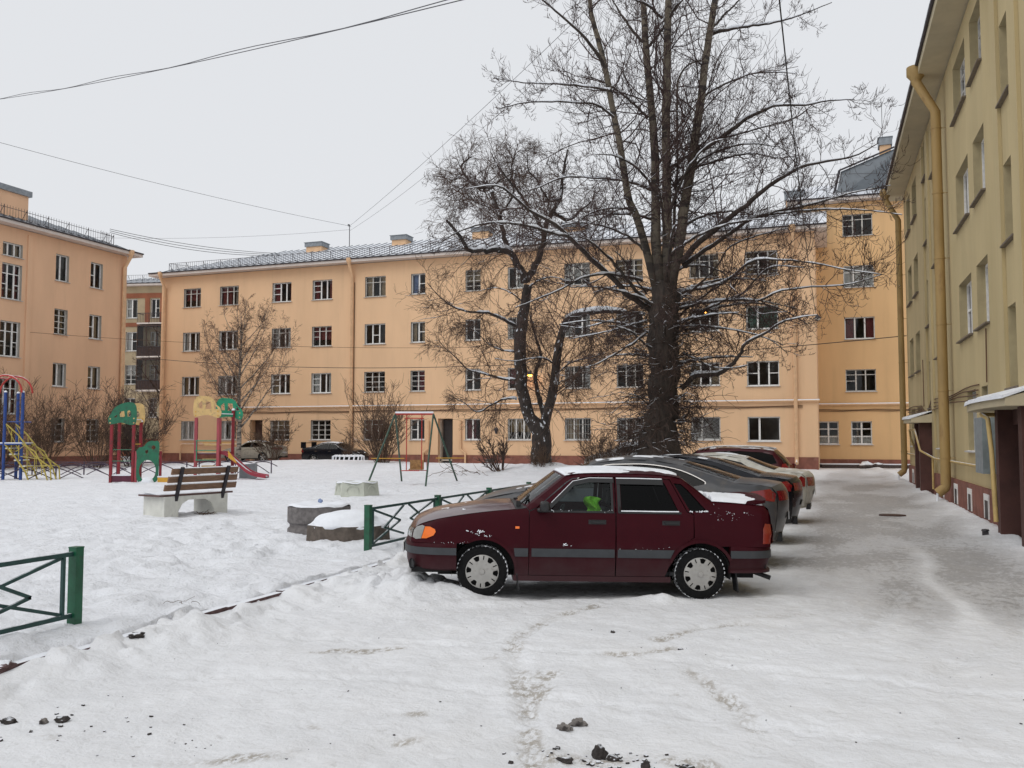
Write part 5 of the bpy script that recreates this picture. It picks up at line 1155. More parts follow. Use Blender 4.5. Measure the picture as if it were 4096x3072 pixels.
class Car:
    def __init__(s, root, hw, top, L, nose=(.4, .24), tail=(.4, .14), rnd=.035):
        s.root, s.L, s.nose, s.tail, s.rnd = root, L, nose, tail, rnd
        s.hz = np.array([h[0] for h in hw]); s.hy = np.array([h[1] for h in hw])
        s.top = np.array(top, float)
    def Y(s, x, z, off=0.0):
        x = np.asarray(x, float); z = np.asarray(z, float)
        y = np.interp(z, s.hz, s.hy)
        a, b = s.nose; u = np.clip((a-x)/a, 0, 1); y = y - b*(1-np.sqrt(np.maximum(1-u*u, 0)))
        a, b = s.tail; u = np.clip((x-(s.L-a))/a, 0, 1); y = y - b*(1-np.sqrt(np.maximum(1-u*u, 0)))
        if s.rnd:
            d = np.full(np.broadcast(x, z).shape, 9.0)
            for p, q in zip(s.top[:-1], s.top[1:]):
                e = q-p; t = np.clip(((x-p[0])*e[0]+(z-p[1])*e[1])/(e@e), 0, 1)
                d = np.minimum(d, np.hypot(x-p[0]-t*e[0], z-p[1]-t*e[1]))
            k = np.clip((s.rnd-d)/s.rnd, 0, 1); y = y - s.rnd*(1-np.sqrt(np.maximum(1-k*k, 0)))
        return y+off
    def side(s, name, poly, mt, holes=(), off=0.0, res=.07, sides=(-1, 1), parent=None, smooth=180):
        pts, edges = [], []
        for lp in [list(poly)]+[list(h) for h in holes]:
            o = len(pts); n = 0
            for i in range(len(lp)):
                a, b = lp[i], lp[(i+1) % len(lp)]; k = max(1, int(math.hypot(b[0]-a[0], b[1]-a[1])/res))
                for j in range(k): pts.append((a[0]+(b[0]-a[0])*j/k, a[1]+(b[1]-a[1])*j/k)); n += 1
            edges += [(o+i, o+(i+1) % n) for i in range(n)]
        bd = np.array(pts)
        x0, z0 = bd.min(0); x1, z1 = bd.max(0)
        for x in np.arange(x0+res/2, x1, res):
            for z in np.arange(z0+res/2, z1, res):
                if inside((x, z), poly) and not any(inside((x, z), h) for h in holes) and np.min(np.hypot(bd[:, 0]-x, bd[:, 1]-z)) > res*.45: pts.append((x, z))
        vo, eo, fo, *_ = delaunay_2d_cdt([Vector(p) for p in pts], edges, [], 2 if holes else 1, 1e-6)
        fo = [f for f in fo if not any(inside((vo[f[0]]+vo[f[1]]+vo[f[2]])/3, h) for h in holes)]
        X = np.array([p.x for p in vo]); Z = np.array([p.y for p in vo]); Yy = s.Y(X, Z, off)
        out = []
        for sd in sides:
            V = np.stack([X, sd*Yy, Z], 1)
            F = [tuple(f) if sd < 0 else tuple(reversed(f)) for f in fo]
            out.append(obj(name, V.tolist(), F, mt, parent if parent is not None and not isinstance(parent, list) else (parent[len(out)] if parent else s.root), smooth))
        return out
    def stripgrid(s, E, crown, bow, n=14, sub=4, w0=1.0, off=0.0):
        """cross strips between the two side edges; crown lifts the middle, bow pushes it forward"""
        E = spline(E, sub) if sub > 1 else np.array(E, float)
        c = np.linspace(-w0, w0, n+1)
        ye = s.Y(E[:, 0], E[:, 1])
        k = 1-np.abs(c)[None, :]**2.2
        m = len(E); cr = np.interp(np.linspace(0, 1, m), np.linspace(0, 1, len(crown)), crown)[:, None] if isinstance(crown, (list, tuple)) else crown
        bw = np.interp(np.linspace(0, 1, m), np.linspace(0, 1, len(bow)), bow)[:, None] if isinstance(bow, (list, tuple)) else bow
        X = E[:, 0][:, None]-bw*k; Z = E[:, 1][:, None]+cr*k+off; Yv = ye[:, None]*c[None, :]
        return X, Yv*np.ones_like(X), Z
    def strip(s, name, E, mt, crown=0.0, bow=0.0, n=14, sub=4, parent=None, w0=1.0, off=0.0, cols=None, rows=None, flip=False):
        X, Yv, Z = s.stripgrid(E, crown, bow, n, sub, w0, off)
        m, w = X.shape
        V = np.stack([X.ravel(), Yv.ravel(), Z.ravel()], 1)
        F = []
        for i in range(m-1):
            for j in range(w-1):
                if cols and not (cols[0] <= j < cols[1]): continue
                if rows and not (rows[0] <= i < rows[1]): continue
                a = i*w+j; F.append((a, a+w, a+w+1, a+1))
        return obj(name, *prune(V.tolist(), F), mt, parent or s.root, 180)
    def frame_strip(s, gname, fname, E, gm, fm, crown, bow, n=20, sub=6, edge=1, top=1, parent=None):
        """glass with a painted surround"""
        X, Yv, Z = s.stripgrid(E, crown, bow, n, sub); m, w = X.shape
        V = np.stack([X.ravel(), Yv.ravel(), Z.ravel()], 1).tolist(); A, B = [], []
        for i in range(m-1):
            for j in range(w-1):
                a = i*w+j; f = (a, a+w, a+w+1, a+1)
                (B if (j < edge or j >= w-1-edge or i >= m-1-top or i < top) else A).append(f)
        g = obj(gname, *prune(V, A), gm, parent or s.root, 180)
        obj(fname, *prune(V, B), fm, g, 180); return g
    def snow(s, name, E, tmax, thr, seed, crown, bow, n=40, sub=14, w0=.97, parent=None, fr=(3.0, 5.0), rngx=None, mt='snow'):
        X, Yv, Z = s.stripgrid(E, crown, bow, n, sub, w0)
        nz = fbm(X*fr[0]+seed, Yv*fr[1]+seed*1.7, 4)
        t = tmax*sstep(thr, thr+.16, nz)-.006
        k = 1-np.abs(np.linspace(-1, 1, n+1))[None, :]**14
        rw = np.minimum(1, np.minimum(np.arange(len(X)), np.arange(len(X))[::-1])/2.0)[:, None]
        t = np.where(t > 0, t*k*rw-.004, t)
        V = np.stack([X.ravel(), Yv.ravel(), (Z+t).ravel()], 1); m, w = X.shape
        tt = t.ravel()
        F = [(a, a+w, a+w+1, a+1) for i in range(m-1) for j in range(w-1) for a in (i*w+j,) if max(tt[a], tt[a+1], tt[a+w], tt[a+w+1]) > 0]
        if F: return tag(obj(name, *prune(V.tolist(), F), M[mt], parent or s.root, 180), kind='stuff')
    def plansweep(s, name, path, prof, mt, parent=None, sub=5, sm=50):
        """profile (offset, z) swept along a plan path (x, y)"""
        P = spline(path, sub); T = np.gradient(P, axis=0); T /= np.linalg.norm(T, axis=1)[:, None]
        Nn = np.stack([-T[:, 1], T[:, 0]], 1)
        if Nn[len(Nn)//2, 0]*(1 if P[len(P)//2, 0] > s.L/2 else -1) < 0: Nn = -Nn
        V = []; k = len(prof)
        for p, n_ in zip(P, Nn):
            for o, z in prof: V.append((p[0]+n_[0]*o, p[1]+n_[1]*o, z))
        F = [(i*k+j, (i+1)*k+j, (i+1)*k+j+1, i*k+j+1) for i in range(len(P)-1) for j in range(k-1)]
        F += [tuple(range(k)), tuple(range((len(P)-1)*k, len(P)*k))]
        return obj(name, V, F, mt, parent or s.root, sm)
WHEEL = {}
def wheel_meshes(r, w, rim, key, style=0):
    if key in WHEEL: return WHEEL[key]
    RX = Matrix.Rotation(R(90), 4, 'X')                     # local z of the lathe -> -y (outwards on the near side)
    h = w/2
    t = MB(); t.lathe([(rim-.01, -h*.8), (rim, -h), (r*.80, -h*1.04), (r*.93, -h*.98), (r*.985, -h*.80)], 40, RX)
    t.lathe([(r*.985, h*.80), (r*.93, h*.98), (r*.80, h*1.04), (rim, h), (rim-.01, h*.8), (rim-.012, -h*.8)], 40, RX)
    tread = MB(); tread.lathe([(r*.985, -h*.80), (r*1.0, -h*.6), (r*1.0, h*.6), (r*.985, h*.80)], 40, RX)
    for k in range(36):
        a = 2*PI*k/36; Mk = Matrix.Rotation(a, 4, 'Y')
        tread.box(-.012, .012, h*.45, h*.86, r*.955, r*1.005, Mk @ Matrix.Rotation(.25, 4, 'Z'))
        tread.box(-.012, .012, -h*.86, -h*.45, r*.955, r*1.005, Mk @ Matrix.Rotation(-.25, 4, 'Z'))
    cap = MB(); hc = rim*1.02
    holes = []
    if style == 0:
        for k in range(6):
            a = 2*PI*k/6+.2
            q = [(.66, -.16), (.90, -.21), (.93, 0), (.90, .21), (.66, .16), (.62, 0)]
            holes.append([(hc*rr*math.cos(a+da), hc*rr*math.sin(a+da)) for rr, da in q])
            for da0 in (-.07, .07):
                a2 = a+2*PI/12+da0*0+ (0.0 if da0 < 0 else 10); 
                if da0 < 0: holes.append([(hc*rr*math.cos(a2+da), hc*rr*math.sin(a2+da)) for rr, da in ((.68, -.045), (.92, -.035), (.92, .035), (.68, .045))])
    else:
        for k in range(5):
            a = 2*PI*k/5
            holes.append([(hc*rr*math.cos(a+da), hc*rr*math.sin(a+da)) for rr, da in ((.35, -.25), (.88, -.42), (.93, 0), (.88, .42), (.35, .25))])
    outer = [(hc*math.cos(2*PI*i/48), hc*math.sin(2*PI*i/48)) for i in range(48)]
    cap.plate(outer, holes, .012)
    cap.v = [(x, y-h*.92-.02*(1-(math.hypot(x, z)/hc)**2)+(.006 if math.hypot(x, z) > hc*.97 else 0), z) for x, y, z in cap.v]
    cap.lathe([(0, .03), (hc*.14, .028), (hc*.17, .012), (hc*.17, 0)], 20, Matrix.Translation((0, -h*.92-.004, 0)) @ RX)
    back = MB(); back.lathe([(0, h*.5), (rim, h*.55)], 24, RX)
    WHEEL[key] = (mkmesh('wheel', t.v, t.f, M['rubber'], 50), mkmesh('tread', tread.v, tread.f, M['tyre_snowy'], 50), mkmesh('hubcap', cap.v, cap.f, M['hubcap'], 35), mkmesh('brake_disc', back.v, back.f, M['car_under'], 50))
    return WHEEL[key]
def add_wheel(root, x, y, z, ms, steer=0.0, spin=0.0):
    w = link(bpy.data.objects.new('wheel', ms[0]), root)
    w.location = (x, y, z); w.rotation_euler = (0, 0, steer+(PI if y > 0 else 0))
    for me, nm in ((ms[1], 'tread'), (ms[2], 'hubcap'), (ms[3], 'brake_disc')):
        o = link(bpy.data.objects.new(nm, me), w)
        if nm == 'hubcap': o.rotation_euler = (0, spin, 0)
    return w
def seat(root, x, y, m, w=.48, z0=.32, zt=.86, hr=True):
    q = MB(); Mx = Matrix.Translation((x, y, z0))
    q.box(-.25, .25, -w/2, w/2, 0, .18, Mx)
    q.box(-.07, .07, -w/2, w/2, 0, zt-z0, Mx @ Matrix.Translation((.25, 0, .1)) @ Matrix.Rotation(R(16), 4, 'Y'))
    if hr: q.box(-.05, .05, -.13, .13, 0, .17, Mx @ Matrix.Translation((.43, 0, zt-z0+.12)) @ Matrix.Rotation(R(10), 4, 'Y'))
    o = q.build('seat', m, root, 30)
    b = o.modifiers.new('b', 'BEVEL'); b.width = .03; b.segments = 2
    return o

# ---- the dark red saloon
fwv, rwv = Vector((*CAR_RED['fw'], 0)), Vector((*CAR_RED['rw'], 0))
ang = math.atan2(rwv.y-fwv.y, rwv.x-fwv.x)
RC = thing('red_sedan', 'dark cherry red boxy sedan with grey side strips parked nearest the camera', 'car', (0, 0, -.09), ang)
Mr = Matrix.Rotation(ang, 4, 'Z')
RC.location = (rwv - (Mr @ Vector((3.32*1.025-.015, -.775, 0))))+Vector((0, 0, -.05))
RC.rotation_euler = (0, R(1.1), ang)
M['cherry'] = paint('paint_cherry', (0.036, 0.0014, 0.005), dust=(0.05, 0.012, 0.014), rough=.5, spec=.10, coat=.05)
M['cherry_top'] = paint('paint_cherry_hood', (0.050, 0.003, 0.008), dust=(0.07, 0.025, 0.02), rough=.3, dustamt=(.45, .7), spec=.4, coat=.6)
def grime(m, z0, z1, col, amt):
    """road salt and dirt thrown up on the lower body"""
    N, L = m.node_tree.nodes, m.node_tree.links; b = N['Principled BSDF']; src = b.inputs['Base Color'].links[0].from_socket
    tc = N.new('ShaderNodeTexCoord'); sp = N.new('ShaderNodeSeparateXYZ'); r = N.new('ShaderNodeMapRange'); x = N.new('ShaderNodeMix'); x.data_type = 'RGBA'
    n = N.new('ShaderNodeTexNoise'); n.inputs['Scale'].default_value = 7; n.inputs['Detail'].default_value = 6; L.new(tc.outputs['Object'], n.inputs['Vector'])
    a = N.new('ShaderNodeMath'); a.operation = 'MULTIPLY_ADD'; L.new(n.outputs['Fac'], a.inputs[0]); a.inputs[1].default_value = .35
    L.new(tc.outputs['Object'], sp.inputs[0]); L.new(sp.outputs['Z'], a.inputs[2]); L.new(a.outputs[0], r.inputs['Value'])
    for k, v in (('From Min', z0+.17), ('From Max', z1+.17), ('To Min', amt), ('To Max', 0.0)): r.inputs[k].default_value = v
    L.new(r.outputs[0], x.inputs[0]); L.new(src, x.inputs[6]); x.inputs[7].default_value = (*col, 1); L.new(x.outputs[2], b.inputs['Base Color'])
grime(M['cherry'], .25, .62, (0.060, 0.038, 0.040), .55)
P_ = M['cherry']
top = [(0.04, .64), (0.07, .735), (.14, .80), (.35, .868), (.7, .93), (1.0, .968), (1.25, .99), (1.33, 1.0), (1.793, 1.365), (1.95, 1.392), (2.3, 1.405), (2.7, 1.402), (3.02, 1.383), (3.138, 1.355), (3.30, 1.235), (3.466, 1.105), (3.75, 1.09), (4.07, 1.065), (4.13, 1.0), (4.15, .75), (4.13, .62)]
car = Car(RC, [(.2, .775), (.34, .805), (.5, .822), (.57, .823), (.582, .816), (.785, .812), (.80, .803), (.95, .79), (1.0, .778), (1.2, .695), (1.41, .60)], top, 4.25, nose=(.42, .27), tail=(.35, .13))
fa = arc(.86, .287, .355, 116, 0, 16); fa2 = arc(3.32, .287, .35, 158, 66, 12)
g_ = .006
car.side('front_fender', [(.045, .60), (.06, .70), (.085, .745), (.15, .80)]+[(.35, .866), (.7, .928), (1.0, .966), (1.25, .988), (1.345, 1.0), (1.368, .97), (1.368, .245), (1.215, .245)]+[p for p in reversed(fa)]+[(.695, .602)], P_)
wf = [(1.585, .978), (2.30, .978), (2.30, 1.312), (2.05, 1.315), (1.90, 1.295), (1.87, 1.28)]
fd = car.side('front_door', [(1.368+g_, .255), (2.352-g_, .255), (2.352-g_, 1.362), (2.1, 1.36), (1.87, 1.335), (1.80, 1.29), (1.46, 1.005), (1.368+g_, .965)], P_, [wf])
wr = [(2.415, .978), (3.075, .978), (2.925, 1.312), (2.415, 1.312)]
rd = car.side('rear_door', [(2.352+g_, .255), (2.915, .255), (2.955, .36), (3.03, .52), (3.13, .625), (3.235, .70), (3.24, .955), (3.165, .985), (2.99, 1.34), (2.7, 1.362), (2.352+g_, 1.362)], P_, [wr])
ring = [(1.25, .992), (1.33, 1.002), (1.793, 1.365), (1.95, 1.392), (2.3, 1.405), (2.7, 1.402), (3.02, 1.383), (3.138, 1.355), (3.30, 1.235), (3.466, 1.105), (3.75, 1.09), (4.07, 1.065), (4.13, 1.0), (4.15, .75), (4.13, .605), (3.47, .605)]+list(reversed(fa2))+[(2.962, .362+g_), (3.036, .526), (3.136, .632), (3.241+g_, .70), (3.247, .96), (3.172, .992), (2.996, 1.348), (2.7, 1.37), (2.1, 1.368), (1.865, 1.343), (1.79, 1.297), (1.452, 1.012), (1.372, .978), (1.35, 1.004)]
car.side('rear_quarter', ring, P_, [[(3.035, 1.305), (3.12, 1.298), (3.19, 1.235), (3.395, 1.0), (3.205, .99)]])
for nm, pl, mt in (('window', wf, 'glass_clear'), ('window', wr, 'glass_tint'), ('quarter_window', [(3.02, 1.32), (3.13, 1.31), (3.20, 1.24), (3.42, .985), (3.195, .975)], 'glass_tint')):
    par = fd if pl is wf else rd if pl is wr else None
    car.side(nm, pl, M[mt], off=-.012, parent=par)
def rim_strip(poly, mt, wdt, name, par, off=.003, sides=(-1, 1)):
    """thin band along an open polyline on the car side"""
    p = np.array(poly); t = np.gradient(p, axis=0); t /= np.linalg.norm(t, axis=1)[:, None]; n_ = np.stack([-t[:, 1], t[:, 0]], 1)
    a, b = p+n_*wdt/2, p-n_*wdt/2
    return car.side(name, [tuple(v) for v in a]+[tuple(v) for v in b[::-1]], mt, off=off, parent=par, sides=sides)
# window surrounds, weather shields, sills, handles, mouldings
rim_strip([(1.60, 1.02), (1.875, 1.285), (2.05, 1.325), (2.34, 1.326)], M['car_black'], .05, 'weather_shield', fd, .010)
rim_strip([(2.37, 1.318), (2.6, 1.318), (2.91, 1.315)], M['car_black'], .065, 'weather_shield', rd, .010)
rim_strip([(1.55, .972), (1.9, .972), (2.33, .972)], M['car_black'], .022, 'window_seal', fd, .006)
rim_strip([(2.38, .972), (2.8, .972), (3.10, .972)], M['car_black'], .022, 'window_seal', rd, .006)
rim_strip([(2.312, .97), (2.312, 1.15), (2.312, 1.34)], M['car_black'], .028, 'door_post', fd, .005)
rim_strip([(2.392, .97), (2.392, 1.15), (2.392, 1.34)], M['car_black'], .036, 'door_post', rd, .005)
for dd, (a, b) in ((fd, (1.40, 2.335)), (rd, (2.37, 2.985))):
    car.side('moulding', [(a, .465), (b-.015 if dd is rd else b, .465), (b+(.03 if dd is rd else 0), .558), (a, .558)], M['moulding'], off=.012, parent=dd)
car.side('moulding', [(1.215, .465), (1.36, .465), (1.36, .558), (1.20, .558)], M['moulding'], off=.012)
for dd, x in ((fd, 2.14), (rd, 2.98)):
    for sd, par in ((-1, dd[0]), (1, dd[1])):
        h = MB(); y = float(car.Y(x, .86))
        h.box(x-.10, x+.10, sd*(y-.01), sd*(y+.006), .835, .885); h.box(x-.07, x+.085, sd*(y+.006), sd*(y+.028), .852, .872)
        h.build('handle', M['car_black'], par, 30)
for sd, par in ((-1, fd[0]), (1, fd[1])):
    h = MB(); y = float(car.Y(1.55, 1.0))
    h.cbox((1.50, sd*(y+.03), .985), (.09, .09, .05)); h.cbox((1.535, sd*(y+.12), 1.03), (.10, .18, .115))
    o = h.build('mirror', M['car_black'], par, 40); bv = o.modifiers.new('b', 'BEVEL'); bv.width = .03; bv.segments = 3
# arch lips
for nm, cx, a0, a1 in (('arch_lip', .86, 112, 8), ('arch_lip', 3.32, 160, 25)):
    rim_strip([(cx+.375*math.cos(R(a0+(a1-a0)*i/16)), .287+.375*math.sin(R(a0+(a1-a0)*i/16))) for i in range(17)], P_, .035, nm, None, .014)
for cx in (.86, 3.32):
    for sd in (-1, 1):
        b = MB(); V = []
        for i in range(17):
            a = R(-10+200*i/16)
            for yy in (sd*.79, sd*.42): V.append((cx+.352*math.cos(a), yy, .287+.352*math.sin(a)))
        b.add(V, [(2*i, 2*i+1, 2*i+3, 2*i+2) for i in range(16)]); b.build('wheel_well', M['car_under'], RC, 60)
# upper panels
car.strip('hood', [(.075, .742), (.15, .805), (.35, .870), (.7, .932), (1.0, .970), (1.22, .99)], M['cherry_top'], crown=[.0, .05, .075, .08, .075, .06], bow=[.07, .06, .03, 0, 0, .03], n=18)
car.strip('nose_panel', [(.045, .60), (.05, .66), (.072, .738)], P_, crown=0.0, bow=[.075, .078, .07], n=18, sub=3)
car.strip('cowl', [(1.225, .988), (1.30, .998), (1.345, 1.012)], M['car_black'], crown=[.06, .05, .03], bow=[.03, .06, .10], n=18, sub=2)
car.frame_strip('windshield', 'windshield_frame', [(1.345, 1.012), (1.50, 1.135), (1.65, 1.252), (1.79, 1.364)], M['glass_clear'], P_, crown=[.03, .035, .04, .045], bow=[.10, .095, .085, .07])
roofE = [(1.793, 1.367), (1.95, 1.394), (2.3, 1.406), (2.7, 1.403), (3.02, 1.384), (3.136, 1.356)]
rf = car.strip('roof', roofE, P_, crown=[.045, .05, .052, .05, .045, .04], bow=[.07, .02, 0, 0, -.01, -.02], n=18)
car.frame_strip('rear_window', 'rear_window_frame', [(3.138, 1.356), (3.25, 1.275), (3.36, 1.185), (3.466, 1.106)], M['glass_tint'], P_, crown=[.04, .04, .035, .03], bow=[-.02, -.035, -.04, -.05])
deckE = [(3.466, 1.106), (3.6, 1.10), (3.75, 1.091), (3.95, 1.076), (4.07, 1.066)]
tk = car.strip('trunk_lid', deckE, P_, crown=[.03, .035, .035, .04, .045], bow=[-.05, -.03, 0, -.02, -.04], n=18)
car.strip('tail_panel', [(4.07, 1.066), (4.13, 1.0), (4.15, .75), (4.13, .60)], P_, crown=[.045, .02, 0, 0], bow=[-.04, -.05, -.05, -.05], n=18)
sp = MB(); pth = spline([(3.93, -.70, 1.10), (4.07, -.6, 1.125), (4.11, 0, 1.165), (4.07, .6, 1.125), (3.93, .70, 1.10)], 5)
V = [];
for p in pth: V += [(p[0]-.07, p[1], p[2]-.02), (p[0]-.05, p[1], p[2]+.018), (p[0]+.06, p[1], p[2]+.012), (p[0]+.06, p[1], p[2]-.02)]
F = [(4*i+j, 4*i+4+j, 4*i+4+(j+1) % 4, 4*i+(j+1) % 4) for i in range(len(pth)-1) for j in range(4)]+[(3, 2, 1, 0), (4*len(pth)-4, 4*len(pth)-3, 4*len(pth)-2, 4*len(pth)-1)]
sp.add(V, F); sp.build('spoiler', P_, tk, 40)
# bumpers, lamps, plates
car.plansweep('front_bumper', [(.56, -.822), (.30, -.80), (.10, -.70), (.0, -.5), (-.035, -.2), (-.035, .2), (.0, .5), (.10, .70), (.30, .80), (.56, .822)], [(-.06, .605), (-.006, .603), (.004, .585), (.006, .47), (-.006, .445), (-.010, .38), (-.03, .31), (-.09, .285)], P_)
car.plansweep('bumper_strip', [(.56, -.822), (.30, -.80), (.10, -.70), (.0, -.5), (-.035, -.2), (-.035, .2), (.0, .5), (.10, .70), (.30, .80), (.56, .822)], [(-.02, .552), (.014, .548), (.016, .47), (-.02, .466)], M['moulding'])
rp = [(3.66, -.818), (3.95, -.80), (4.13, -.70), (4.20, -.5), (4.225, -.2), (4.225, .2), (4.20, .5), (4.13, .70), (3.95, .80), (3.66, .818)]
car.plansweep('rear_bumper', rp, [(-.08, .62), (-.006, .615), (.006, .59), (.006, .48), (-.01, .45), (-.03, .38), (-.035, .35), (.0, .335), (.0, .31), (-.09, .295)], P_)
car.plansweep('bumper_strip', rp, [(-.02, .562), (.014, .558), (.016, .475), (-.02, .47)], M['moulding'])
hl = car.side('headlight', [(.062, .655), (.075, .73), (.11, .775), (.17, .795), (.20, .785), (.16, .645), (.10, .635)], M['lens_clear'], off=.006, res=.03)
car.side('indicator', [(.165, .648), (.205, .782), (.26, .782), (.315, .755), (.325, .725), (.30, .685), (.22, .65)], M['lens_orange'], off=.012, res=.03, parent=hl)
car.strip('headlight_lens', [(.048, .648), (.055, .70), (.075, .752)], M['lens_clear'], crown=0, bow=[.082, .083, .075], n=18, sub=3, parent=hl[0], cols=(0, 5))
car.strip('headlight_lens', [(.048, .648), (.055, .70), (.075, .752)], M['lens_clear'], crown=0, bow=[.082, .083, .075], n=18, sub=3, parent=hl[1], cols=(13, 18))
car.side('side_repeater', [(1.215, .775), (1.26, .775), (1.26, .80), (1.215, .80)], M['lens_orange'], off=.012, res=.03)
tl = car.side('taillight', [(4.03, .64), (4.135, .64), (4.145, .75), (4.13, .86), (4.06, .87), (4.035, .80)], M['lens_red2'], off=.008, res=.03)
for cs, q in (((0, 4), tl[0]), ((14, 18), tl[1])):
    car.strip('taillight_lens', [(4.155, .86), (4.165, .75), (4.15, .64)], M['lens_red'], crown=0, bow=-.05, n=18, sub=2, cols=cs, parent=q)
pt = MB(); pt.box(-.075, -.062, -.26, .26, .43, .545); pt.build('number_plate', M['plate_w'], RC)
fg = MB(); fg.lathe([(0, 0), (.055, 0), (.06, .015)], 14, Matrix.Translation((.07, -.715, .36)) @ Matrix.Rotation(R(-60), 4, 'Z') @ Matrix.Rotation(R(90), 4, 'X')); fg.build('fog_lamp_recess', M['car_black'], RC)
sl = MB(); sl.box(1.2, 2.98, -.79, .79, .19, .25); sl.build('sill', P_, RC, 30)
ub = MB(); ub.box(.35, 4.0, -.55, .55, .22, .30); ub.box(.06, .50, -.72, .72, .265, .32); ub.box(1.25, 2.95, -.76, .76, .185, .26); ub.box(.25, .5, -.7, .7, .3, .42); ub.box(3.72, 4.1, -.7, .7, .3, .5); ub.build('underbody', M['car_under'], RC)
ib = MB(); ib.box(.22, 1.28, -.66, .66, .3, .72); ib.build('engine_bay', M['car_under'], RC)
ib = MB(); ib.box(3.30, 4.05, -.66, .66, .35, .95); ib.build('luggage_bay', M['car_under'], RC)
ex = MB(); ex.tube([(3.7, -.35, .26), (4.05, -.42, .27), (4.22, -.50, .215)], .027, 10); ex.build('exhaust', M['car_black'], RC, 40)
for x, y in ((1.235, -.70), (1.235, .70), (3.74, -.66), (3.74, .66)):
    m_ = MB(); m_.box(x-.008, x+.008, y-.09, y+.09, .08, .30, Matrix.Translation((x, 0, .3)) @ Matrix.Rotation(R(-8), 4, 'Y') @ Matrix.Translation((-x, 0, -.3))); m_.build('mud_flap', M['car_black'], RC)
wm = wheel_meshes(.287, .175, .190, 'r13', 0)
RC.scale = (1.025, 1, 1.02)
for x, y, st, s_ in ((.86, -.70, R(-5), .3), (.86, .70, R(-5), .1), (3.32, -.70, 0, .9), (3.32, .70, 0, .4)): add_wheel(RC, x, y, .287, wm, st, s_)
# inside
it = MB(); it.box(1.28, 3.35, -.74, .74, .26, .30); it.box(1.30, 1.62, -.70, .70, .62, .90); it.box(3.02, 3.42, -.60, .60, .88, .93); it.build('cabin', M['car_inside'], RC)
hdl = MB(); hdl.box(2.30, 2.40, -.50, .50, 1.33, 1.36); 
for y in (-.36, .36): seat(RC, 2.02, y, M['car_inside'])
seat(RC, 2.78, 0, M['car_inside'], 1.2, zt=.92, hr=False)
sw = MB(); Ms = Matrix.Translation((1.72, -.36, .86)) @ Matrix.Rotation(R(-62), 4, 'Y'); sw.lathe([(.18+.014*math.cos(a), .014*math.sin(a)) for a in np.linspace(0, 2*PI, 7)], 24, Ms); sw.bar(Ms @ Vector((-.18, 0, 0)), Ms @ Vector((.18, 0, 0)), .03); sw.build('steering_wheel', M['car_black'], RC, 60)
wp = MB()
for y0 in (-.60, .05):
    wp.tube([(1.27, y0, 1.03), (1.33, y0+.06, 1.075), (1.40, y0+.22, 1.13)], .010, 6); wp.bar((1.335, y0-.02, 1.095), (1.42, y0+.50, 1.150), .012, .02)
    wp.cbox((1.255, y0, 1.04), (.05, .05, .06))
wp.build('wiper', M['car_black'], RC)
# snow on roof, boot and in the seams
car.snow('roof_snow', roofE, .028, .30, 3.3, [.045, .05, .052, .05, .045, .04], [.07, .02, 0, 0, -.01, -.02], parent=rf)
car.snow('trunk_snow', deckE, .055, .42, 8.1, [.03, .035, .035, .04, .045], [-.05, -.03, 0, -.02, -.04], parent=tk)
car.snow('hood_frost', [(.15, .805), (.35, .870), (.7, .932), (1.0, .970), (1.2, .988)], .012, .66, 5.5, [.05, .075, .08, .075, .06], [.06, .03, 0, 0, .03], fr=(6, 9))
def crumbs(name, path, n, sz, seed, par=None, off=.01, spread=.012):
    """small bits of frozen snow stuck to the near side"""
    rg = random.Random(seed); b = MB(); P = spline(path, 8)
    for i in range(n):
        p = P[rg.randrange(len(P))]; x, z = p[0]+rg.gauss(0, spread), p[1]+rg.gauss(0, spread*.6)
        y = -float(car.Y(x, z, off)); a = sz*rg.uniform(.4, 1.3)
        Mx = Matrix.Translation((x, y, z)) @ Matrix.Rotation(rg.uniform(0, 3), 4, 'Y')
        b.cbox((0, 0, 0), (a*rg.uniform(1, 2.4), a*.35, a*.6), Mx)
    return tag(b.build(name, M['snow'], par or RC, 60), kind='stuff')
crumbs('snow_crust', [(.70, .735), (.78, .74), (.86, .742)], 14, .013, 1); crumbs('snow_crust', [(.72, .72), (.82, .70), (.95, .69)], 10, .010, 2)
crumbs('snow_crust', [(.30, .612), (.5, .612), (.68, .612)], 16, .005, 3, off=.012); crumbs('snow_crust', [(2.38, .57), (2.7, .57), (2.98, .575)], 8, .005, 4, off=.02)
crumbs('snow_crust', [(3.48, 1.01), (3.52, .96), (3.6, .9)], 12, .005, 5, spread=.05); crumbs('snow_crust', [(3.66, 1.0), (3.70, .93)], 14, .006, 6, spread=.035); crumbs('snow_crust', [(3.85, 1.0), (3.92, .95)], 8, .006, 7, spread=.03)
crumbs('snow_crust', [(1.58, .985), (1.9, .985), (2.3, .985)], 16, .008, 8, off=.014); rim_strip([(2.41, .988), (2.6, .989), (2.8, .988), (3.07, .990)], M['snow'], .012, 'seal_snow', rd, .012); crumbs('snow_crust', [(3.2, .992), (3.32, .995), (3.4, 1.0)], 40, .010, 10, off=.008, spread=.004)
rim_strip([(1.62, 1.07), (1.87, 1.312), (2.06, 1.352), (2.33, 1.353)], M['snow'], .006, 'seal_snow', fd, .014); rim_strip([(2.37, 1.353), (2.6, 1.354), (2.9, 1.351)], M['snow'], .010, 'seal_snow', rd, .014)
crumbs('snow_crust', [(1.72, .60), (1.85, .595)], 5, .012, 13)
vs_ = thing('hi_vis_vest', 'crumpled lime green safety vest hung on the front seat of the red sedan', 'vest', RC.matrix_basis @ Vector((2.02, -.52, .92)), ang)
v = MB(); rv = random.Random(4)
n = 9; V = []
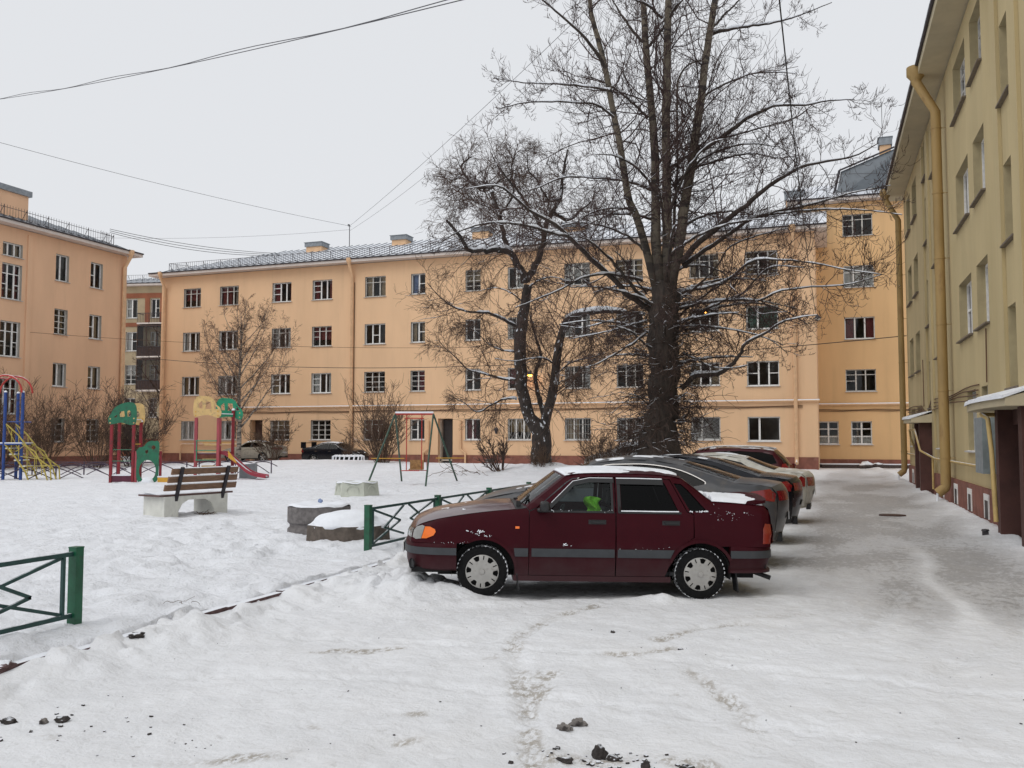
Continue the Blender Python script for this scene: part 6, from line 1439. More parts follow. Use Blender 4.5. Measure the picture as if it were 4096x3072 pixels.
for i in range(n+1):
    for j in range(7):
        u, w_ = i/n, j/6
        V.append((.02+.17*w_+.03*math.sin(u*6)+rv.uniform(-.012, .012), -.05+.05*math.sin(w_*7+u*3), .0+.22*u-(.05*(w_-.3)**2)))
v.add(V, [(i*7+j, i*7+j+1, (i+1)*7+j+1, (i+1)*7+j) for i in range(n) for j in range(6)])
o = v.build('cloth', M['vest'], vs_, 180); sm_ = o.modifiers.new('s', 'SOLIDIFY'); sm_.thickness = .02

# ---- generic modern saloon / hatch / off-roader
def modern(root, paintm, sx=1.0, sz=1.0, W=.90, style='sedan', lens='lens_red', seed=1, snow=.035, glassm='glass_tint', rails=False, wr=.32, dlo_chrome=True, snow_thr=.34):
    global car
    L = 4.80*sx
    if style == 'suv':
        hood = [(.14, .85), (.5, .97), (1.0, 1.06), (1.3, 1.10)]; A = [(1.3, 1.10), (1.95, 1.56)]; roof = [(1.95, 1.56), (2.4, 1.64), (3.1, 1.655), (3.9, 1.62), (4.25, 1.57)]
        Cc = [(4.25, 1.57), (4.45, 1.36), (4.62, 1.12)]; deck = [(4.62, 1.12), (4.70, 1.08)]; tail = [(4.70, 1.08), (4.77, .9), (4.78, .6), (4.70, .33)]
        dlo = [(1.62, 1.11), (2.02, 1.50), (2.5, 1.56), (3.2, 1.575), (3.9, 1.54), (4.22, 1.46), (4.35, 1.22), (4.0, 1.17)]; hwT = [(.2, .93), (.5, 1.0), (.8, 1.0), (1.08, .96), (1.7, .76)]
        tlp = [(4.45, .96), (4.72, .96), (4.68, 1.10), (4.60, 1.22), (4.50, 1.2)]
    elif style == 'compact':
        hood = [(.13, .74), (.45, .88), (.9, .98), (1.2, 1.02)]; A = [(1.2, 1.02), (1.95, 1.40)]; roof = [(1.95, 1.40), (2.4, 1.455), (2.9, 1.455), (3.35, 1.39)]
        Cc = [(3.35, 1.39), (3.75, 1.235), (4.08, 1.13)]; deck = [(4.08, 1.13), (4.4, 1.115), (4.68, 1.08)]; tail = [(4.68, 1.08), (4.78, .98), (4.80, .72), (4.74, .34)]
        dlo = [(1.52, 1.03), (2.0, 1.34), (2.45, 1.395), (2.9, 1.39), (3.3, 1.31), (3.55, 1.17), (3.60, 1.10), (3.3, 1.07)]; hwT = [(.2, .92), (.5, 1.0), (.8, 1.0), (1.02, .96), (1.5, .68)]
        tlp = [(4.50, .80), (4.77, .80), (4.77, .98), (4.68, 1.03), (4.58, .95)]
    else:
        hood = [(.15, .70), (.5, .84), (1.0, .94), (1.35, .985)]; A = [(1.35, .985), (2.15, 1.375)]; roof = [(2.15, 1.375), (2.6, 1.425), (3.0, 1.42), (3.4, 1.36)]
        Cc = [(3.4, 1.36), (3.85, 1.225), (4.22, 1.11)]; deck = [(4.22, 1.11), (4.5, 1.095), (4.72, 1.06)]; tail = [(4.72, 1.06), (4.79, .95), (4.80, .70), (4.74, .32)]
        dlo = [(1.70, 1.0), (2.2, 1.315), (2.65, 1.365), (3.05, 1.355), (3.45, 1.28), (3.78, 1.14), (3.80, 1.09), (3.6, 1.05)]; hwT = [(.2, .92), (.5, 1.0), (.8, .995), (1.0, .95), (1.45, .66)]
        tlp = [(4.28, .93), (4.76, .86), (4.785, .96), (4.70, 1.035), (4.45, 1.0)]
    sc = lambda P: [(x*sx, z*sz) for x, z in P]
    hood, A, roof, Cc, deck, tail, dlo, tlp = map(sc, (hood, A, roof, Cc, deck, tail, dlo, tlp))
    hwT = [(z*sz, k*W) for z, k in hwT]
    nosep = [(hood[0][0]-.07, .62*sz), (hood[0][0]-.09, .45*sz), (hood[0][0]-.02, .26)]
    top = [nosep[0]]+hood+A[1:]+roof[1:]+Cc[1:]+deck[1:]+tail[1:]
    car = Car(root, hwT, top, L, nose=(.6, .34), tail=(.5, .20), rnd=.05)
    fx, rx_ = .92*sx, 3.70*sx; ar = wr+.06
    lower = [tail[-1]]+[(rx_+ar, .27)]+arc(rx_, wr, ar, -8, 188, 16)+[(fx+ar+.02, .24)]+arc(fx, wr, ar, -8, 188, 16)+[nosep[2], nosep[1]]
    body = top+lower[1:]
    car.side('body_side', body, paintm, [dlo], res=.09)
    cx_, cz_ = np.mean(dlo, 0)
    big = [(cx_+(x-cx_)*1.015, cz_+(z-cz_)*1.05) for x, z in dlo]
    car.side('window', big, M[glassm], off=-.015, res=.09)
    if dlo_chrome:
        up = dlo[:7]; p = spline(up, 4)
        rim = [tuple(v) for v in p]; t = np.gradient(p, axis=0); t /= np.linalg.norm(t, axis=1)[:, None]; n_ = np.stack([-t[:, 1], t[:, 0]], 1)
        car.side('window_trim', [tuple(v) for v in (p+n_*.004)]+[tuple(v) for v in (p-n_*.008)[::-1]], M['chrome'], off=.004, res=.2)
    for xb in ((dlo[0][0]+dlo[4][0])/2+.12*sx,):
        zt = float(np.interp(xb, [q[0] for q in dlo[:6]], [q[1] for q in dlo[:6]])); zb = dlo[0][1]
        car.side('pillar', [(xb-.05, zb-.01), (xb+.05, zb-.01), (xb+.04, zt+.01), (xb-.04, zt+.01)], M['car_black'], off=.001, res=.15)
        car.side('door_seam', [(xb-.004, .30), (xb+.004, .30), (xb+.004, zb), (xb-.004, zb)], M['car_under'], off=.003, res=.15)
    xs_ = dlo[-1][0]+.05
    car.side('door_seam', [(xs_-.004, .75), (xs_+.004, .75), (xs_+.012, dlo[-1][1]-.02), (xs_+.004, dlo[-1][1]-.02)], M['car_under'], off=.003, res=.15)
    for xh in ((dlo[0][0]+dlo[4][0])/2-.05*sx, dlo[-2][0]-.12*sx):
        car.side('handle', [(xh-.10, .86*sz), (xh+.10, .87*sz), (xh+.10, .895*sz), (xh-.10, .885*sz)], M['chrome'] if dlo_chrome else paintm, off=.025, res=.2)
    car.strip('hood', hood, paintm, crown=[.02, .07, .085, .08], bow=[.16, .08, .03, .05], n=16)
    car.strip('nose', nosep[::-1]+[hood[0]], paintm, crown=[0, 0, 0, .02], bow=[.10, .15, .16, .16], n=16, sub=3)
    car.frame_strip('windshield', 'windshield_frame', A, M['glass_semi'], paintm, crown=[.06, .05], bow=[.14, .10], sub=8)
    rf_ = car.strip('roof', roof, paintm, crown=[.05, .055, .055, .05], bow=[.10, .03, -.01, -.05], n=16)
    car.frame_strip('rear_window', 'rear_window_frame', Cc, M['glass_tint'], paintm, crown=[.05, .05], bow=[-.05, -.10], sub=6)
    dk = car.strip('trunk_lid', deck, paintm, crown=[.05, .045, .04], bow=[-.10, -.10, -.14], n=16)
    car.strip('tail', tail, paintm, crown=[.04, .02, 0, 0], bow=[-.14, -.16, -.16, -.10], n=16)
    tl_ = car.side('taillight', tlp, M[lens], off=.008, res=.06)
    zt0, zt1 = min(p[1] for p in tlp), max(p[1] for p in tlp)
    ts_ = spline(tail, 8)[::-1]; xt = lambda z: float(np.interp(z, ts_[:, 1], ts_[:, 0]))
    for cs, q in (((0, 4), tl_[0]), ((12, 16), tl_[1])):
        zz = np.linspace(zt1*.97, zt0+.01, 6); car.strip('taillight_lens', [(xt(v)+.022, v) for v in zz], M[lens], bow=-.165, n=16, sub=1, cols=cs, parent=q)
    h_ = car.side('headlight', [(hood[0][0]-.05, .60*sz), (hood[0][0]+.35, .72*sz), (hood[0][0]+.42, .80*sz), (hood[0][0]+.04, .70*sz)], M['lens_clear'], off=.008, res=.08)
    np_ = MB(); np_.box(xt(.62)+.165, xt(.62)+.175, -.26, .26, .60, .71); np_.build('number_plate', M['plate_w'], root)
    bl = MB(); bl.box(xt(.4)+.02, xt(.4)+.11, -.55, .55, .30, .42); bl.build('bumper_insert', M['car_black'], root)
    for sd in (-1, 1):
        m_ = MB(); y = float(car.Y(dlo[0][0], dlo[0][1])); m_.cbox((dlo[0][0]+.10, sd*(y+.11), dlo[0][1]+.05), (.12, .20, .12)); o = m_.build('mirror', paintm, root, 40)
        bv = o.modifiers.new('b', 'BEVEL'); bv.width = .035; bv.segments = 2
    ub = MB(); ub.box(.5, L-.5, -W*.62, W*.62, .22, .40); ub.box(fx+ar+.05, rx_-ar-.05, -W*.9, W*.9, .20, .28); ub.box(.4, L-.45, -W*.7, W*.7, .4, .7*sz); ub.build('underbody', M['car_under'], root)
    for cxx in (fx, rx_):
        for sd in (-1, 1):
            b = MB(); V = []
            for i in range(13):
                a = R(-5+190*i/12)
                for yy in (sd*W*.96, sd*W*.5): V.append((cxx+ar*math.cos(a), yy, wr+ar*math.sin(a)))
            b.add(V, [(2*i, 2*i+1, 2*i+3, 2*i+2) for i in range(12)]); b.build('wheel_well', M['car_under'], root, 60)
    wms = wheel_meshes(wr, .21, wr*.68, 'alloy%.2f' % wr, 1)
    for x in (fx, rx_):
        for sd in (-1, 1): add_wheel(root, x, sd*(W-.13), wr, wms, 0, seed*.4+x)
    it = MB(); it.box(1.4*sx, 4.0*sx, -W*.8, W*.8, .4, .5); it.box(1.35*sx, 1.8*sx, -W*.75, W*.75, .6, .97*sz); it.build('cabin', M['car_inside'], root)
    for y in (-.37, .37): seat(root, 2.3*sx, y, M['car_inside'], zt=1.0*sz)
    seat(root, 3.15*sx, 0, M['car_inside'], 1.2, zt=1.0*sz, hr=False)
    car.snow('roof_snow', roof, snow, snow_thr, seed*3.7, [.05, .055, .055, .05], [.10, .03, -.01, -.05], parent=rf_)
    car.snow('trunk_snow', deck, snow*.7, .50, seed*2.1, [.05, .045, .04], [-.10, -.10, -.14], parent=dk)
    car.snow('window_snow', Cc, .010, .62, seed*5.3, [.05, .05], [-.05, -.10], fr=(2.0, 9.0))
    car.snow('hood_snow', hood, .012, .60, seed*1.3, [.02, .07, .085, .08], [.16, .08, .03, .05])
    if rails:
        r_ = MB()
        for sd in (-1, 1):
            pts = [(x, sd*(float(car.Y(x, z))-.02), z+.07) for x, z in spline(roof, 3)]
            r_.tube(pts, .02, 6)
        r_.build('roof_rail', M['chrome'], root, 60)
    return root
M['p_grey'] = paint('paint_graphite', (0.060, 0.062, 0.068), dust=(0.11, 0.10, 0.09), rough=.3, dustamt=(.45, .8))
M['p_blackc'] = paint('paint_black', (0.008, 0.009, 0.013), dust=(0.05, 0.05, 0.055), rough=.22)
M['p_whitec'] = paint('paint_white', (0.52, 0.51, 0.46), dust=(0.28, 0.26, 0.22), rough=.35, dustamt=(.5, .8))
M['p_maroonc'] = paint('paint_maroon', (0.050, 0.006, 0.010), dust=(0.10, 0.05, 0.05), rough=.25)
M['p_beige'] = paint('paint_beige', (0.36, 0.33, 0.27), dust=(0.22, 0.2, 0.17), rough=.35, dustamt=(.4, .8))
M['p_silver'] = paint('paint_silver', (0.35, 0.36, 0.37), dust=(0.2, 0.2, 0.2), rough=.35)
for nm_, c_ in (('p_grey', (0.10, 0.09, 0.08)), ('p_blackc', (0.05, 0.047, 0.045)), ('p_whitec', (0.26, 0.24, 0.2)), ('p_maroonc', (0.07, 0.05, 0.045)), ('p_beige', (0.17, 0.155, 0.13))): grime(M[nm_], .25, .75, c_, .7)
def park(name, label, xt, yc, rot, L, z=-.09, group='cars parked nose in along the yard fence'):
    t = thing(name, label, 'car', (0, 0, 0), R(rot), group)
    c, s = math.cos(R(rot)), math.sin(R(rot))
    t.location = (xt-c*L, yc-s*L, z); return t
modern(park('grey_sedan', 'graphite grey fastback sedan parked just behind the red one', -.80, 14.35, 3, 4.86, z=-.04), M['p_grey'], 1.01, 1.03, .915, 'sedan', seed=2, snow=.014, snow_thr=.55)
modern(park('black_sedan', 'black sedan with big red tail lamp between the grey and the white car', -.68, 17.35, 2, 4.75, z=-.05), M['p_blackc'], .985, 1.02, .90, 'sedan', seed=5, snow=.012, snow_thr=.56, dlo_chrome=False)
modern(park('white_sedan', 'dirty white compact sedan parked beyond the black one', -.56, 21.45, 0, 4.42), M['p_whitec'], .92, 1.0, .86, 'compact', seed=7, snow=.015, dlo_chrome=False, snow_thr=.55)
modern(park('maroon_suv', 'dark maroon off-roader with roof rails farthest in the row of parked cars', -1.15, 28.6, 0, 4.55, z=-.20), M['p_maroonc'], .95, 1.0, .92, 'suv', seed=9, snow=.018, snow_thr=.48, rails=True, wr=.34, dlo_chrome=False)
g3 = 'cars parked against the long house'
modern(park('beige_sedan', 'beige sedan parked before the long house behind the birch', -36.3, 54.6, 2, 4.6, z=.12, group=g3), M['p_beige'], .97, 1.0, .87, 'sedan', seed=11, snow=.03, dlo_chrome=False, glassm='glass_semi')
bk = modern(park('black_sports_sedan', 'black sedan with a tall rear wing parked before the long house', -34.75, 55.3, 180, 4.6, z=.0, group=g3), M['p_blackc'], .96, 1.0, .88, 'compact', seed=13, snow=.03, dlo_chrome=True, glassm='glass_semi')
wg = MB(); wg.box(4.35, 4.62, -.68, .68, 1.42, 1.46); wg.box(4.25, 4.65, -.70, -.66, 1.08, 1.50); wg.box(4.25, 4.65, .66, .70, 1.08, 1.50); wg.build('rear_wing', M['p_blackc'], bk)
modern(park('snowy_car', 'pale car under thick snow behind the foot of the poplar', -7.6, 46.0, 8, 4.4, z=-.02, group=g3), M['p_silver'], .92, 1.0, .87, 'compact', seed=15, snow=.12, dlo_chrome=False, snow_thr=.1)
# ------------------------------------------------------------------ green fence panels beside the kerb
def green_fence(name, label, y0, n, x=-6.62, plen=2.55):
    root = thing(name, label, 'fence', (x, y0, 0), R(90), 'green fence runs along the yard edge')
    for i in range(n+1):
        p = MB(); p.box(i*plen-.045, i*plen+.045, -.045, .045, -.25, .74); p.box(i*plen-.048, i*plen+.048, -.048, .048, .74, .752)
        p.build('post', M['green_paint'], root)
    for i in range(n):
        a, b = i*plen+.047, (i+1)*plen-.047
        r = MB()
        r.bar((a, 0, .69), (b, 0, .69), .03, .04); r.bar((a, 0, .13), (b, 0, .13), .03, .04)
        r.bar((a+.10, 0, .15), (a+.10, 0, .67), .03); r.bar((b-.10, 0, .15), (b-.10, 0, .67), .03)
        r.build('rail', M['green_rail'], root)
        z = MB(); w = b-a-.2; a0 = a+.10
        # interlocking zigzag: two opposed chevrons that overlap near the middle of each half
        def L(u0, v0, u1, v1, dy): z.bar((a0+u0*w, dy, .15+v0*.52), (a0+u1*w, dy, .15+v1*.52), .022, .03)
        L(0, 1, .42, .55, .006); L(.42, .55, 0, .0, .006)
        L(.46, 1, .16, .42, -.010); L(.16, .42, .46, .12, -.010)
        L(.54, 1, .84, .42, -.010); L(.84, .42, .54, .12, -.010)
        L(1, 1, .58, .55, .006); L(.58, .55, 1, 0, .006)
        z.build('zigzag_bar', M['green_rail'], root)
    return root
green_fence('green_fence', 'low green metal fence with zigzag bars running behind the red car', 12.25, 4)
green_fence('green_fence', 'low green zigzag fence panel cut by the left edge of the picture', 6.65-2*2.55, 2)

# ------------------------------------------------------------------ bench on concrete blocks
bdir = math.atan2(1.64, .36)-PI/2
BN = thing('park_bench', 'weathered slatted bench on whitewashed concrete legs in the snowy yard', 'bench', (-13.49, 15.92, 0), bdir)
# local: y along the bench, -x towards the sitter's knees
c = MB(); c.plate([(0, -.1), (.36, -.1), (.36, .17), (.46, .33), (.62, .41), (1.06, .41), (1.22, .33), (1.32, .17), (1.32, -.1), (1.70, -.1), (1.70, .50), (0, .50)], (), .09, Matrix.Translation((-.045, 0, 0)) @ Matrix.Rotation(R(90), 4, 'Z'))
lg = c.build('leg_panel', M['concrete_w'], BN)
for y in (0.0, 1.33):
    q = MB(); q.box(-.70, -.092, y, y+.36, -.1, .50); q.build('leg', M['concrete_w'], BN)
st = MB()
for k, x in enumerate((-.72, -.48, -.24)):
    q = MB(); q.box(x, x+.225, -.12, 1.86, .505, .545); q.build('seat_slat', M['wood_seat'], BN)
for y in (.30, 1.55):
    q = MB(); q.bar((-.02, y, .40), (.20, y, 1.13), .05, .07, (0, 1, 0)); q.build('bracket', M['bench_iron'], BN)
for k, z in enumerate((.69, .865, 1.04)):
    q = MB(); x = -.02+(z-.40)*.30-.055
    Mx = Matrix.Translation((x, 0, z)) @ Matrix.Rotation(R(16.5), 4, 'Y')
    q.box(-.018, .018, -.02+.05*k, 1.92-.02*k, -.068, .068, Mx); so = q.build('back_slat', M['wood_bench'], BN)
    s_ = MB(); s_.box(-.016, .016, .0+.05*k, 1.88-.02*k, .068, .080, Mx); s_.build('slat_snow', M['snow'], so)
sn = MB(); V = []
for i in range(24):
    for j in range(7): V.append((-.70+.62*j/6, -.10+1.94*i/23, .546+(.025+.012*math.sin(i*1.3+j))*math.sin(PI*min(max(j/6, .12), .95))))
sn.add(V, [(i*7+j, i*7+j+1, (i+1)*7+j+1, (i+1)*7+j) for i in range(23) for j in range(6)]); sn.build('seat_snow', M['snow'], BN, 180)

# ------------------------------------------------------------------ concrete planter, broken rings
PLN = thing('concrete_planter', 'greenish white hexagonal concrete planter half buried in snow', 'planter', (-13.42, 24.12, 0))
q = MB(); n = 6
def hexa(r, z, a0=.30): return [(r*math.cos(a0+2*PI*i/n), r*math.sin(a0+2*PI*i/n), z) for i in range(n)]
V = hexa(.70, -.1)+hexa(.62, .47)+hexa(.50, .47)+hexa(.48, .36)
q.add(V, [(i+6*k, (i+1) % 6+6*k, (i+1) % 6+6*(k+1), i+6*(k+1)) for k in range(3) for i in range(6)]); q.build('shell', M['concrete_g'], PLN)
for i in range(6):
    a = .30+2*PI*(i+.5)/6; Mx = Matrix.Translation((.572*math.cos(a), .572*math.sin(a), .20)) @ Matrix.Rotation(a-PI/2, 4, 'Z') @ Matrix.Rotation(R(-6), 4, 'X') @ Matrix.Rotation(R(-90), 4, 'X')
    q = MB(); q.lathe([(.165, .0), (.17, .012), (.185, .012), (.19, 0)], 24, Mx); q.build('round_motif', M['concrete_g'], PLN, 40)
q = MB(); q.lathe([(0, .49), (.25, .48), (.42, .46), (.56, .475), (.60, .465), (.605, .44)], 30); q.v = [(x, y, z+.02*math.sin(x*9+y*7)) for x, y, z in q.v]; q.build('snow_cap', M['snow'], PLN, 180)
def blob(name, label, cat, loc, r, mt, seed, sq=(1, 1, .7), amp=.35, sub=3, parent=None, pname=None, fq=2.2, group=None):
    bm = bmesh.new(); bmesh.ops.create_icosphere(bm, subdivisions=sub, radius=1)
    from mathutils import noise as mn
    for v in bm.verts:
        k = 1+amp*mn.noise(v.co*fq+Vector((seed, seed*2.3, 0)))+amp*.4*mn.noise(v.co*fq*2.7+Vector((seed, 5, 1)))
        v.co = Vector((v.co.x*sq[0], v.co.y*sq[1], v.co.z*sq[2]))*k*r
    me = bpy.data.meshes.new(name); bm.to_mesh(me); bm.free(); me.materials.append(mt); me.shade_smooth()
    o = bpy.data.objects.new(name, me); link(o, parent); o.location = loc
    if label: tag(o, label, cat, group)
    return o
RG = thing('concrete_ring', 'cracked grey concrete ring with snow on top, left of the brown block', 'ring', (-8.62, 14.15, -.05), R(10))
q = MB(); q.lathe([(.50, -.1), (.55, 0), (.55, .22), (.51, .26), (.51, .30), (.55, .34), (.55, .60), (.50, .62), (.40, .62), (.40, .25)], 28); q.build('shell', M['concrete'], RG, 40)
q = MB(); q.lathe([(0, .60), (.2, .62), (.38, .64), (.47, .65), (.53, .63), (.54, .61)], 28); q.v = [(x, y, z+.025*math.sin(x*11+2)*math.cos(y*9)) for x, y, z in q.v]; q.build('snow_cap', M['snow'], RG, 180)
BL = thing('concrete_block', 'brown octagonal concrete block buried under a mound of snow beside the fence post', 'block', (-7.72, 13.6, -.05), R(15))
q = MB(); q.lathe([(.66, -.15), (.68, .05), (.66, .36), (.60, .39), (0, .40)], 9); q.v = [(x*1.05, y*.8, z) for x, y, z in q.v]; q.build('shell', M['concrete_br'], BL)
o = blob('snow_cap', None, None, (0, 0, .36), .62, M['snow'], 3.1, (1.02, .80, .38), .14, 4, BL, fq=1.3)
WR = blob('wrapper', 'scrap of blue plastic lying on the snowy concrete ring', 'litter', (-8.48, 13.95, .66), .045, M['curtain_b'], 1.0, (1.2, .5, .8), .5, 2)
lid = blob('buried_slab', 'reddish slab edge peeping from the snow in front of the fence post', 'slab', (-6.55, 11.35, .0), .32, M['kerb'], 2.0, (1.2, .45, .14), .15, 3)

# ------------------------------------------------------------------ play towers
def post(root, x, y, h, m, w=.11, cap=True):
    q = MB(); q.box(x-w/2, x+w/2, y-w/2, y+w/2, -.2, h); o = q.build('post', m, root)
    bv = o.modifiers.new('b', 'BEVEL'); bv.width = .012
    if cap: q = MB(); q.lathe([(w*.62, h), (w*.6, h+.05), (w*.3, h+.09), (0, h+.10)], 10, Matrix.Translation((x, y, 0))); q.build('post_cap', M['snow'], o, 60)
    return o
gableA = smooth_poly([(-.55, -.16), (-.56, .14), (-.44, .30), (-.34, .52), (-.12, .66), (.10, .74), (.38, .76), (.54, .62), (.56, .25), (.55, -.05), (.46, -.17), (.20, -.14), (-.05, -.05), (-.30, -.12)], 2)
gA_holes = [[(-.36, .14), (-.20, .26), (-.22, .14)], [(-.10, .16), (-.12, .36), (.06, .40), (.10, .16)], [(.20, .17), (.18, .38), (.26, .44), (.34, .30), (.32, .17)]]
gableB = smooth_poly([(-.55, -.16), (-.58, .25), (-.54, .60), (-.36, .76), (-.12, .74), (.12, .72), (.30, .58), (.38, .36), (.50, .30), (.60, .12), (.58, -.10), (.46, -.20), (.25, -.10), (0, -.04), (-.28, -.08)], 2)
gB_holes = [[(-.32, .22), (-.36, .42), (-.22, .54), (-.18, .22)], [(-.06, .20), (-.06, .52), (.14, .50), (.18, .20)], [(.28, .20), (.30, .42), (.46, .20)]]
def gable(root, M_, poly, holes, m):
    q = MB(); q.plate(poly, holes, .025, M_); o = q.build('roof_panel', m, root)
    b = MB()
    for x, z in ((-.47, .08), (-.47, -.08), (.45, .10), (.45, -.08)): b.lathe([(0, .012), (.028, .010), (.03, 0)], 8, M_ @ Matrix.Translation((x, -.0125, z)) @ Matrix.Rotation(R(90), 4, 'X'))
    b.build('bolt', M['p_yellow' if m is not M['p_yellow'] else 'p_amber'], o)
    return o
def RZ(a): return Matrix.Rotation(R(a), 4, 'Z')
T1 = thing('play_tower', 'play tower with dark green and sand gables and a round porthole panel', 'play tower', (-27.0, 29.55, .0), R(19.45+4))
a = .43
for x, y in ((-a, -a), (a, -a), (a, a), (-a, a)): post(T1, x, y, 2.42, M['p_red'])
gable(T1, Matrix.Translation((0, -a-.07, 2.45)), gableA, gA_holes, M['p_green'])
gable(T1, Matrix.Translation((0, a+.07, 2.45)) @ Matrix.Scale(1.0, 4), gableA, gA_holes, M['p_yellow'])
for x, y0 in ((a, 0), (-a, 0)):
    q = MB(); q.bar((x, -a, 2.45), (x, a, 2.45), .05, .10); bo = q.build('cross_beam', M['p_yellow'], T1)
    q = MB(); q.bar((x, -a, 2.515), (x, a, 2.515), .05, .03); q.build('beam_snow', M['snow'], bo)
for z in (1.30, .85): q = MB(); q.tube([(-a, -a, z), (a, -a, z)], .018, 6); q.build('rung', M['p_green'], T1)
q = MB(); q.box(-a+.06, a-.06, -a-.02, -a+.03, .02, .26); pk = q.build('plank', M['p_maroon'], T1)
q = MB(); q.box(-a+.06, a-.06, -a-.03, a, .262, .30); q.build('deck_snow', M['snow'], T1)
q = MB(); q.bar((a, -a, 1.52), (a, a, 1.52), .04, .04); q.build('yellow_bar', M['p_amber'], T1)
hp = smooth_poly([(-.42, .0), (-.44, .5), (-.42, 1.05), (-.46, 1.20), (-.34, 1.36), (-.16, 1.36), (-.04, 1.55), (.14, 1.62), (.26, 1.58), (.40, 1.62), (.46, 1.45), (.43, 1.10), (.44, .5), (.42, .0), (.2, -.08), (-.2, -.08)], 2)
ell = [(.33*math.cos(2*PI*i/28), .42+.42*math.sin(2*PI*i/28)) for i in range(28)]
eye = [(.22+.085*math.cos(2*PI*i/14), 1.34+.085*math.sin(2*PI*i/14)) for i in range(14)]
shd = [(-.10, 1.22), (.02, 1.24), (.01, 1.14), (-.05, 1.08), (-.10, 1.14)]
Mp = Matrix.Translation((1.02, -.50, .05))
q = MB(); q.plate(hp, [ell, eye, shd], .03, Mp); q.build('porthole_panel', M['p_green'], T1)
for x in (.54, 1.50): post(T1, x, -.42, 1.24, M['p_pink' if x < 1 else 'p_red'], .09, False)
q = MB(); q.box(1.46, 1.95, -.62, -.2, .0, .20); o = q.build('yellow_step', M['p_amber'], T1)
q = MB(); q.box(1.45, 1.96, -.63, -.19, .202, .25); q.build('step_snow', M['snow'], o)
bm_ = blob('porthole_snow', None, None, (1.02, -.48, .02), .24, M['snow'], 2.2, (1.1, .5, .8), .2, 3, T1)
T2 = thing('play_tower', 'play tower with sand and bright green gables, ladder and red slide behind the bench', 'play tower', (-24.85, 32.05, .0), R(19.45+2))
b_ = .46
for x, y, m_ in ((-b_, -b_, 'p_pink'), (b_, -b_, 'p_pink'), (b_-.2, b_, 'p_pink'), (b_+.36, b_, 'p_red')): post(T2, x, y, 2.62 if m_ == 'p_pink' else 2.95, M[m_], .12, m_ == 'p_red')
gable(T2, Matrix.Translation((0, -b_-.075, 2.78)), gableB, gB_holes, M['p_yellow'])
gable(T2, Matrix.Translation((.62, b_+.075, 2.74)), gableB, gB_holes, M['p_green2'])
q = MB(); q.bar((b_, -b_, 2.72), (b_+.36, b_, 2.72), .05, .10); bo = q.build('cross_beam', M['p_green2'], T2)
q = MB(); q.bar((b_, -b_, 2.79), (b_+.36, b_, 2.79), .05, .04); q.build('beam_snow', M['snow'], bo)
for z in (1.65, 1.25, .85):
    q = MB(); q.tube([(-b_, -b_-.06, z), (b_-.05, -b_-.06, z)], .02, 6); q.build('rung', M['p_green2'], T2)
q = MB(); q.tube([(-b_+.05, -b_-.06, .83), (-b_+.05, -b_-.06, 1.67)], .02, 6); q.build('rung_post', M['p_green2'], T2)
for i, z in enumerate((.55, .85, 1.15, 1.45)):
    q = MB(); q.box(-b_+.15, b_-.12, -.15+.12*i, .10+.12*i, z, z+.06); q.build('ladder_step', M['p_yellow'], T2)
for x0, x1 in ((-b_, b_-.2), (b_-.2, b_+.36)): q = MB(); q.bar((x0, b_, 1.55), (x1, b_, 1.55), .04); q.build('yellow_bar', M['p_amber'], T2)
q = MB(); q.box(-b_, b_, -b_, b_, 1.08, 1.14); q.build('deck', M['p_maroon'], T2)
pr = [(b_-.1, 1.12), (b_+.25, 1.08), (b_+.7, .72), (b_+1.15, .35), (b_+1.5, .20), (b_+1.95, .12)]
sl_ = MB(); V = []
for x, z in spline(pr, 4): V += [(x, -.28, z+.10), (x, -.26, z), (x, .26, z), (x, .28, z+.10), (x, .31, z+.10), (x, .31, z-.04), (x, -.31, z-.04), (x, -.31, z+.10)]
k = len(V)//8; sl_.add(V, [(8*i+j, 8*i+8+j, 8*i+8+(j+1) % 8, 8*i+(j+1) % 8) for i in range(k-1) for j in range(8)]); so = sl_.build('slide', M['slide_red'], T2, 40)
V = []
for x, z in spline(pr, 4): V += [(x, -.24, z+.03), (x, .24, z+.03)]
q = MB(); q.add(V[8:], [(2*i, 2*i+2, 2*i+3, 2*i+1) for i in range(k-5)]); q.build('slide_snow', M['snow'], so)
q = MB(); q.plate([(b_+.38, 1.25), (b_+.40, .95), (b_+.75, .70), (b_+.70, .85)], (), .03, Matrix.Translation((0, -.34, 0))); q.build('slide_guard', M['p_amber'], T2)

# ------------------------------------------------------------------ blue climbing frame with yellow stairs
CF = thing('climbing_frame', 'blue posted climbing frame with yellow tube stairs and red arch at the left edge', 'climbing frame', (-32.7, 28.9, .0), R(19.45))
for x, y in ((-.75, -.1), (-.02, -.1), (.05, .75), (.66, 0)):
    q = MB(); q.tube([(x, y, -.2), (x, y, 3.68)], .065, 10); o = q.build('post', M['p_blue'], CF, 60)
    q = MB(); q.lathe([(.07, 3.68), (.05, 3.74), (0, 3.76)], 8, Matrix.Translation((x, y, 0))); q.build('post_cap', M['snow'], o, 60)
for y in (-.1, .75):
    q = MB(); q.tube([(-.75, y, 3.68)]+[(-.05-.70*math.cos(t), y, 3.68+.72*math.sin(t)) for t in np.linspace(.1, PI-.1, 12)]+[(.65, y, 3.68)], .04, 8); q.build('arch', M['swing_red'], CF, 60)
q = MB(); q.tube([(-.05, -.1, 4.4), (-.05, .75, 4.4)], .03, 8); q.tube([(-.4, -.1, 4.3), (-.4, .75, 4.3)], .025, 8); q.build('arch_tie', M['swing_red'], CF)
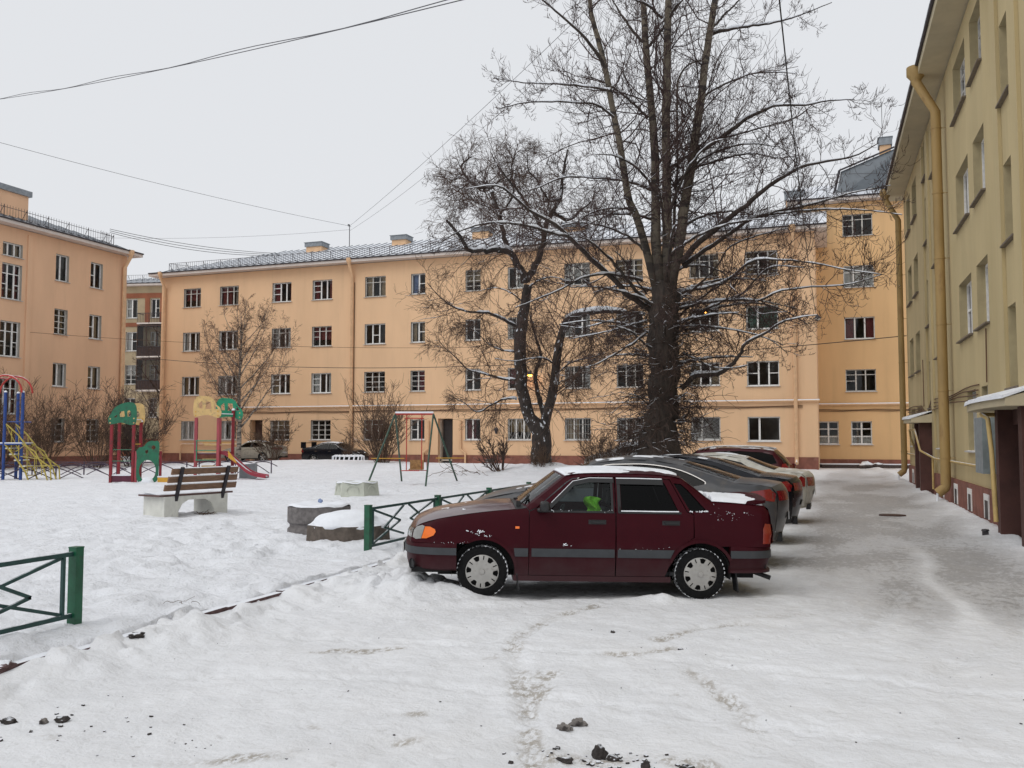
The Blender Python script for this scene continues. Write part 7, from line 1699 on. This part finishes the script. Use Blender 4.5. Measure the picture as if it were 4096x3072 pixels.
q = MB(); q.box(-.8, .75, -.15, .8, 1.48, 1.54); q.build('platform', M['p_blue'], CF); q = MB(); q.box(-.8, .75, -.15, .8, 1.542, 1.58); q.build('platform_snow', M['snow'], CF)
q = MB(); q.tube([(-.1, -.1, 2.45), (.66, 0, 2.45)], .025, 6); q.tube([(-.1, .75, 2.45), (.66, .7, 2.45)], .025, 6); q.build('guard_bar', M['p_blue'], CF)
tb = lambda pts, r, nm, m_=None: (lambda b: b.build(nm, m_ or M['p_lemon'], CF, 60))(MB().tube(pts, r, 7))
for y in (-.12, .62):
    tb([(.02, y, 1.52), (.5, y, .95), (.92, y, .35), (1.05, y, .0)], .035, 'stair_string')
    tb([(.06, y, 2.35), (.55, y, 1.92), (1.25, y, 1.05), (1.95, y, .55), (2.0, y, .0)], .03, 'handrail')
    tb([(.75, y, 1.52), (1.3, y, 1.2), (1.7, y, .45), (1.85, y, .0)], .03, 'side_tube')
    for x0, z0, x1, z1 in ((.30, 2.1, .30, 1.2), (.6, 1.85, .62, .8), (.95, 1.45, 1.0, .3), (1.3, 1.05, 1.3, .3), (1.6, .8, 1.6, .2), (.06, 2.3, .6, 1.3), (.5, 1.2, .9, 1.5), (.7, 1.0, 1.4, .9), (1.0, .6, 1.8, .6)):
        tb([(x0, y, z0), (x1, y, z1)], .017, 'lattice_tube')
for i in range(7):
    f = i/6; tb([(.08+.9*f, -.12, 1.45-1.25*f), (.08+.9*f, .62, 1.45-1.25*f)], .022, 'tread_tube')
for i in range(4):
    f = i/4; q = MB(); q.box(.0+.85*f, .26+.85*f, -.12, .62, 1.30-1.0*f, 1.33-1.0*f); o = q.build('stair_tread', M['p_lemon'], CF)
    q = MB(); q.box(.0+.85*f, .26+.85*f, -.12, .62, 1.332-1.0*f, 1.36-1.0*f); q.build('tread_snow', M['snow'], o)

# ------------------------------------------------------------------ low purple hoop fence
def hoop_fence(name, label, A, B, n, h=.62):
    A, B = Vector(A), Vector(B); d = B-A; L = d.length/n; an = math.atan2(d.y, d.x)
    root = thing(name, label, 'fence', A, an, 'low purple hoop fences around the playground')
    for i in range(n+1):
        q = MB(); q.tube([(i*L, 0, -.15), (i*L, 0, h)], .032, 6); q.build('post', M['purple_rail'], root)
    for i in range(n):
        q = MB(); q.bar((i*L, 0, h-.02), ((i+1)*L, 0, h-.02), .03, .03); q.build('rail', M['purple_rail'], root)
        for s0, s1 in ((-.45, .95), (.05, 1.45)):
            pts = [((i+s0+(s1-s0)*t)*L, .01, (h-.05)*math.sin(PI*t)) for t in np.linspace(0, 1, 11)]
            pts = [p for p in pts if -.3*L < p[0] < (n+.3)*L]
            q = MB(); q.tube(pts, .022, 5); q.build('hoop', M['purple_rail'], root, 60)
    return root
hoop_fence('hoop_fence', 'low purple hoop fence in front of the climbing frame', (-34.4, 26.5, .02), (-30.0, 32.3, .05), 3)
hoop_fence('hoop_fence', 'low purple hoop fence behind the climbing frame before the shrubs', (-40.5, 31.5, .02), (-29.4, 36.2, .05), 5)
hoop_fence('hoop_fence', 'low purple hoop fence end behind the porthole panel', (-29.0, 36.6, .05), (-26.0, 38.2, .05), 2)

# ------------------------------------------------------------------ swing
SWG = thing('swing', 'single child swing on green legs with red bar and plywood seat', 'swing', (-14.75, 30.7, 0))
tA, tB = Vector((-.62, -.23, 2.66)), Vector((.72, .23, 2.66))
feet = [(-1.04, -1.72, -.1), (-1.58, 2.31, -.1), (.98, -1.01, -.1), (.83, 2.43, -.1)]
for tp, fs in ((tA, feet[:2]), (tB, feet[2:])):
    for f in fs: q = MB(); q.tube([tp, f], .035, 8); q.build('leg', M['swing_green'], SWG, 60)
q = MB(); q.tube([tA, tB], .038, 8); o = q.build('top_bar', M['swing_red'], SWG, 60)
q = MB(); q.tube([tA+Vector((0, 0, .05)), tB+Vector((0, 0, .05))], .04, 8); q.build('bar_snow', M['snow'], o, 60)
hz = .56; h0, h1 = tA.lerp(tB, .30), tA.lerp(tB, .70)
q = MB(); q.tube([h0+Vector((-.08, -.03, -.16)), h1+Vector((.08, .03, -.16))], .022, 6)
for p in (h0, h1): q.tube([p, p+Vector((0, 0, -.18))], .02, 6)
q.build('hanger', M['swing_red'], SWG)
for p in (h0, h1): q = MB(); q.tube([p+Vector((0, 0, -.16)), Vector((p.x, p.y, hz))], .018, 6); q.build('swing_rod', M['swing_red'], SWG)
q = MB(); q.tube([(h0.x-.12, h0.y-.2, hz), (h0.x+.05, h0.y+.2, hz), (h1.x+.12, h1.y+.2, hz), (h1.x+.12, h1.y+.2, hz+.30)], .018, 6); q.tube([(h0.x-.12, h0.y-.2, hz), (h1.x, h1.y-.2, hz)], .018, 6); q.build('seat_frame', M['swing_red'], SWG)
q = MB(); Mx = Matrix.Translation((.12, .05, hz+.03)) @ Matrix.Rotation(R(19), 4, 'Z')
q.box(-.26, .26, -.2, .2, 0, .03, Mx); q.box(-.26, .26, .18, .21, .03, .36, Mx); q.build('seat', M['seat_ply'], SWG)
for x0, x1, y in ((-1.25, -.1, -.9), (.75, 1.75, .4)):
    q = MB(); q.tube([(x0, y, 1.02), (x1, y+.4, 1.02)], .016, 6); q.build('yellow_bar', M['p_amber'], SWG)

# ------------------------------------------------------------------ grey bin, tractor tyre, planks by the corner house
BX = thing('litter_bin', 'grey metal litter box beside the foot of the slide', 'bin', (-24.25, 33.9, 0), R(25))
q = MB(); q.plate([(-.34, -.1), (.34, -.1), (.34, .66), (-.34, .60)], (), .5); q.build('box', M['bin_grey'], BX)
q = MB(); q.box(-.33, .33, -.24, .24, .60, .64, Matrix.Rotation(R(-5), 4, 'Y')); q.build('bin_snow', M['snow'], BX)
TY = thing('tractor_tyre', 'big half buried tractor tyre painted white before the black winged car', 'tyre', (-29.3, 51.5, .15), R(10))
q = MB(); q.lathe([(.55, 0), (.60, .40), (.72, .48), (.88, .44), (.95, .30), (.95, -.1)], 36); q.build('carcass', M['rubber'], TY, 50)
for i in range(20):
    q = MB(); a0 = 2*PI*i/20; pts = [(.99*math.cos(a0+.10*t), .99*math.sin(a0+.10*t), .0+.45*t) for t in (0, .5, 1)]+[(.80*math.cos(a0+.12), .80*math.sin(a0+.12), .52)]
    q.tube(pts, .055, 5); q.build('lug', M['snow'], TY, 60)
q = MB(); q.lathe([(.0, .30), (.55, .42), (.70, .54), (.84, .53), (.92, .44)], 30); q.build('snow_cap', M['snow'], TY, 180)
for i, (x, y, a0, L, lab) in enumerate(((1.0, 60.6, 3, 3.4, 'long snow covered board lying under the corner house window'), (3.4, 60.9, -4, 2.6, 'short snow covered board next to the drain spout'), (0.2, 61.0, 8, 2.6, 'snow covered board nearest the corner of the long house'))):
    t = thing('old_board', lab, 'board', (x, y, .06), R(a0), 'boards dumped by the corner house')
    q = MB(); q.box(-L/2, L/2, -.12, .12, -.15, .06); q.build('board', M['wood_grey'], t); q = MB(); q.box(-L/2, L/2, -.13, .13, .062, .12); q.build('board_snow', M['snow'], t)
for i, (x, y, r_, s_, lab) in enumerate(((1.9, 60.4, .32, 2.0, 'dark frozen clod pile between the boards'), (2.5, 60.5, .25, 5.0, 'small snowy rubble lump beside the boards'))):
    blob('rubble', lab, 'rubble', (x, y, .05), r_, M['wood_grey'], s_, (1.4, 1, .8), .6, 2)
# ------------------------------------------------------------------ clods and stones on the near packed snow
for i, (x, y, r_, sq, mt, lab, s_) in enumerate((
    (-1.60, 5.82, .062, (1.2, .9, .75), 'soil_grey', 'icy grey clod on the packed snow, upper lump near the picture bottom', 1.2),
    (-1.66, 5.70, .055, (1.3, .9, .7), 'soil_grey', 'dark hollowed icy clod touching the grey one', 2.7),
    (-1.33, 5.32, .075, (.85, .8, 1.25), 'soil', 'upright pointed brown clod at the bottom edge', 3.3),
    (-1.24, 5.30, .05, (1.2, .8, .6), 'soil', 'low brown clod leaning on the pointed one', 4.1),
    (-1.03, 5.18, .045, (.8, .8, 1.2), 'soil', 'small upright brown clod right of the pointed one', 5.2),
    (-.80, 5.22, .045, (1.4, .8, .7), 'soil', 'flat reddish clod rightmost at the bottom edge', 6.6),
    (-1.50, 5.16, .045, (1.5, .8, .7), 'soil', 'flat brown clod left of the pointed one', 7.1),
    (-4.78, 4.72, .055, (1.2, .9, .8), 'soil', 'black stone at lower left, bigger of the close pair', 8.3),
    (-4.87, 4.66, .04, (.8, 1, .9), 'soil_grey', 'grey pebble at lower left beside the black stone', 9.4),
    (-5.10, 4.60, .06, (1.5, .8, .6), 'soil', 'snowy black clod at the left picture edge', 10.1),
    (-2.02, 8.60, .028, (1.2, .8, .8), 'soil', 'tiny dark leaf scrap in front of the red car', 11.2),
    (-1.30, 8.15, .03, (1.4, .8, .7), 'soil', 'tiny dark crumb on the right tyre track', 12.5),
    (-6.02, 5.35, .11, (1.0, 1.1, .5), 'kerb', 'dark broken kerb lump at the left picture edge', 13.5),
    (-5.86, 6.62, .09, (1.0, 1.3, .4), 'soil', 'dark soil showing at the broken kerb', 14.5))):
    z = float(road_z(np.array([x]), np.array([y]))[0]) if x > KX else .0
    r_ *= .68; blob('clod', lab, 'clod', (x, y, z+r_*.25), r_, M[mt], s_, sq, .6, 3, fq=2.0)
sc_ = MB(); rg = random.Random(12)                                    # fine dirt crumbs strewn on the packed snow
for i in range(170):
    u = rg.random()
    if u < .35: x, y = -1.15+rg.gauss(0, .3), 5.2+rg.gauss(0, .09)
    elif u < .5: x, y = -4.6+rg.gauss(0, .35), 4.6+rg.gauss(0, .2)
    elif u < .65: x, y = -3.4+rg.gauss(0, .3), 4.6+rg.gauss(0, .15)
    else: x, y = rg.uniform(-5.3, 2), rg.uniform(4.3, 10)
    z = float(road_z(np.array([x]), np.array([y]))[0]); s_ = rg.uniform(.003, .011)*(1.2 if u < .5 else .7)
    sc_.cbox((0, 0, 0), (s_*2, s_*1.4, s_), Matrix.Translation((x, y, z+s_*.3)) @ Matrix.Rotation(rg.uniform(0, 6), 4, 'Z') @ Matrix.Rotation(rg.uniform(-.5, .5), 4, 'X'))
tag(sc_.build('dirt_crumbs', M['soil'], None), 'fine dark dirt crumbs strewn over the packed snow', 'dirt', kind='stuff')
# ------------------------------------------------------------------ overhead cables and lamps
def wire(label, A, B, sag, r, m, n=28, name='overhead_cable', twist=0):
    A, B = Vector(A), Vector(B); o = thing(name, label, 'cable', A, 0, 'cables strung across the yard')
    q = MB(); pts = []
    for i in range(n+1):
        t = i/n; p = A.lerp(B, t)-A; p.z -= sag*4*t*(1-t); pts.append(p)
    q.tube(pts, r, 5); q.build('strand', m, o, 60)
    if twist:
        q = MB(); q.tube([p+Vector((0, .03*math.sin(i*.9), .05+.04*math.cos(i*.9))) for i, p in enumerate(pts)], r, 5); q.build('strand', m, o, 60)
MT = (-36.75, 64.4, 19.0)
wire('thick twisted double cable crossing the upper left sky', (-41.63, 34.08, 19.07), (-5.71, 16.01, 10.4), .25, .012, M['cable_grey'], twist=1)
wire('thin wire from the left edge up to the roof mast', (-44.69, 37.24, 18.59), MT, .25, .013, M['cable_grey'])
wire('thin wire from the roof mast up past the willow top, upper one', MT, (-8.3, 34.19, 19.3), .3, .012, M['cable_grey'])
wire('thin wire from the roof mast up past the willow top, lower one', (-36.75, 64.4, 18.6), (-9.96, 36.78, 18.73), .5, .010, M['cable_grey'])
wire('thin wire from the roof mast to the left behind the gap', (-36.75, 64.4, 18.7), (-62.0, 60.5, 19.2), .4, .010, M['cable_grey'])
for k, lab in enumerate(('highest', 'middle', 'lowest')):
    wire('sagging roof cable between the salmon and the long house, %s of three' % lab, (-45.4, 47.7, 15.75-.12*k), (-41.4, 61.5, 16.5-.08*k), .3+.08*k, .018, M['cable'])
wire('long cable sagging across the front of the long house', (-49.3, 57.3, 7.9), (3.05, 42.2, 6.15), 1.0, .018, M['cable'])
wire('thin cable across the long house above the long sagging one', (-46.0, 42.0, 8.2), (-17.05, 57.2, 7.9), .5, .012, M['cable_brown'])
wire('black cable hanging steeply in front of the poplar crown down to the wall lamp', (-.85, 57.2, 9.3), (-.86, 16.0, 11.0), .75, .017, M['cable'], n=40)
wire('faint wire from the poplar crown to the ochre house eaves', (-9.5, 44.5, 13.0), (2.6, 39.5, 12.5), -.6, .010, M['cable_grey'])
def wall_lamp(label, x, y, z, on, rot=0):
    t = thing('wall_lamp', label, 'lamp', (x, y, z), rot)
    q = MB(); q.tube([(0, .5, .25), (0, .15, .32), (0, 0, .22)], .02, 6); q.build('arm', M['dark_metal'], t)
    q = MB(); q.lathe([(.05, .24), (.10, .18), (.19, .06), (.20, .0)], 14); q.build('lamp_shade', M['dark_metal'], t, 60)
    q = MB(); q.lathe([(.18, .01), (.16, -.06), (.08, -.11), (0, -.12)], 14); q.build('bulb', M['lamp_on' if on else 'lamp_off'], t, 60)
wall_lamp('glowing orange street lamp on the long house behind the willow', -18.9, 57.0, 5.95, True)
wall_lamp('unlit white globe lamp at the right corner of the long house', -.75, 57.0, 8.9, False)
t = thing('wall_lantern', 'dark lantern on the long house right of the entrance', 'lamp', (-21.4, 57.4, 2.3))
q = MB(); q.lathe([(.05, -.25), (.08, -.2), (.16, .05), (.18, .08), (.05, .2)], 6); q.build('lantern', M['dark_metal'], t); q = MB(); q.bar((0, 0, .1), (0, .2, .15), .03); q.build('arm', M['dark_metal'], t)
t = thing('ceiling_lamp', 'small orange lamp burning inside a third floor window behind the poplar', 'lamp', (-7.5, 58.15, 9.75))
q = MB(); q.lathe([(0, -.09), (.09, -.05), (.10, .03), (.03, .09)], 12); q.build('shade', M['lamp_on'], t, 60); q = MB(); q.tube([(0, 0, .08), (0, 0, .7)], .01, 5); q.build('cord', M['cable'], t)
mh = thing('manhole', 'dark wet manhole cover showing in the icy drive', 'manhole', (1.3, 23.7, -.085)); q = MB(); q.lathe([(0, .02), (.26, .02), (.30, .015), (.31, -.05)], 20); q.v = [(x, y*.7, z) for x, y, z in q.v]; q.build('cover', M['door_brown'], mh)
pst = thing('short_stake', 'short dark stake in the snow before the near porch', 'stake', (2.62, 18.9, -.1)); q = MB(); q.box(-.05, .05, -.05, .05, -.1, .13); q.lathe([(.03, .13), (.07, .14), (.06, .17), (0, .18)], 8); q.build('stub', M['dark_metal'], pst)
